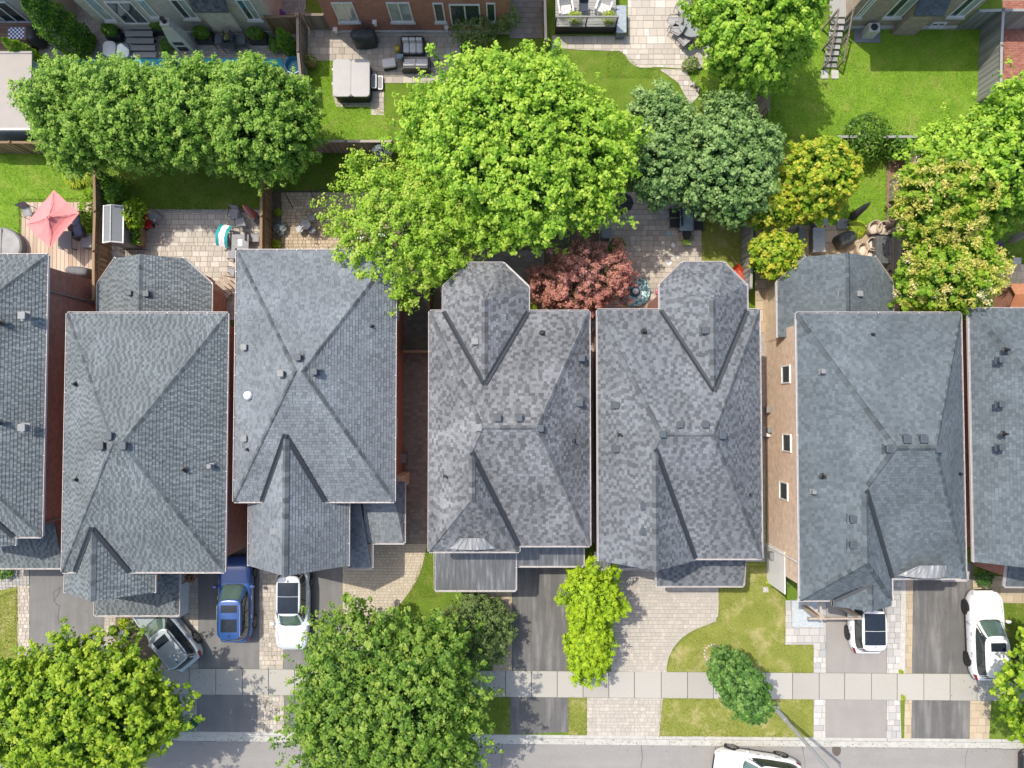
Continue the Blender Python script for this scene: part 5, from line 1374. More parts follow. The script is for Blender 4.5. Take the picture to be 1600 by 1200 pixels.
def car(label, loc, rz, Ln, Wd, Ht, pm, z0=0.0, rails=None, roof='panel', glass=None, suv=True, rim=None, roofmat=None, cat='car'):
    root = thing('parked_car', label, cat, (loc[0], loc[1], z0), rz, 'cars parked on the street and driveways')
    w2 = Wd / 2; belt = .97 if suv else .90
    us = [-.5, -.492, -.47, -.43, -.36, -.27, -.15, 0, .1, .18, .26, .34, .41, .455, .48, .493, .5]
    def hw(u):
        a = abs(u) * 2
        return w2 * (1 - (.30 if u > 0 else .22) * a ** 9 - .035 * a ** 3)
    def zt(u):
        if u < .16: return belt + .02 - (.12 * ((-u - .40) / .1) ** 2 if u < -.40 else 0)
        k = (u - .16) / .34
        return belt + .03 - .06 * k - (.30 * ((k - .72) / .28) ** 2 if k > .72 else 0)
    def zb(u): return .2 + .16 * max(0, abs(u) * 2 - .82) / .18
    prof = [(.0, 0), (.80, 0), (.93, .05), (.975, .22), (1.0, .48), (.995, .70), (.965, .86), (.90, .95), (.74, .985), (.40, 1.0), (0, 1.006)]
    def sec(u):
        a, b, c = hw(u), zb(u), zt(u)
        return [Vector((u * Ln, y * a, b + (c - b) * z)) for y, z in prof]
    S = [sec(u) for u in us]; n = len(prof)
    m = MB(); vs = []; ring = 2 * n - 2
    for s in S: vs += s + [Vector((p.x, -p.y, p.z)) for p in reversed(s[1:-1])]
    fs = []
    for i in range(len(us) - 1):
        for j in range(ring):
            k = (j + 1) % ring; fs.append((i * ring + j, i * ring + k, (i + 1) * ring + k, (i + 1) * ring + j))
    fs.append(tuple(range(ring - 1, -1, -1))); q = (len(us) - 1) * ring; fs.append(tuple(range(q, q + ring)))
    fs = [tuple(reversed(f)) for f in fs]
    m.add(vs, fs); body = m.build('body', pm, root, smooth=True)
    def patch(name, i0, i1, j0, j1, mat, sgn, off=.008, parent=root):
        p = MB(); grid = []
        for i in range(i0, i1 + 1):
            row = []
            for j in range(j0, j1 + 1):
                a = S[min(i + 1, len(us) - 1)][j] - S[max(i - 1, 0)][j]; b = S[i][min(j + 1, n - 1)] - S[i][max(j - 1, 0)]
                nn = b.cross(a); nn = nn.normalized() if nn.length > 0 else Vector((0, 0, 1))
                c = S[i][j]
                if nn.dot(Vector((c.x * .2, c.y, c.z - .5))) < 0: nn = -nn
                v = c + nn * off; row.append(Vector((v.x, v.y * sgn, v.z)))
            grid.append(row)
        w = j1 - j0 + 1
        p.add([v for r_ in grid for v in r_], [(a * w + b, a * w + b + 1, (a + 1) * w + b + 1, (a + 1) * w + b) for a in range(i1 - i0) for b in range(w - 1)])
        return p.build(name, mat, parent, smooth=True)
    for s in (1, -1):
        patch('headlight', 13, 15, 5, 7, M_headlight, s); patch('tail_light', 0, 3, 5, 7, M_tail, s)
        patch('bumper_trim', 14, 16, 1, 3, M_blackplastic, s); patch('bumper_trim', 0, 2, 1, 3, M_blackplastic, s)
        patch('sill', 5, 11, 1, 3, M_blackplastic, s)
        patch('hood_gap', 10, 13, 8, 8, M_blackplastic, s) if False else None
    # greenhouse: lofted rounded rectangles
    xf, xr = (.20 * Ln, -.475 * Ln) if suv else (.17 * Ln, -.42 * Ln)
    rf, rr = (.035 * Ln, -.415 * Ln) if suv else (.0, -.28 * Ln)
    zr = Ht - .06; nn_ = 4.6
    def ring_at(t):
        tt = max(t, 0.0); bl = math.sin(math.pi * tt) * .02
        f0 = xf + (rf - xf) * tt ** .92; r0 = xr + (rr - xr) * tt ** 1.3
        b = (w2 * .875) + (w2 * .70 - w2 * .875) * tt + bl
        return (f0 + r0) / 2, (f0 - r0) / 2, b, belt - .02 + (zr - belt + .02) * t
    def sp(y, n=nn_): return max(0.0, 1 - abs(y) ** n) ** (1 / n)
    K = 44; T = [0, .25, .5, .75, .92, 1.0]; m = MB(); vs = []
    for t in T:
        c, a, b, z = ring_at(t)
        for k in range(K):
            th = 2 * math.pi * k / K; x, y = math.cos(th), math.sin(th)
            vs.append(Vector((c + a * math.copysign(abs(x) ** (2 / nn_), x), b * math.copysign(abs(y) ** (2 / nn_), y), z)))
    c, a, b, z = ring_at(1.0)
    dome = lambda q: z + .06 * (1 - q ** 2.4)
    for q in (.93, .8, .55, .25):
        for k in range(K):
            th = 2 * math.pi * k / K; x, y = math.cos(th), math.sin(th)
            vs.append(Vector((c + a * q * math.copysign(abs(x) ** (2 / nn_), x), b * q * math.copysign(abs(y) ** (2 / nn_), y), dome(q))))
    R_ = len(T) + 4; fs = [(i * K + k, i * K + (k + 1) % K, (i + 1) * K + (k + 1) % K, (i + 1) * K + k) for i in range(R_ - 1) for k in range(K)]
    fs.append(tuple((R_ - 1) * K + k for k in range(K)))
    m.add(vs, fs); m.build('cabin', pm, root, smooth=True)
    def gpatch(name, face, u0, u1, t0, t1, mat, off=.009, parent=root, nu=8):
        p = MB(); vs = []; nv = 4
        for i in range(nu + 1):
            for j in range(nv + 1):
                t = t0 + (t1 - t0) * j / nv; c, a, b, z = ring_at(t); u = u0 + (u1 - u0) * i / nu
                if face in ('L', 'R'):
                    s = 1 if face == 'L' else -1; vs.append(Vector((c + a * u, s * (b * sp(u) + off), z + off * .5)))
                else:
                    s = 1 if face == 'F' else -1; vs.append(Vector((c + s * (a * sp(u) + off), b * u, z + off * .8)))
        w = nv + 1
        p.add(vs, [(i * w + j, i * w + j + 1, (i + 1) * w + j + 1, (i + 1) * w + j) for i in range(nu) for j in range(nv)])
        return p.build(name, mat, parent, smooth=True)
    gpatch('windshield', 'F', -.87, .87, .07, .95, glass or M_carglassgreen); gpatch('rear_window', 'B', -.82, .82, .25, .88, M_carglass)
    gpatch('cowl', 'F', -.9, .9, -.06, .075, M_blackplastic, .016)
    for f in 'LR':
        for u0, u1 in ((-.86, -.5), (-.46, .12), (.17, .80)): gpatch('side_window', f, u0, u1, .12, .86, M_carglass)
        gpatch('window_surround', f, -.9, .86, .08, .92, M_blackplastic, .004, nu=14)
    c, a, b, z = ring_at(1.0)
    def rpatch(name, x0, x1, yh, mat, off=.008):
        p = MB(); nu = 8; vs = []
        for i in range(nu + 1):
            for j in range(nu + 1):
                x = x0 + (x1 - x0) * i / nu; y = -yh + 2 * yh * j / nu
                q = (abs((x - c) / a) ** nn_ + abs(y / b) ** nn_) ** (1 / nn_); vs.append(Vector((x, y, dome(min(q, 1)) + off)))
        p.add(vs, [(i * (nu + 1) + j, (i + 1) * (nu + 1) + j, (i + 1) * (nu + 1) + j + 1, i * (nu + 1) + j + 1) for i in range(nu) for j in range(nu)])
        return p.build(name, mat, root, smooth=True)
    if roof == 'sunroof': rpatch('sunroof', c + a * .3, c + a * .72, b * .62, M_sunroof)
    elif roof == 'double': rpatch('sunroof', c + a * .38, c + a * .76, b * .66, M_sunroof); rpatch('sunroof', c - a * .62, c + a * .05, b * .66, M_sunroof)
    elif roof == 'panorama': rpatch('roof_glass', c + a * .02, c + a * .9, b * .86, M_sunroof); rpatch('roof_glass', c - a * .72, c - a * .0, b * .86, M_sunroof)
    if rails:
        for s in (1, -1):
            p = MB(); pts = [(c + a * u, s * (b * .93), z + .045 + (.035 if abs(u) < .8 else -.02)) for u in (-.86, -.78, -.3, .3, .7, .8)]
            p.tube(pts, .022, 6); p.build('roof_rail', rails, root)
    # wheels
    for wx in (.30 * Ln, -.29 * Ln):
        for s in (1, -1):
            wr = .345 if suv else .32; y = s * (w2 * .975 - .08)
            arch = MB(); pr = []
            for k in range(20):
                th = math.pi * 2 * k / 20; pr.append(Vector((wx + math.cos(th) * (wr + .065), s * (w2 * .985 + .004), wr + math.sin(th) * (wr + .065))))
            arch.add(pr + [v - Vector((0, s * .06, 0)) for v in pr], [tuple(range(20)), tuple(range(39, 19, -1))] + [(k, (k + 1) % 20, 20 + (k + 1) % 20, 20 + k) for k in range(20)])
            arch.build('wheel_arch', M_blackplastic, root)
            wl = MB(); rings = [(wr - .09, -.10), (wr - .02, -.11), (wr, -.07), (wr, .07), (wr - .02, .11), (wr - .09, .115)]; vs = []; nk = 24
            for rr_, yy in rings:
                for k in range(nk): th = 2 * math.pi * k / nk; vs.append(Vector((wx + rr_ * math.cos(th), y + s * yy, wr + rr_ * math.sin(th))))
            wl.add(vs, [(i * nk + k, i * nk + (k + 1) % nk, (i + 1) * nk + (k + 1) % nk, (i + 1) * nk + k) for i in range(5) for k in range(nk)])
            wh = wl.build('wheel', M_rubber, root, smooth=True)
            rm = MB()
            for k in range(5):
                th = 2 * math.pi * k / 5; d = Vector((math.cos(th), 0, math.sin(th))); e = Vector((-math.sin(th), 0, math.cos(th))); o = Vector((wx, y + s * .108, wr))
                rm.add([o + d * .03 + e * .045, o + d * .03 - e * .045, o + d * (wr - .09) - e * .075, o + d * (wr - .09) + e * .075], [(0, 1, 2, 3)])
            vs = []
            for rr_, yy in ((wr - .12, .095), (wr - .075, .118)):
                for k in range(nk): th = 2 * math.pi * k / nk; vs.append(Vector((wx + rr_ * math.cos(th), y + s * yy, wr + rr_ * math.sin(th))))
            rm.add(vs, [(k, (k + 1) % nk, nk + (k + 1) % nk, nk + k) for k in range(nk)]); rm.build('rim', rim or M_rim, wh)
            ds = MB(); ds.add([Vector((wx + (wr - .08) * math.cos(2 * math.pi * k / 16), y + s * .05, wr + (wr - .08) * math.sin(2 * math.pi * k / 16))) for k in range(16)], [tuple(range(16))]); ds.build('brake_disc', M_blackplastic, wh)
    for s in (1, -1):
        p = MB(); p.rbox((xf - .17, s * (w2 + .08), belt + .06), (.16, .24, .15), .06); p.build('mirror', pm, root, smooth=False)
        for hx in (.02 * Ln, -.2 * Ln):
            p = MB(); p.rbox((hx, s * (w2 * .985), belt - .14), (.2, .035, .03), .01); p.build('door_handle', M_chrome, root)
        for u in (.135, -.06, -.235):
            p = MB(); x = u * Ln; p.box((x, s * w2 * .965, .62), (.012, .06, .55)); p.build('door_seam', M_blackplastic, root)
        p = MB(); p.tube([(S[10][0].x, s * hw(.26) * .80, zt(.26) + .001), (S[12][0].x, s * hw(.41) * .74, zt(.41) - .004), (S[13][0].x, s * hw(.455) * .66, zt(.455) - .012)], .008, 4); p.build('hood_seam', M_blackplastic, root)
    p = MB(); p.box((Ln * .5 - .005, 0, .5), (.03, .9, .22)); p.build('grille', M_blackplastic, root)
    p = MB(); p.box((-Ln * .5 + .0, 0, .62), (.02, .5, .12)); p.build('number_plate', M_white, root)
    p = MB(); p.tube([(rr + .25, 0, Ht - .01), (rr + .12, 0, Ht + .05)], [.03, .008], 5); p.build('antenna', M_blackplastic, root)
    for k in (-.25, .3):
        p = MB(); p.tube([(xf - .05, k, belt + .045), (xf - .22, k - .42, belt + .14)], .012, 4); p.build('wiper', M_blackplastic, root)
    return root
P_white = paint('white', (.78, .78, .78)); P_pearl = paint('pearl', (.62, .67, .70)); P_blue = paint('blue', (.028, .085, .27), .2); P_silver = paint('silver', (.42, .47, .50), .25); P_black = paint('black', (.02, .022, .026))
def cw(x, y, z): p = U(x, y, z); return (p.x, p.y)
car('silver blue wagon parked askew beside the lime maple in shade', (-18.97, -12.30), R(130), 4.6, 1.84, 1.66, P_silver, rails=M_chrome, roof='sunroof')
car('dark blue sport utility car with two roof windows on the driveway', (-15.15, -10.55), R(90.5), 4.6, 1.87, 1.68, P_blue, rails=M_chrome, roof='double')
car('white car with a full glass roof facing the street', (-12.02, -11.05), R(-90), 4.55, 1.84, 1.62, P_pearl, roof='panorama')
car('white car half hidden under the blue grey porch gable', (19.42, -11.15), R(90), 4.6, 1.86, 1.66, P_white, roof='panorama', rim=M_rimdark)
car('white car on the dark driveway at the right edge', (25.98, -12.5), R(91), 4.8, 1.86, 1.66, P_white, roof='sunroof', rim=M_rimdark)
car('white car driving along the street past the lamp post', (13.35, -19.86), R(171.5), 4.65, 1.84, 1.6, P_white, z0=-.12, roof='sunroof')
car('black car entering at the bottom right corner', (30.3, -19.75), R(178), 4.7, 1.85, 1.6, P_black, z0=-.12, roof='sunroof')
# ================================================================ FENCES AND DECKS
M_wood = palette('fence_wood', [(0, (.20, .165, .13)), (.5, (.28, .235, .19)), (1, (.36, .31, .26))], 'obj', .9, 25, .2)
M_woodbrown = palette('fence_wood_brown', [(0, (.22, .15, .09)), (.5, (.29, .20, .12)), (1, (.37, .27, .17))], 'obj', .9, 25, .2)
M_woodgrey = palette('fence_wood_grey', [(0, (.20, .20, .19)), (.5, (.27, .27, .26)), (1, (.35, .345, .335))], 'obj', .9, 25, .2)
M_deckwood = palette('deck_wood', [(0, (.38, .29, .225)), (.5, (.46, .365, .285)), (1, (.53, .43, .34))], 'obj', .85, 22, .15)
M_compo = palette('deck_composite', [(0, (.30, .295, .285)), (1, (.36, .35, .335))], 'obj', .8, 22, .08)
M_deckbrown = palette('deck_brown', [(0, (.19, .12, .08)), (1, (.26, .17, .115))], 'obj', .85, 22, .12)
def fence(label, pts, hgt=1.8, mats=None, lean=0.0, bw=.145, name='fence'):
    """Board fence: posts, rails, cap and single boards; pts are picture points of the top line."""
    mats = mats or M_wood
    P = [U(x, y, hgt) for x, y in pts]
    root = thing(name, label, 'fence', (P[0].x, P[0].y, 0)); o = Vector((P[0].x, P[0].y, 0))
    bm = MB(); bm.add([(-.5, -.5, 0), (.5, -.5, 0), (.5, .5, 0), (-.5, .5, 0), (-.5, -.5, .97), (.5, -.5, .97), (.5, .5, .97), (-.5, .5, .97), (-.35, -.4, 1), (.35, -.4, 1), (.35, .4, 1), (-.35, .4, 1)],
                      [(8, 9, 10, 11)] + [(k + i, k + (i + 1) % 4, k + 4 + (i + 1) % 4, k + 4 + i) for k in (0, 4) for i in range(4)])
    me = bm.mesh('fence_board', mats)
    for a, b in zip(P, P[1:]):
        d = Vector((b.x - a.x, b.y - a.y, 0)); ln = d.length; d.normalize(); yaw = math.atan2(d.y, d.x); nrm = Vector((-d.y, d.x, 0))
        a0 = Vector((a.x, a.y, 0)) - o
        n = max(1, int(ln / bw))
        for i in range(n):
            p = a0 + d * (ln * (i + .5) / n) + nrm * (.012 if i % 2 else -.012)
            inst('fence_board', me, root, p, yaw + random.uniform(-.02, .02), (ln / n * .97, .022, hgt - .1 + random.uniform(-.02, .02)))
        k = max(1, round(ln / 2.4))
        for i in range(k + 1):
            p = a0 + d * (ln * i / k); inst('fence_post', me, root, p, yaw, (.11, .11, hgt + .06))
        for z in (.35, hgt - .45): r = MB(); r.box(a0 + d * (ln / 2) + nrm * .05 + Vector((0, 0, z)), (ln, .045, .09), yaw); r.build('fence_rail', mats, root)
        c = MB(); c.box(a0 + d * (ln / 2) + Vector((0, 0, hgt - .06)), (ln, .14, .045), yaw); c.build('fence_cap', mats, root)
    return root
fence('brown board fence between the parasol deck and the storage shed', [(146, 262), (147, 330), (145, 392), (145, 468)], mats=M_woodbrown)
fence('weathered board fence between the pale patio and the bistro patio', [(408, 282), (407, 393)], mats=M_woodbrown)
fence('golden board fence below the flat beige roof at the left edge', [(-40, 221), (70, 222)], 1.8, M_woodbrown)
fence('grey board fence at the bottom of the sunny hot tub lawn', [(402, 220), (540, 220), (612, 220)], mats=M_wood)
fence('grey board fence at the bottom of the big top right lawn', [(1310, 213), (1386, 213), (1450, 213)], mats=M_woodgrey)
fence('grey board fence between the pool terrace and the hot tub patio', [(464, 16), (465, 80), (470, 130)], mats=M_wood)
fence('dark board fence beside the small patchy lawn', [(1176, 340), (1174, 450)], mats=M_woodgrey)
fence('dark stained board fence right of the big top right lawn', [(1569, 14), (1566, 70), (1565, 135)], 2.0, M_woodgrey)
fence('short grey fence return behind the brown brick house', [(1530, 16), (1569, 15), (1640, 15)], 2.0, M_woodgrey)
fence('board fence along the mulch bed behind the flowering trees', [(1441, 213), (1441, 245), (1418, 268), (1416, 300)], mats=M_wood)
fence('board fence hidden under the lower flowering tree', [(1440, 420), (1438, 486)], mats=M_wood)
fence('wooden gate across the narrow brick alley', [(629, 549), (671, 549)], 1.7, M_woodbrown, name='gate')
fence('board fence along the dark alley beside the middle house', [(669, 440), (670, 547)], 1.7, M_woodbrown)
fence('fence stub beside the blue green trees and big lawn', [(1199, 118), (1201, 172)], mats=M_wood)
fence('dark fence gate between the two top left houses', [(412, 26), (462, 24)], 1.9, M_woodbrown, name='gate')
fence('plain fence gate left of the red brick house', [(474, 22), (506, 22)], 1.6, M_wood, name='gate')
fence('light timber fence between the brick house passage and the deck', [(851, -20), (853, 62)], 1.5, M_deckwood)
def deck(label, box, z, mat, pw=.2, along='y', cat='deck', rim=True):
    a, b = U(box[0], box[3], z), U(box[2], box[1], z)
    root = thing('deck', label, cat, ((a.x + b.x) / 2, (a.y + b.y) / 2, 0)); w, l = b.x - a.x, b.y - a.y
    bm = MB(); bm.box((0, 0, .5), (1, 1, 1)); me = bm.mesh('deck_plank', mat)
    f = MB(); f.box((0, 0, (z - .05) / 2), (w - .06, l - .06, z - .05)); f.build('deck_frame', M_blackplastic, root)
    n = int((w if along == 'y' else l) / pw)
    for i in range(n):
        t = -.5 + (i + .5) / n
        inst('deck_plank', me, root, (t * w, 0, z - .04) if along == 'y' else (0, t * l, z - .04), 0, (w / n - .018, l, .04 + random.uniform(-.003, .003)) if along == 'y' else (w, l / n - .018, .04))
    return root
deck('sun bleached plank deck under the pink parasol', (31, 316, 146, 470), .35, M_deckwood, .22)
deck('brown plank deck at the top left house door', (-30, 36, 50, 80), .5, M_deckbrown, .14, 'x')
dk = deck('grey composite deck with rail and two white chairs', (868, -60, 962, 42), .8, M_compo, .15, 'x')
A, B_ = U(868, 42, .8) - dk.location, U(962, 42, .8) - dk.location
for i in range(3):
    m = MB(); x = A.x + (B_.x - A.x) * i / 2; m.box((x, A.y + .05, 1.25), (.07, .07, .95)); m.build('rail_post', M_blackplastic, dk)
m = MB(); m.box(((A.x + B_.x) / 2, A.y + .05, 1.76), (B_.x - A.x + .1, .09, .05)); m.build('top_rail', M_woodgrey, dk)
for i in range(2):
    m = MB(); w = (B_.x - A.x) / 2; m.box((A.x + w * (i + .5), A.y + .05, 1.25), (w - .1, .012, .8)); m.build('glass_panel', glass_mat('rail_glass', (.7, .75, .74), .05, .9), dk)

# ================================================================ YARD THINGS
def tube_chair(label, px, py, rz, frame, seat, z0=0.0, group=None, s=1.0, name='garden_chair', arms=True, slats=True):
    p = U(px, py, z0 + .5); root = thing(name, label, 'chair', (p.x, p.y, z0), rz, group)
    w, d, h, b = .5 * s, .5 * s, .43 * s, .9 * s
    for sx in (-1, 1):
        for sy in (-1, 1): m = MB(); m.tube([(sx * w / 2, sy * d / 2 * 1.1, 0), (sx * w / 2, sy * d / 2, h)], .016, 5); m.build('leg', frame, root)
        if arms: m = MB(); m.tube([(sx * (w / 2 + .03), d / 2, h), (sx * (w / 2 + .03), d / 2 - .03, h + .22), (sx * (w / 2 + .03), -d / 2, h + .22)], .016, 5); m.build('armrest', frame, root)
    m = MB(); m.rbox((0, 0, h), (w, d, .04), .05); m.build('seat', seat, root)
    m = MB(); m.tube([(-w / 2, -d / 2, h), (-w / 2, -d / 2 - .12, b), (w / 2, -d / 2 - .12, b), (w / 2, -d / 2, h)], .018, 5); m.build('back_frame', frame, root)
    for i in range(5 if slats else 1):
        m = MB(); x = (-w / 2 + w * (i + .5) / 5) if slats else 0
        m.box((x, -d / 2 - .06, (h + b) / 2), (w / 6 if slats else w * .95, .02, b - h - .02), 0, Matrix.Rotation(R(14), 3, 'X')); m.build('back_slat' if slats else 'backrest', seat, root)
    return root
def leg_table(label, px, py, w, l, h, top, frame, rz=0.0, z0=0.0, round_=False, name='garden_table', cloth=None):
    p = U(px, py, z0 + h); root = thing(name, label, 'table', (p.x, p.y, z0), rz)
    m = MB()
    if round_: m.lathe((0, 0, h - .04), [(w / 2 - .03, 0), (w / 2, .01), (w / 2, .035), (w / 2 - .02, .045)], 28)
    else: m.rbox((0, 0, h - .02), (w, l, .045), .06)
    m.build('tabletop', top, root)
    for sx in (-1, 1):
        for sy in (-1, 1): k = .32 if round_ else .44; m = MB(); m.tube([(sx * w * k, sy * l * k, 0), (sx * w * k, sy * l * k, h - .04)], .025, 5); m.build('leg', frame, root)
    return root
M_iron = plain('iron_black', (.03, .032, .034), .5, var=.2); M_greyfab = plain('fabric_grey', (.27, .27, .28), .9, bmp=.3); M_steel = plain('steel_grey', (.2, .205, .21), .5, metal=.2)
M_slategrey = plain('resin_grey', (.185, .197, .21), .6, var=.06); M_navy = plain('cushion_navy', (.035, .045, .07), .8); M_cream = plain('cushion_cream', (.62, .60, .58), .9, var=.08)
M_canvas = plain('cover_black', (.045, .05, .052), .55, var=.3, scale=4, bmp=.6); M_red = plain('red_plastic', (.42, .02, .02), .4); M_wick = plain('wicker_tan', (.50, .40, .31), .85, var=.25, scale=40, bmp=.6)
M_teal = plain('teal_fabric', (.02, .33, .36), .8); M_pure = plain('white_fabric', (.8, .8, .8), .8, var=.05); M_terracotta = plain('terracotta', (.42, .18, .09), .8)
M_planter = plain('planter_dark', (.03, .04, .05), .5); M_lime = plain('lime_plastic', (.42, .62, .06), .5); M_yellow = plain('glazed_yellow', (.55, .42, .06), .35)
# pink parasol
M_pink = plain('parasol_pink', (.74, .235, .235), .85, var=.06, scale=2)
def fold_canopy(m, c, tips, z_top, sag=.1):
    """Square canvas canopy: eight folded gores between ribs."""
    n = len(tips); ap = Vector((0, 0, z_top)); vs = []; pts = []
    for i in range(n):
        a, b = Vector(tips[i]), Vector(tips[(i + 1) % n]); pts += [a, (a + b) / 2 * 1.0 + Vector((0, 0, .05))]
    k = len(pts); K = 5
    for i in range(k):
        a, b = pts[i], pts[(i + 1) % k]
        vs = []
        for r in range(K + 1):
            t = r / K
            for q in range(4):
                u = q / 3; e = a.lerp(b, u); p = ap.lerp(e, t); p.z -= sag * math.sin(math.pi * u) * t * .8 + .14 * math.sin(math.pi * t); vs.append(p)
        m.add(vs, [(r * 4 + q, (r + 1) * 4 + q, (r + 1) * 4 + q + 1, r * 4 + q + 1) for r in range(K) for q in range(3)])
c = U(76, 340, 2.75); um = thing('parasol', 'open square pink parasol shading the plank deck', 'parasol', (c.x, c.y, .35))
tips = [U(x, y, 2.2) - um.location for x, y in ((84, 297), (40, 351), (78, 388), (124, 333))]
m = MB(); fold_canopy(m, None, tips, 2.45, .03); m.build('canopy', M_pink, um)
m = MB(); m.tube([(0, 0, 0), (0, 0, 2.5)], .025, 8); m.build('pole', M_steel, um)
m = MB(); m.lathe((0, 0, 0), [(.3, 0), (.3, .05), (.06, .09), (.05, .3)], 16); m.build('base', M_iron, um)
m = MB(); m.lathe((0, 0, 2.42), [(.14, 0), (.1, .07), (.03, .11), (.02, .17)], 10); m.build('finial', M_pink, um)
for t in tips: m = MB(); m.tube([(0, 0, 2.38), t - Vector((0, 0, .04))], .012, 4); m.build('rib', M_steel, um)
tube_chair('grey sling chair at the upper left corner of the parasol deck', 41, 330, R(200), M_iron, M_greyfab, .35, slats=False)
leg_table('dark low table half under the pink parasol', 101, 375, .75, 1.0, .55, M_slategrey, M_iron, z0=.35)
def sofa(label, px, py, w, d, rz, frame, cush, n, z0=0.0):
    p = U(px, py, z0 + .4); r = thing('garden_sofa', label, 'sofa', (p.x, p.y, z0), rz)
    m = MB(); m.box((0, 0, .16), (w, d, .26)); m.build('base', frame, r)
    for s in (-1, 1): m = MB(); m.box((s * (w / 2 - .05), 0, .42), (.1, d, .28)); m.build('armrest', frame, r)
    m = MB(); m.box((0, -d / 2 + .06, .5), (w - .2, .12, .44)); m.build('backrest', frame, r)
    for i in range(n):
        x = -w / 2 + .1 + (w - .2) * (i + .5) / n
        m = MB(); m.rbox((x, .06, .37), ((w - .2) / n - .03, d - .2, .16), .06, crown=.03); m.build('seat_cushion', cush, r)
        m = MB(); m.rbox((x, -d / 2 + .2, .62), ((w - .2) / n - .03, .18, .36), .06, crown=.02); m.build('back_cushion', cush, r)
    return r
sofa('navy cushioned sofa against the deck fence under the pink parasol', 124, 352, 1.5, .8, R(100), M_iron, plain('cushion_blue', (.14, .17, .26), .9), 2, .35)
leg_table('small glass coffee table beside the navy sofa', 116, 358, .7, .7, .42, M_glass, M_iron, rz=R(20), z0=.35)
def covered_grill(label, px, py, w, d, h, rz, z0=0.0, mat=None, handle=True):
    p = U(px, py, z0 + h * .6); r = thing('covered_grill', label, 'grill', (p.x, p.y, z0), rz); m = MB(); n = 20; vs = []
    prof = [(1.0, .08, 0), (1.02, .5, 1), (.98, .72, 1), (.78, .9, 1), (.6, .98, 1), (.3, 1.0, 1)]
    for k, zz, q in prof:
        for i in range(n):
            a = 2 * math.pi * i / n; x, y = math.copysign(abs(math.cos(a)) ** .55, math.cos(a)), math.copysign(abs(math.sin(a)) ** .55, math.sin(a))
            f = 1 + .05 * math.sin(a * 7 + zz * 5) * (1 - zz * .5); kx = k if zz < .8 else (k + .25)
            vs.append(Vector((x * w / 2 * kx * f, y * d / 2 * k * f, zz * h)))
    m.add(vs, [(j * n + i, j * n + (i + 1) % n, (j + 1) * n + (i + 1) % n, (j + 1) * n + i) for j in range(len(prof) - 1) for i in range(n)] + [tuple((len(prof) - 1) * n + i for i in range(n))])
    m.build('cover', mat or M_canvas, r, smooth=True)
    for x in (-.35, .35): m = MB(); m.box((x * w, 0, .07), (.07, d * .7, .14)); m.build('leg', M_iron, r)
    if handle: m = MB(); m.box((0, -d * .30, h * .93), (w * .22, .04, .02)); m.build('strap', M_cream, r)
    return r
covered_grill('grey covered barbecue at the lower end of the parasol deck', 125, 425, 1.2, .55, 1.05, R(-6), .35, plain('cover_grey', (.12, .12, .13), .7, var=.25, bmp=.5), handle=False)
m = MB(); p = U(137, 376, .7); m.box((p.x, p.y, .6), (.6, .8, .5)); m.top('storage_bench', M_slategrey, 'grey storage bench by the deck fence', 'bench')
p = U(3, 385, .9); r = thing('round_hot_tub', 'round hot tub with a folded grey cover at the left edge', 'hot tub', (p.x, p.y, 0))
m = MB(); m.lathe((0, 0, 0), [(1.0, 0), (1.02, .75), (.98, .8)], 28); m.build('shell', M_slategrey, r, smooth=False)
m = MB(); m.lathe((0, 0, .8), [(1.06, -.06), (1.06, .04), (.98, .1), (.7, .14), (.05, .16)], 28); m.build('cover', plain('vinyl_silver', (.19, .19, .195), .5, var=.3, scale=2), r); m = MB(); m.box((0, 0, .955), (.05, 1.95, .02)); m.build('cover_fold', M_iron, r); m = MB(); m.lathe((0, 0, .7), [(1.05, 0), (1.05, .06)], 28); m.build('rim', M_iron, r)
# storage shed
p = U(176, 350, 2.1); sh_ = thing('storage_shed', 'small grey resin shed with white roof edges', 'shed', (p.x, p.y, 0))
a, b = U(160, 379, 2.05) - p, U(191, 323, 2.05) - p
m = MB(); m.box((0, 0, 1.0), (b.x - a.x - .12, b.y - a.y - .12, 2.0)); m.build('wall', M_slategrey, sh_)
for s in (-1, 1):
    x = (b.x - a.x) / 2; y = (b.y - a.y) / 2; rz_ = 2.02
    m = MB(); m.slab([Vector((s * x, -y, rz_)), Vector((0, -y, rz_ + .28)), Vector((0, y, rz_ + .28)), Vector((s * x, y, rz_))], .04); m.build('roof_panel', M_slategrey, sh_)
    m = MB(); m.box((s * (x + .02), 0, rz_ + .0), (.05, 2 * y + .1, .07)); m.build('eave_trim', M_white, sh_)
    for t in (-1, 1): m = MB(); m.tube([(s * x, t * (y + .02), rz_ + .01), (0, t * (y + .02), rz_ + .29)], .035, 4); m.build('rake_trim', M_white, sh_)
m = MB(); m.box((0, 0, rz_ + .29), (.06, 2 * y, .025)); m.build('ridge', M_steel, sh_)
p = U(214, 357, .5); pt = thing('raised_planter', 'long wooden planter box beside the storage shed', 'planter', (p.x, p.y, 0))
for s in (-1, 1): m = MB(); m.box((s * .24, 0, .35), (.05, 1.9, .7)); m.build('side_board', M_woodbrown, pt); m = MB(); m.box((0, s * .95, .35), (.5, .05, .7)); m.build('end_board', M_woodbrown, pt)
m = MB(); m.box((0, 0, .3), (.44, 1.84, .6)); m.build('soil', M_soil, pt)
bush('leafy vine filling the long planter box', 212, 355, .6, .9, 'pear', 700, .08, .6, wy=2.0, name='garden_plant', cat='plant'); bush('yellow green young tree above the shed planter', 208, 335, 1.3, 1.4, 'golden', 420, .1, 1.0, name='sapling', cat='plant', wy=1.9)
p = U(228, 346, .4); r = thing('toy_wagon', 'red cart with a grey folded walker on the pale patio edge', 'wagon', (p.x, p.y, 0), R(20))
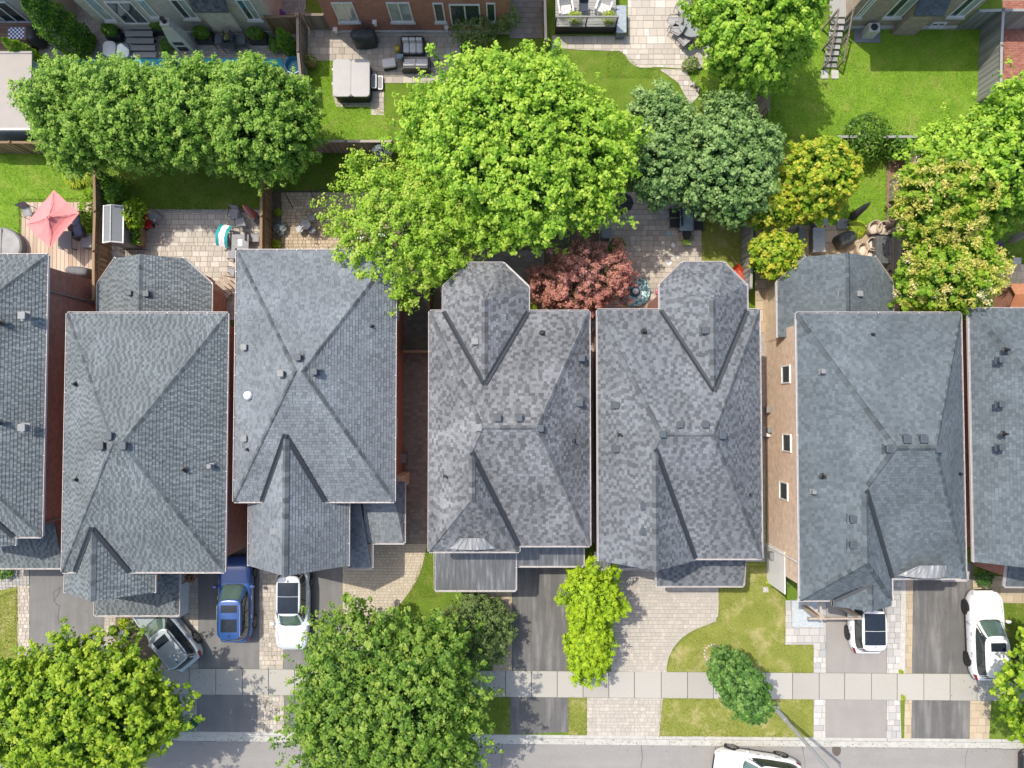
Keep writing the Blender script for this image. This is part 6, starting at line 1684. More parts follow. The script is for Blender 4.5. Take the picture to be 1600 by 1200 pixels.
m = MB(); m.rbox((0, 0, .35), (.45, .7, .25), .08); m.build('tray', M_red, r)
for x in (-.22, .22):
    for y in (-.25, .25): m = MB(); m.tube([(x - .03, y, .12), (x + .03, y, .12)], .12, 10); m.build('wheel', M_rubber, r)
m = MB(); m.tube([(0, .35, .4), (.1, .7, .75)], .02, 5); m.build('handle', M_iron, r)
tube_chair('grey folding lounge chair tilted beside the red cart', 239, 338, R(150), M_iron, M_greyfab, slats=False, arms=False)
r = thing('wire_trellis', 'row of black wire hoops against the rear roof', 'trellis', U(205, 392, .3))
for i in range(8):
    m = MB(); x = -.55 + i * .16; m.tube([(x, -.1, -.3), (x, -.08, .1), (x + .1, .02, .25), (x + .2, .1, .05), (x + .22, .12, -.3)], .017, 5); m.build('hoop', M_iron, r)
# dining set on the pale patio
leg_table('grey patio dining table with a white paper on it', 375, 385, .95, 1.35, .74, M_greyfab, M_iron)
p = U(375, 379, .76); m = MB(); m.box((p.x, p.y, .752), (.24, .36, .006)); m.top('paper_sheet', M_pure, 'white paper lying on the grey patio table', 'paper')
for x, y, a, lb in ((366, 333, 170, 'sling chair closest to the shaded lawn by the grey patio table'), (376, 347, 10, 'sling chair at the head of the grey patio table'), (362, 397, 90, 'sling chair at the left side of the grey patio table nearest the roof'), (361, 425, 80, 'lone sling chair half under the pale roof edge'), (397, 371, -90, 'sling chair between the grey patio table and the fence')):
    tube_chair(lb, x, y, R(a), M_iron, M_greyfab, group='sling chairs of the pale patio')
tc_ = tube_chair('chair draped with a teal and white towel', 350, 372, R(90), M_iron, M_greyfab)
p = U(346, 366, .9); r = thing('beach_towel', 'teal and white towel hanging over a patio chair', 'towel', (p.x, p.y, 0), R(-12))
for i, (mt, x0) in enumerate(((M_teal, -.3), (M_pure, -.12), (M_pure, .04), (M_teal, .2))):
    m = MB(); vs = []
    for j in range(9):
        t = j / 8 * 2 - 1
        for k in range(4): vs.append(Vector((x0 + k * .06, t * .62 + .02 * math.sin(k * 3 + j), .98 - .42 * t * t + .03 * math.sin(j * 2 + i + k))))
    m.add(vs, [(j * 4 + k, j * 4 + k + 1, (j + 1) * 4 + k + 1, (j + 1) * 4 + k) for j in range(8) for k in range(3)]); m.build('stripe', mt, r, smooth=True)
def closed_parasol(label, base_px, hgt, mat, lean=(0, 0), z0=0.0, pole=True):
    p = U(*base_px, z0); r = thing('closed_parasol', label, 'parasol', p); d = Vector((lean[0], lean[1], hgt)); m = MB(); n = 12; vs = []
    prof = [(.03, .28), (.19, .32), (.16, .55), (.12, .8), (.04, .97), (.01, 1.0)]
    for rr, t in prof:
        for i in range(n): a = 2 * math.pi * i / n; q = rr * (1 + .28 * math.sin(a * 4)); vs.append(d * t + Vector((math.cos(a) * q, math.sin(a) * q, 0)))
    m.add(vs, [(j * n + i, j * n + (i + 1) % n, (j + 1) * n + (i + 1) % n, (j + 1) * n + i) for j in range(5) for i in range(n)]); m.build('folded_canopy', mat, r, smooth=True)
    m = MB(); m.tube([(0, 0, 0), d * .35], .025, 6); m.build('pole', M_steel, r); m = MB(); m.lathe((0, 0, 0), [(.3, 0), (.28, .06), (.05, .1)], 14); m.build('base', M_iron, r); return r
closed_parasol('folded faded red parasol leaning on the patio fence', (405, 344), 2.2, plain('faded_red', (.45, .17, .18), .85), (-.1, .25))
p = U(350, 447, .6); r = thing('wooden_pallet', 'leaning wooden board rack beside the clipped roof corner', 'pallet', (p.x, p.y, 0), R(-42))
for i in range(6): m = MB(); m.box((0, -.6 + i * .24, .45 + i * .02), (1.0, .18, .03), 0, Matrix.Rotation(R(14), 3, 'Y')); m.build('slat', M_deckwood, r)
for s in (-1, 1): m = MB(); m.box((s * .4, 0, .4 - s * .1), (.06, 1.45, .06)); m.build('bearer', M_wood, r)
# bistro patio
r = thing('swing_frame', 'long black tube swing frame on the bistro patio', 'swing', U(485, 312, .0))
m = MB(); m.tube([(-1.6, .1, 1.5), (-.6, 0, 1.55), (.6, 0, 1.6), (1.5, .2, 1.5)], .03, 6); m.build('top_bar', M_iron, r)
for x in (-1.0, .45): m = MB(); m.tube([(x, .45, 0), (x, 0, 1.55), (x, -.45, 0)], .028, 6); m.build('leg_frame', M_iron, r)
leg_table('round iron bistro table on the sandy patio', 477, 351, .6, .6, .7, M_steel, M_iron, round_=True, name='bistro_table')
for x, y, a, lb in ((487, 340, 210, 'iron bistro chair nearest the swing frame'), (468, 358, 60, 'iron bistro chair at the left of the bistro table'), (487, 360, -50, 'iron bistro chair at the lower right of the bistro table')):
    p = U(x, y, .45); q = thing('bistro_chair', lb, 'chair', (p.x, p.y, 0), R(a), 'iron bistro chairs')
    m = MB(); m.lathe((0, 0, .43), [(.2, 0), (.22, .015), (.2, .03)], 18); m.build('seat', M_steel, q)
    m = MB(); m.tube([(-.18, -.14, .45), (-.17, -.24, .8), (0, -.28, .9), (.17, -.24, .8), (.18, -.14, .45)], .015, 5); m.build('backrest', M_iron, q)
    for i in range(4): t = R(45 + 90 * i); m = MB(); m.tube([(math.cos(t) * .15, math.sin(t) * .15, .43), (math.cos(t) * .2, math.sin(t) * .2, 0)], .013, 5); m.build('leg', M_iron, q)
for x, y, a, lb in ((562, 372, 30, 'red garden chair under the locust tree, nearer the bistro set'), (596, 368, -20, 'red garden chair under the locust tree, nearer the roof corner')):
    q = tube_chair(lb, x, y, R(a), M_iron, M_red, group='red chairs under the locust', slats=False)
    m = MB(); m.rbox((0, .02, .5), (.42, .42, .1), .08, crown=.03); m.build('cushion', M_pure, q)
# hot tub patio
p = U(549, 122, .9); r = thing('hot_tub', 'square hot tub with a folding light grey cover', 'hot tub', (p.x, p.y, 0))
a, b = U(519, 151, .92) - p, U(578, 92, .92) - p; w, l = b.x - a.x, b.y - a.y
m = MB(); m.rbox((.0, 0, .42), (w - .1, l - .1, .84), .22, n=5); m.build('shell', M_blackplastic, r, smooth=False)
M_vinyl = plain('vinyl_grey', (.37, .355, .355), .6, var=.05, scale=2)
for s in (-1, 1):
    m = MB(); m.rbox((s * w / 4, 0, .90), (w / 2 - .015, l, .1), .2 if True else .1, n=5, crown=.015); m.build('cover_half', M_vinyl, r)
m = MB(); m.box((0, 0, .935), (.03, l * .99, .012)); m.build('hinge_strip', M_steel, r)
for x, y in ((-w / 2, -.3), (-w / 2, .5)): m = MB(); m.box((x - .02, y, .86), (.05, .1, .06)); m.build('latch', M_white, r)
p = U(591, 128, .3); r = thing('tub_steps', 'two white edged steps beside the hot tub', 'steps', (p.x, p.y, 0))
for i, x in enumerate((-.22, .1)):
    m = MB(); m.rbox((x, 0, .2 if i else .38), (.3, .82, .08), .08); m.build('tread_edge', M_white, r); m = MB(); m.rbox((x, 0, .245 if i else .425), (.2, .7, .012), .05); m.build('tread', M_greyfab, r); m = MB(); m.box((x, 0, .09 if i else .18), (.28, .8, .16 if i else .34)); m.build('riser', M_blackplastic, r)
covered_grill('black covered barbecue against the red brick wall', 569, 58, 1.35, .75, 1.2, R(4))
sofa('grey cushioned three seat sofa by the red brick house', 645, 72, 1.35, .85, R(180), M_iron, M_cream, 3)
m = MB(); p = U(608, 99, .4); r = thing('lounge_ottoman', 'white cushioned ottoman beside the lime maple edge', 'ottoman', (p.x, p.y, 0), R(8)); m.rbox((0, 0, .45), (.75, .5, .16), .08, crown=.03); m.build('cushion', M_cream, r); m = MB(); m.box((0, 0, .18), (.7, .46, .36)); m.build('base', M_iron, r)
sofa('white sofa peeking out under the lime maple leaves', 650, 101, 1.6, .7, R(0), M_iron, M_cream, 2)
m = MB(); p = U(622, 77, .3); m.lathe((p.x, p.y, 0), [(.12, 0), (.2, .12), (.22, .3), (.16, .45), (.18, .5)], 16); m.top('garden_pot', M_yellow, 'yellow glazed stool pot beside the grey sofa', 'pot', smooth=True)
m = MB(); p = U(625, 88, .4); m.box((p.x, p.y, .4), (.36, .28, .03)); [m.box((p.x + sx * .15, p.y + sy * .1, .2), (.03, .03, .4)) for sx in (-1, 1) for sy in (-1, 1)]; m.top('side_table', plain('blue_tray', (.2, .3, .38), .5), 'small blue side table beside the yellow pot', 'table')
def flower_pot(label, px, py, s, h, kind, potm, leafn=200, z0=0.0, fl=True):
    p = U(px, py, z0 + h); r = thing('flower_pot', label, 'plant', (p.x, p.y, z0)); m = MB(); m.lathe((0, 0, 0), [(s * .3, 0), (s * .42, h * .7), (s * .45, h * .75), (s * .4, h * .75)], 14); m.build('pot', potm, r, smooth=False)
    g_ = np.random.default_rng(int(px)); d = unit(g_.normal(size=(leafn, 3))); d[:, 2] = np.abs(d[:, 2]); c = d * np.array([s * .6, s * .6, s * .5]) * g_.uniform(.5, 1, (leafn, 1))
    put_leaves('foliage', r, leaf_quads(c, unit(d + np.array([0, 0, .5])), .05, g_), g_.uniform(0, 1, leafn), LEAF[kind], (0, 0, h * .8))
    if fl: c2 = c[:leafn // 3] * 1.12; put_leaves('flowers', r, leaf_quads(c2, unit(d[:len(c2)] + np.array([0, 0, .8])), .045, g_), g_.uniform(0, 1, len(c2)), LEAF['flower'], (0, 0, h * .8))
    return r
flower_pot('pot of red and yellow flowers at the fence by the hot tub lawn', 484, 94, .7, .6, 'box', M_terracotta)
# pool terrace
M_pool = glass_mat('pool_water', (.06, .45, .55), .05)
m = MB(); m.prism(P2([(95, 92), (442, 92), (442, 130), (95, 130)]), .0, .045); tag(m.build('pool_water', M_pool), 'turquoise pool water glimpsed behind the clipped tree row', None, kind='structure')
p = U(282, 60, .8); r = thing('outdoor_fireplace', 'white stone outdoor fireplace with a sloped chimney hood', 'fireplace', (p.x, p.y - .1, 0))
m = MB(); m.box((0, 0, .6), (1.0, .6, 1.2)); m.build('hearth', M_concw, r); m = MB(); m.box((0, 0, 1.75), (.95, .58, 1.1), taper=.62); m.build('hood', M_concw, r); m = MB(); m.box((0, .05, 2.45), (.5, .4, .4)); m.build('chimney', M_concw, r)
for z_, hh in ((.42, .42), (1.0, .3)): m = MB(); m.box((-.02, -.29, z_), (.55, .06, hh)); m.build('firebox', M_blackplastic, r)
m = MB(); m.lathe((0, .05, 2.65), [(.13, 0), (.11, .25), (.14, .28)], 12); m.build('flue', M_blackplastic, r)
for i, (x, y, n_, lb) in enumerate(((176, 52, 0, 'dark box planter with a green bush left of the garden steps'), (250, 42, 0, 'narrow box planter between steps and fireplace'), (318, 56, 0, 'wide box planter right of the outdoor fireplace'), (402, 57, 0, 'wide box planter under the rightmost stone house window'))):
    p = U(x, y, .5); r = thing('box_planter', lb, 'planter', (p.x, p.y, 0), 0, 'dark planters along the pale stone house'); w = .95 if i else .8
    for s in (-1, 1): m = MB(); m.box((0, s * .25, .25), (w, .05, .5)); m.build('side_panel', M_planter, r); m = MB(); m.box((s * w / 2, 0, .25), (.05, .5, .5)); m.build('end_panel', M_planter, r)
    m = MB(); m.box((0, 0, .22), (w - .1, .46, .42)); m.build('soil', M_soil, r)
    g_ = np.random.default_rng(i + 40); n = 1300; c = g_.uniform(-1, 1, (n, 3)) ; c = c / np.maximum(1, np.linalg.norm(c, axis=1, keepdims=True)) * np.array([w * .52, .3, .42])
    put_leaves('foliage', r, leaf_quads(c, unit(c + np.array([0, 0, .3])), .05, g_), g_.uniform(0, 1, n), LEAF['box'], (0, 0, .85))
p = U(220, 62, .4); r = thing('garden_steps', 'broad grey timber steps down from the stone house patio door', 'steps', (p.x, p.y, 0))
for i in range(6):
    m = MB(); m.box((0, .9 - i * .33, .9 - i * .15), (1.55, .3, .05)); m.build('tread', M_woodgrey, r)
    m = MB(); m.box((0, .9 - i * .33 + .13, (.9 - i * .15) / 2), (1.5, .03, .9 - i * .15)); m.build('riser', M_blackplastic, r)
leg_table('dark bistro table with a flower bowl on the pool terrace', 356, 65, .75, .75, .72, M_planter, M_iron)
flower_pot('bowl of white flowers on the dark bistro table', 354, 57, .38, .18, 'willow', M_concw, 160, .73)
for x, a, lb in ((343, 90, 'dark armchair left of the pool terrace bistro table'), (375, -90, 'dark armchair right of the pool terrace bistro table')): tube_chair(lb, x, 62, R(a), M_iron, plain('fabric_slate', (.12, .14, .16), .9), slats=False, s=1.15)
closed_parasol('folded purple parasol by the dark gate', (455, 44), 2.0, plain('purple', (.20, .08, .30), .8))
p = U(459, 102, .3); m = MB(); m.lathe((p.x, p.y, 0), [(.42, 0), (.5, .35), (.52, .4), (.46, .4), (.42, .08)], 22); m.top('blue_tub', plain('blue_plastic', (.08, .28, .45), .4), 'blue plastic tub at the fence beside the pool', 'tub', smooth=False)
for x, y, lb, mt in ((171, 76, 'white round lounger cushion above the clipped trees', M_pure), (192, 80, 'blue grey covered lounger above the clipped trees', plain('cover_bluegrey', (.22, .27, .33), .7))):
    p = U(x, y, .4); r = thing('pool_lounger', lb, 'lounger', (p.x, p.y, 0)); m = MB(); m.rbox((0, 0, .35), (.75, .9, .2), .3, n=6, crown=.06); m.build('cushion', mt, r); m = MB(); m.rbox((0, 0, .13), (.65, .8, .24), .25); m.build('base', M_iron, r)
# far left yard
r = thing('flat_roof_pavilion', 'flat beige roofed garden pavilion at the left edge', 'pavilion', (UX(-20, 2.6), UY(145, 2.6), 0))
a, b = U(-90, 201, 2.6), U(50, 80, 2.6); o = r.location
m = MB(); m.box(((a.x + b.x) / 2 - o.x, (a.y + b.y) / 2 - o.y, 2.55), (b.x - a.x, b.y - a.y, .12)); m.build('roof', plain('roof_beige', (.34, .31, .28), .85, var=.05, scale=2), r)
m = MB(); m.box(((a.x + b.x) / 2 - o.x, a.y - o.y - .02, 2.52), (b.x - a.x, .08, .2)); m.build('fascia', M_white, r)
m = MB(); m.box(((a.x + b.x) / 2 - o.x, b.y - o.y - .12, 2.63), (b.x - a.x, .04, .04)); m.build('batten', M_greyfab, r)
m = MB(); m.box(((a.x + b.x) / 2 - o.x, (a.y + b.y) / 2 - o.y, 1.2), (b.x - a.x - .5, b.y - a.y - .5, 2.4)); m.build('wall', plain('siding_grey', (.4, .42, .42), .7), r)
tb = leg_table('brown table with a blue checked cloth at the top left house', 26, 52, 1.1, .75, .72, M_deckbrown, M_iron, z0=.5)
mch, t_, b_ = nt('checked_cloth'); ck = N(t_, 'TexChecker', i_Scale=9.0); ck.inputs['Color1'].default_value = (.75, .75, .78, 1); ck.inputs['Color2'].default_value = (.04, .06, .2, 1)
t_.links.new(tc(t_), ck.inputs[0]); t_.links.new(ck.outputs[0], b_.inputs[0])
p = tb.location; m = MB(); m.rbox((p.x, p.y, 1.245), (.9, .62, .012), .02); m.top('checked_cloth', mch, 'blue and white checked cloth on the brown table', 'cloth')
covered_grill('black covered barbecue beside the checked table', 52, 57, .8, .8, 1.1, R(90), .1)
# cream patio set
def adirondack(label, px, py, rz, z0):
    p = U(px, py, z0 + .5); r = thing('slat_armchair', label, 'chair', (p.x, p.y, z0), rz, 'white slatted armchairs on the grey deck')
    for i in range(5): m = MB(); x = -.26 + i * .13; m.box((x, .0, .36), (.11, .6, .025), 0, Matrix.Rotation(R(8), 3, 'X')); m.build('seat_slat', M_cream, r); m = MB(); m.box((x, -.42, .72), (.11, .03, .85), 0, Matrix.Rotation(R(24), 3, 'X')); m.build('back_slat', M_cream, r)
    for s in (-1, 1): m = MB(); m.box((s * .38, -.05, .58), (.1, .75, .03)); m.build('armrest', M_cream, r); m = MB(); m.box((s * .36, .25, .28), (.06, .08, .56)); m.build('leg', M_cream, r); m = MB(); m.box((s * .36, -.3, .24), (.06, .1, .5)); m.build('leg', M_cream, r)
    m = MB(); m.box((0, .3, .28), (.7, .03, .14)); m.build('apron', M_cream, r)
    return r
adirondack('white slatted armchair at the left end of the grey deck', 884, 12, R(188), .8); adirondack('white slatted armchair at the right end of the grey deck', 943, 10, R(160), .8)
tube_chair('dark sling chair between the white slatted armchairs', 912, 10, R(180), M_steel, M_navy, .8, slats=False)
for x, lb in ((899, 'fern pot left on the grey deck rail'), (952, 'fern pot right on the grey deck rail')): q = flower_pot(lb, x, 26, .75, .45, 'hosta', M_concw, 420, .8, fl=False)
p = U(971, 30, .8); r = thing('deck_box', 'blue grey storage box beside the grey deck', 'storage box', (p.x, p.y, 0)); m = MB(); m.box((0, 0, .38), (.5, 1.5, .76)); m.build('body', plain('box_blue', (.13, .17, .21), .6), r); m = MB(); m.rbox((0, 0, .8), (.56, 1.56, .08), .04); m.build('lid', plain('box_lid', (.27, .31, .35), .5), r)
m = MB()
leg_table('round mesh patio table on the cream patio', 1081, 38, 1.45, 1.45, .74, plain('mesh_grey', (.22, .24, .24), .6, var=.3, scale=30), M_iron, round_=True)
for x, y, a, lb in ((1053, 34, 90, 'mesh chair left of the round mesh table'), (1057, 46, 60, 'mesh chair lower left of the round mesh table'), (1069, 62, 40, 'mesh chair below the round mesh table'), (1092, 58, -20, 'mesh chair at the lower right of the round mesh table'), (1066, 12, 130, 'mesh chair upper left of the round mesh table'), (1088, 3, 180, 'mesh chair at the top of the round mesh table')):
    tube_chair(lb, x, y, R(a - 180 + 180), M_iron, plain('mesh_seat', (.30, .29, .29), .8), slats=False, group='mesh chairs around the round table', s=1.1)
def stone(label, px, py, s, mat, seed, group=None, h=.25, z0=0.0, name='garden_stone'):
    rr = random.Random(seed); p = U(px, py, z0); m = MB(); n = 9; vs = []
    for k, zz in ((1.0, 0), (1.05, .45), (.75, .85), (.35, 1.0)):
        for i in range(n): a = 2 * math.pi * i / n; q = s * k * (.8 + .35 * math.sin(i * 2.3 + seed)) * .5; vs.append(Vector((p.x + math.cos(a) * q, p.y + math.sin(a) * q, z0 + zz * h)))
    m.add(vs, [(j * n + i, j * n + (i + 1) % n, (j + 1) * n + (i + 1) % n, (j + 1) * n + i) for j in range(3) for i in range(n)] + [tuple(3 * n + i for i in range(n))])
    return m.top(name, mat, label, 'stone', group)
M_rock = plain('rock', (.42, .39, .37), .9, var=.25, bmp=.5)
for i, (x, y, s, lb) in enumerate(((1096, 104, .4, 'largest pale rock at the edge of the small vivid lawn'), (1104, 101, .3, 'middle rock beside the small vivid lawn'), (1111, 105, .3, 'rightmost rock beside the small vivid lawn'), (1083, 134, .35, 'grey rock on the cream path end'), (1090, 142, .25, 'small rock at the lower tip of the cream path'))): stone(lb, x, y, s, M_rock, i)
# top right garden
p0, p1 = U(1325, 22, 1.0), U(1290, 106, .1); r = thing('wooden_stairs', 'weathered wooden stairs down to the big lawn', 'stairs', (p1.x, p1.y, 0))
n = 8; dx, dy = UX(1307, .5) - p1.x, 2.3
for i in range(n): m = MB(); m.box((.25, .15 + i * .28, .1 + i * .15), (.75, .26, .045)); m.build('tread', M_woodgrey, r)
for s in (-.15, .65):
    m = MB(); m.tube([(s, 0, .95), (s, 2.3, 2.15)], .05, 4); m.build('handrail', M_wood, r)
    for k in (0, 1.1, 2.25): m = MB(); m.box((s, k, .5 + k * .26), (.09, .09, 1.0 + k * .52)); m.build('post', M_wood, r)
    for k in range(6): m = MB(); m.box((s, .2 + k * .36, .6 + k * .19), (.035, .035, .7)); m.build('baluster', M_woodgrey, r)
m = MB(); m.box((.25, 2.9, 1.15), (.9, 1.1, .08)); m.build('landing', M_woodgrey, r)
for x, lb in ((1288, 'left pale stepping slab at the foot of the wooden stairs'), (1304, 'right pale stepping slab at the foot of the wooden stairs')): m = MB(); p = U(x, 117, .0); m.rbox((p.x, p.y, .04), (.42, .5, .08), .03); m.top('stepping_slab', M_kerb, lb, 'slab', 'slabs at the wooden stairs')
p = U(1361, 48, .5); r = thing('air_conditioner', 'pale air conditioner unit behind the brown brick house', 'air conditioner', (p.x, p.y, 0)); m = MB(); m.box((0, 0, .48), (.62, .5, .8)); m.build('casing', M_concw, r); m = MB(); m.lathe((0, 0, .88), [(.2, 0), (.2, .02), (.04, .04)], 16); m.build('fan_grille', M_iron, r); m = MB(); m.box((0, 0, .04), (1.5, .9, .08)); m.build('pad', M_slategrey, r)
# slab patio with glass table
leg_table('rectangular glass table in tree shade on the slab patio', 1073, 343, .75, 1.25, .73, glass_mat('table_glass', (.25, .33, .35), .05), M_iron)
for x, y, a, lb in ((1053, 332, 90, 'black slat chair upper left of the glass table'), (1054, 348, 90, 'black slat chair lower left of the glass table'), (1091, 334, -90, 'black slat chair upper right of the glass table'), (1092, 352, -90, 'black slat chair lower right of the glass table'), (1074, 366, 5, 'grey chair at the foot of the glass table')): tube_chair(lb, x, y, R(a), M_iron, M_iron, group='chairs around the glass table')
tube_chair('lime green child chair below the glass table', 1073, 374, R(0), M_lime, M_lime, s=.75, slats=False)
p = U(993, 455, .3); r = thing('water_table', 'round teal patterned paddling pool beside the smoke bush', 'paddling pool', (p.x, p.y, 0))
mw, t_, b_ = nt('pool_pattern'); vo = N(t_, 'TexVoronoi', i_Scale=5.0, feature='DISTANCE_TO_EDGE'); t_.links.new(tc(t_), vo.inputs['Vector']); t_.links.new(ramp(t_, vo.outputs['Distance'], [(.04, (.55, .62, .6)), (.12, (.06, .27, .33)), (.4, (.10, .36, .42))]), b_.inputs[0]); b_.inputs['Roughness'].default_value = .3
m = MB(); m.lathe((0, 0, 0), [(.84, 0), (.86, .2), (.8, .26), (.74, .22), (.72, .08), (.3, .06)], 30); m.build('basin', mw, r, smooth=True); m = MB(); m.lathe((0, 0, .06), [(.3, 0), (.26, .12), (.2, .14)], 20); m.build('center_bowl', plain('deep_teal', (.02, .1, .13), .3), r); m = MB(); m.lathe((0, 0, .18), [(.02, 0), (.14, .05), (.18, .16), (.12, .27), (.02, .3)], 16); m.build('ball', M_pure, r, smooth=True)
m = MB(); p = U(1028, 456, .2); m.lathe((p.x, p.y, 0), [(.02, 0), (.13, .06), (.16, .16), (.12, .27), (.02, .31)], 16); m.top('play_ball', plain('ball_pink', (.65, .22, .32), .5), 'pink ball at the clipped roof corner', 'ball', smooth=True)
m = MB(); A, B_ = U(1022, 466, .05), U(1031, 459, .05); m.box((A + B_) / 2, (.5, .06, .05), math.atan2(B_.y - A.y, B_.x - A.x)); m.top('white_bat', M_pure, 'short white stick on the slab patio by the roof', 'stick')
M_chalkw, M_chalkb = plain('chalk_white', (.72, .72, .70), .95, var=.25, scale=30), plain('chalk_blue', (.25, .45, .50), .95, var=.35, scale=30)
for x, y, s, mt, lb in ((1052, 383, .28, M_chalkw, 'white chalk spot nearest the lime chair'), (1058, 401, .26, M_chalkw, 'square white chalk spot lower on the slab patio'), (1045, 411, .3, M_chalkw, 'slanting white chalk stroke near the clipped roof'), (1036, 379, .18, M_chalkw, 'small white chalk dot left of the other chalk'), (1034, 330, .28, M_chalkb, 'upper blue chalk spot in the tree shade'), (1038, 338, .2, M_chalkb, 'small blue chalk mark below the upper blue spot'), (1044, 365, .3, M_chalkb, 'blue chalk star near the glass table')):
    p = U(x, y, .04); m = MB(); n = 14; rr = random.Random(int(x)); m.prism([(p.x + math.cos(6.283 * i / n) * s / 2 * rr.uniform(.55, 1.2), p.y + math.sin(6.283 * i / n) * s / 2 * rr.uniform(.55, 1.2)) for i in range(n)], .038, .041); m.top('chalk_mark', mt, lb, 'chalk mark')
p = U(975, 316, 1.9); r = thing('dark_parasol', 'black parasol almost hidden under the lime maple', 'parasol', (p.x, p.y, 0)); m = MB(); tp = [Vector((math.cos(R(45 * i)) * .55, math.sin(R(45 * i)) * .55, 1.8)) for i in range(8)]; fold_canopy(m, None, tp, 2.05, .04); m.build('canopy', M_canvas, r); m = MB(); m.tube([(0, 0, 0), (0, 0, 2.0)], .02, 6); m.build('pole', M_iron, r); m = MB(); m.lathe((0, 0, 0), [(.25, 0), (.24, .06), (.05, .1)], 12); m.build('base', M_iron, r)
m = MB(); p = U(946, 366, .5); m.rbox((p.x, p.y, .45), (.5, .6, .9), .1); m.rbox((p.x, p.y, .94), (.56, .66, .07), .1); m.top('waste_bin', M_slategrey, 'grey wheeled bin in the leaves beside the slab patio', 'bin')
p = U(1153, 427, .4); r = thing('wheelbarrow', 'red wheelbarrow behind the clipped roof corner', 'wheelbarrow', (p.x, p.y, 0), R(-50)); m = MB(); m.add([(-.25, -.2, .3), (.25, -.2, .3), (.25, .2, .3), (-.25, .2, .3), (-.42, -.32, .6), (.5, -.32, .6), (.5, .32, .6), (-.42, .32, .6)], [(3, 2, 1, 0), (0, 1, 5, 4), (1, 2, 6, 5), (2, 3, 7, 6), (3, 0, 4, 7)]); m.build('tray', plain('barrow_red', (.45, .06, .02), .5), r)
m = MB(); m.tube([(.55, -.05, .18), (.55, .05, .18)], .18, 14); m.build('wheel', M_rubber, r)
for s in (-1, 1): m = MB(); m.tube([(.55, s * .1, .2), (-.2, s * .25, .35), (-1.0, s * .3, .55)], .02, 5); m.build('handle', M_wood, r); m = MB(); m.tube([(-.2, s * .25, .32), (-.3, s * .25, 0)], .018, 5); m.build('leg', M_iron, r)
# flagstone patio
p = U(1279, 375, .6); r = thing('patio_cabinet', 'pale grey cabinet bench on the flagstone patio', 'cabinet', (p.x, p.y, 0)); m = MB(); m.box((0, 0, .32), (.6, 1.3, .64)); m.build('body', M_slategrey, r); m = MB(); m.rbox((0, 0, .67), (.68, 1.38, .06), .03); m.build('lid', plain('lid_grey', (.32, .34, .365), .5), r)
p = U(1282, 344, .5); r = thing('patio_cabinet', 'grey storage chest under the golden tree edge', 'cabinet', (p.x, p.y, 0)); m = MB(); m.box((0, 0, .3), (.7, .65, .6)); m.build('body', M_slategrey, r); m = MB(); m.rbox((0, 0, .63), (.76, .72, .06), .03); m.build('lid', plain('lid_grey', (.32, .34, .365), .5), r)
p = U(1252, 378, .5); r = thing('patio_bench', 'dark bench along the wall left of the pale cabinet', 'bench', (p.x, p.y, 0)); m = MB(); m.box((0, 0, .4), (.5, 1.6, .06)); m.build('seat', M_slategrey, r)
for s in (-1, 1): m = MB(); m.box((0, s * .6, .19), (.4, .08, .37)); m.build('leg', M_iron, r)
m = MB(); m.box((-.25, 0, .65), (.05, 1.6, .45)); m.build('backrest', M_slategrey, r)
covered_grill('black covered round grill on the flagstone patio', 1321, 374, .95, .8, 1.0, R(25), handle=False)
closed_parasol('folded black parasol leaning over the striped lawn', (1318, 350), 2.6, M_canvas, (.25, .5))
p = U(1316, 350, .1); m = MB(); m.rbox((p.x, p.y, .06), (.6, .6, .1), .05); m.top('paving_plate', M_slategrey, 'dark square plate at the foot of the folded black parasol', 'plate')
def tub_chair(label, px, py, rz, s=.72):
    p = U(px, py, .45); r = thing('wicker_chair', label, 'chair', (p.x, p.y, 0), rz, 'round wicker chairs on the flagstone patio'); m = MB(); n = 18; vs = []; fs = []
    for k in range(n + 1):
        a = R(-55 + 290 * k / n) ; e = math.sin(math.pi * k / n) ** .6
        for q, zz in ((.42, .1), (.5, .45), (.55, .5 + .32 * e), (.49, .5 + .32 * e), (.43, .42)): vs.append(Vector((math.cos(a) * q * s, math.sin(a) * q * s, zz)))
    for k in range(n):
        for j in range(4): fs.append((k * 5 + j, (k + 1) * 5 + j, (k + 1) * 5 + j + 1, k * 5 + j + 1))
    m.add(vs, fs); m.build('shell', M_wick, r, smooth=True)
    m = MB(); m.lathe((0, 0, .3), [(.4 * s, 0), (.44 * s, .08), (.4 * s, .15), (.1 * s, .17)], 18); m.build('seat_cushion', plain('cushion_beige', (.58, .50, .42), .9), r, smooth=True)
    for i in range(4): t = R(45 + 90 * i); m = MB(); m.tube([(math.cos(t) * .3 * s, math.sin(t) * .3 * s, .3), (math.cos(t) * .4 * s, math.sin(t) * .4 * s, 0)], .02, 5); m.build('leg', M_iron, r)
    return r
for x, y, a, lb in ((1365, 357, 10, 'round wicker chair next to the yellow hosta'), (1379, 358, -10, 'round wicker chair at the top of the covered table'), (1361, 383, 80, 'round wicker chair at the left of the covered table, middle'), (1347, 391, 60, 'wicker chair standing farthest left from the covered table'), (1360, 399, 90, 'wicker chair partly under the rear roof edge')): tub_chair(lb, x, y, R(a))
p = U(1379, 390, .74); r = thing('covered_table', 'long patio table under a creased black cover', 'table', (p.x, p.y, 0)); m = MB(); nx, ny = 10, 16; vs = []
for j in range(ny + 1):
    for i in range(nx + 1):
        x, y = -.5 + i / nx, -.5 + j / ny; ed = max(abs(x), abs(y)) > .499
        vs.append(Vector((x * .95 * (1.04 if ed else 1), y * 1.75 * (1.03 if ed else 1), (.74 + .012 * math.sin(x * 30 + y * 22) * math.cos(y * 17)) if not ed else .25)))
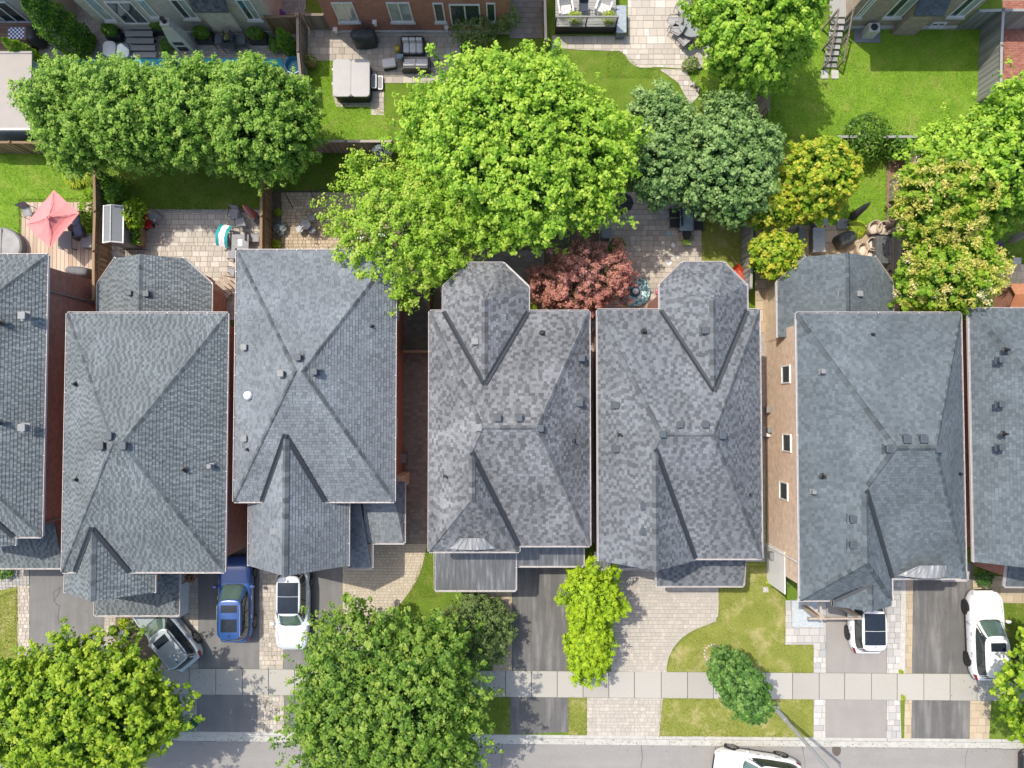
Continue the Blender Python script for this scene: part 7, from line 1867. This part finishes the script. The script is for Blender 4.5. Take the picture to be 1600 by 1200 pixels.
m.add(vs, [(j * (nx + 1) + i, j * (nx + 1) + i + 1, (j + 1) * (nx + 1) + i + 1, (j + 1) * (nx + 1) + i) for j in range(ny) for i in range(nx)]); m.build('cover', plain('cover_charcoal', (.085, .088, .09), .6, var=.15, bmp=.4), r)
for sx in (-1, 1):
    for sy in (-1, 1): m = MB(); m.box((sx * .4, sy * .75, .35), (.07, .07, .7)); m.build('leg', M_iron, r)
p = U(1399, 394, .45); r = thing('patio_bench', 'long weathered bench right of the covered table', 'bench', (p.x, p.y, 0))
for i in range(3): m = MB(); m.box((-.13 + i * .13, 0, .44), (.115, 2.4, .04)); m.build('seat_slat', M_wood, r)
for s in (-1, 1): m = MB(); m.box((0, s * 1.0, .21), (.36, .08, .42)); m.build('leg', M_iron, r)
leg_table('small glass side table in the narrow gap right of the rear roof', 1413, 462, .55, .7, .5, M_glass, M_iron)
closed_parasol('folded pale grey parasol on the dark right hand lawn', (1560, 384), 2.5, plain('canvas_grey', (.30, .30, .28), .85), (.55, .45))
for x, y, s, lb in ((1563, 409, .5, 'left pale stepping stone on the dark right lawn'), (1588, 408, .5, 'right pale stepping stone on the dark right lawn')): m = MB(); p = U(x, y, 0); m.rbox((p.x, p.y, .035), (.5, .4, .07), .1); m.top('stepping_stone', M_rock, lb, 'stone')
p = U(1598, 462, 1.5); r = thing('garden_hut', 'red tiled hut roof at the right edge behind the flowering tree', 'hut', (p.x, p.y, 0)); m = MB(); m.box((.3, 0, .8), (1.8, 1.0, 1.6)); m.build('wall', BR['orange'], r)
for s in (-1, 1): m = MB(); m.slab([Vector((-.75, s * .65, 1.55)), Vector((1.3, s * .65, 1.55)), Vector((1.3, 0, 2.0)), Vector((-.75, 0, 2.0))], .05); m.build('roof_slope', M_terracotta, r)

# ================================================================ STREET THINGS
b0 = U(1212, 1107, 0); r = thing('street_lamp', 'tall grey street lamp pole beside the small dark street tree', 'street lamp', b0)
m = MB(); m.lathe((0, 0, 0), [(.2, 0), (.19, .12), (.13, .16), (.125, 1.5), (.1, 1.55), (.075, 8.6)], 14); m.build('pole', plain('lamp_grey', (.36, .37, .37), .6, var=.1), r, smooth=False)
m = MB(); m.tube([(0, 0, 8.5), (-.05, -.6, 9.0), (-.1, -1.6, 9.2)], .04, 6); m.build('arm', M_steel, r); m = MB(); m.rbox((-.12, -1.95, 9.2), (.3, .75, .14), .12); m.build('lamp_head', M_steel, r)
m = MB(); m.box((.11, -.05, .7), (.02, .12, .3)); m.build('access_cover', M_steel, r)
p = U(296, 1136, .4); r = thing('utility_cover', 'dark green round utility pedestal at the kerb', 'utility box', (p.x, p.y, 0)); m = MB(); m.lathe((0, 0, 0), [(.26, 0), (.27, .3), (.24, .45), (.1, .55)], 16); m.build('casing', plain('utility_green', (.02, .14, .09), .5), r, smooth=True); m = MB(); m.lathe((0, 0, .5), [(.1, 0), (.09, .09)], 8); m.build('lid_knob', plain('utility_green', (.02, .14, .09), .5), r)
p = U(1307, 1172, -.12); m = MB(); m.lathe((p.x, p.y, -.12), [(.33, 0), (.33, .012), (.25, .016)], 22, sx=.75); m.top('manhole_cover', plain('cast_iron', (.12, .10, .085), .7, metal=.3, var=.3, scale=20), 'round iron manhole cover in the street', 'manhole')
for i in range(16):
    a = R(40 + 300 * i / 15); c0 = U(1114, 1021, 0); x, y = c0.x + math.cos(a) * .48, c0.y + math.sin(a) * .48
    stone('small pale stone of the ring around the little street tree bed', 0, 0, .15, plain('ring_stone', (.52, .46, .43), .9, var=.15), i, 'stones of the tree ring', .09, name='ring_stone').location = (x, y, 0)
m = MB(); p = U(1196, 921, 0); m.rbox((p.x, p.y, .03), (.3, .3, .06), .03); m.top('stepping_stone', M_rock, 'small square stepping stone by the tan brick house', 'stone')
flower_pot('dark red hanging flower pot at the porch of the brick house', 296, 903, .6, .5, 'smoke', M_planter, 160, .9, fl=True)
bush('pale flowers and leaves beside the small tan wall bed', 1226, 912, .5, .4, 'willow', 150, .06, name='garden_plant', cat='plant')

# fallen leaves along the kerb and under the street trees
def litter(label, pts, n, kind, seed):
    r_ = np.random.default_rng(seed); C = []
    for x, y, sx, sy, k in pts:
        q = U(x, y, 0); c = np.c_[r_.normal(q.x, sx, k), r_.normal(q.y, sy, k), np.full(k, .045)]
        c[:, 2] = np.where(c[:, 1] < U(x, kline(x)).y - .25, -.085, .045); C.append(c)
    C = np.concatenate(C); v = leaf_quads(C, unit(np.array([0, 0, 1.0]) + r_.normal(0, .25, C.shape)), .035, r_)
    o = bpy.data.objects.new('leaf_litter', raw_mesh('leaf_litter', v, 4, LEAF[kind], r_.uniform(0, .7, len(C)))); COL.objects.link(o)
    tag(o, label, 'leaves', kind='stuff')
litter('scattered fallen leaves and bits along the street kerb', [(x, kline(x) + 12, 1.6, .12, 22) for x in range(250, 1600, 60)] + [(420, 1000, .25, 1.2, 60), (430, 1115, .2, .6, 40), (780, 1060, .8, .5, 40), (300, 1065, .8, .5, 40), (1540, 1070, .8, .5, 40)], 0, 'yew', 3)
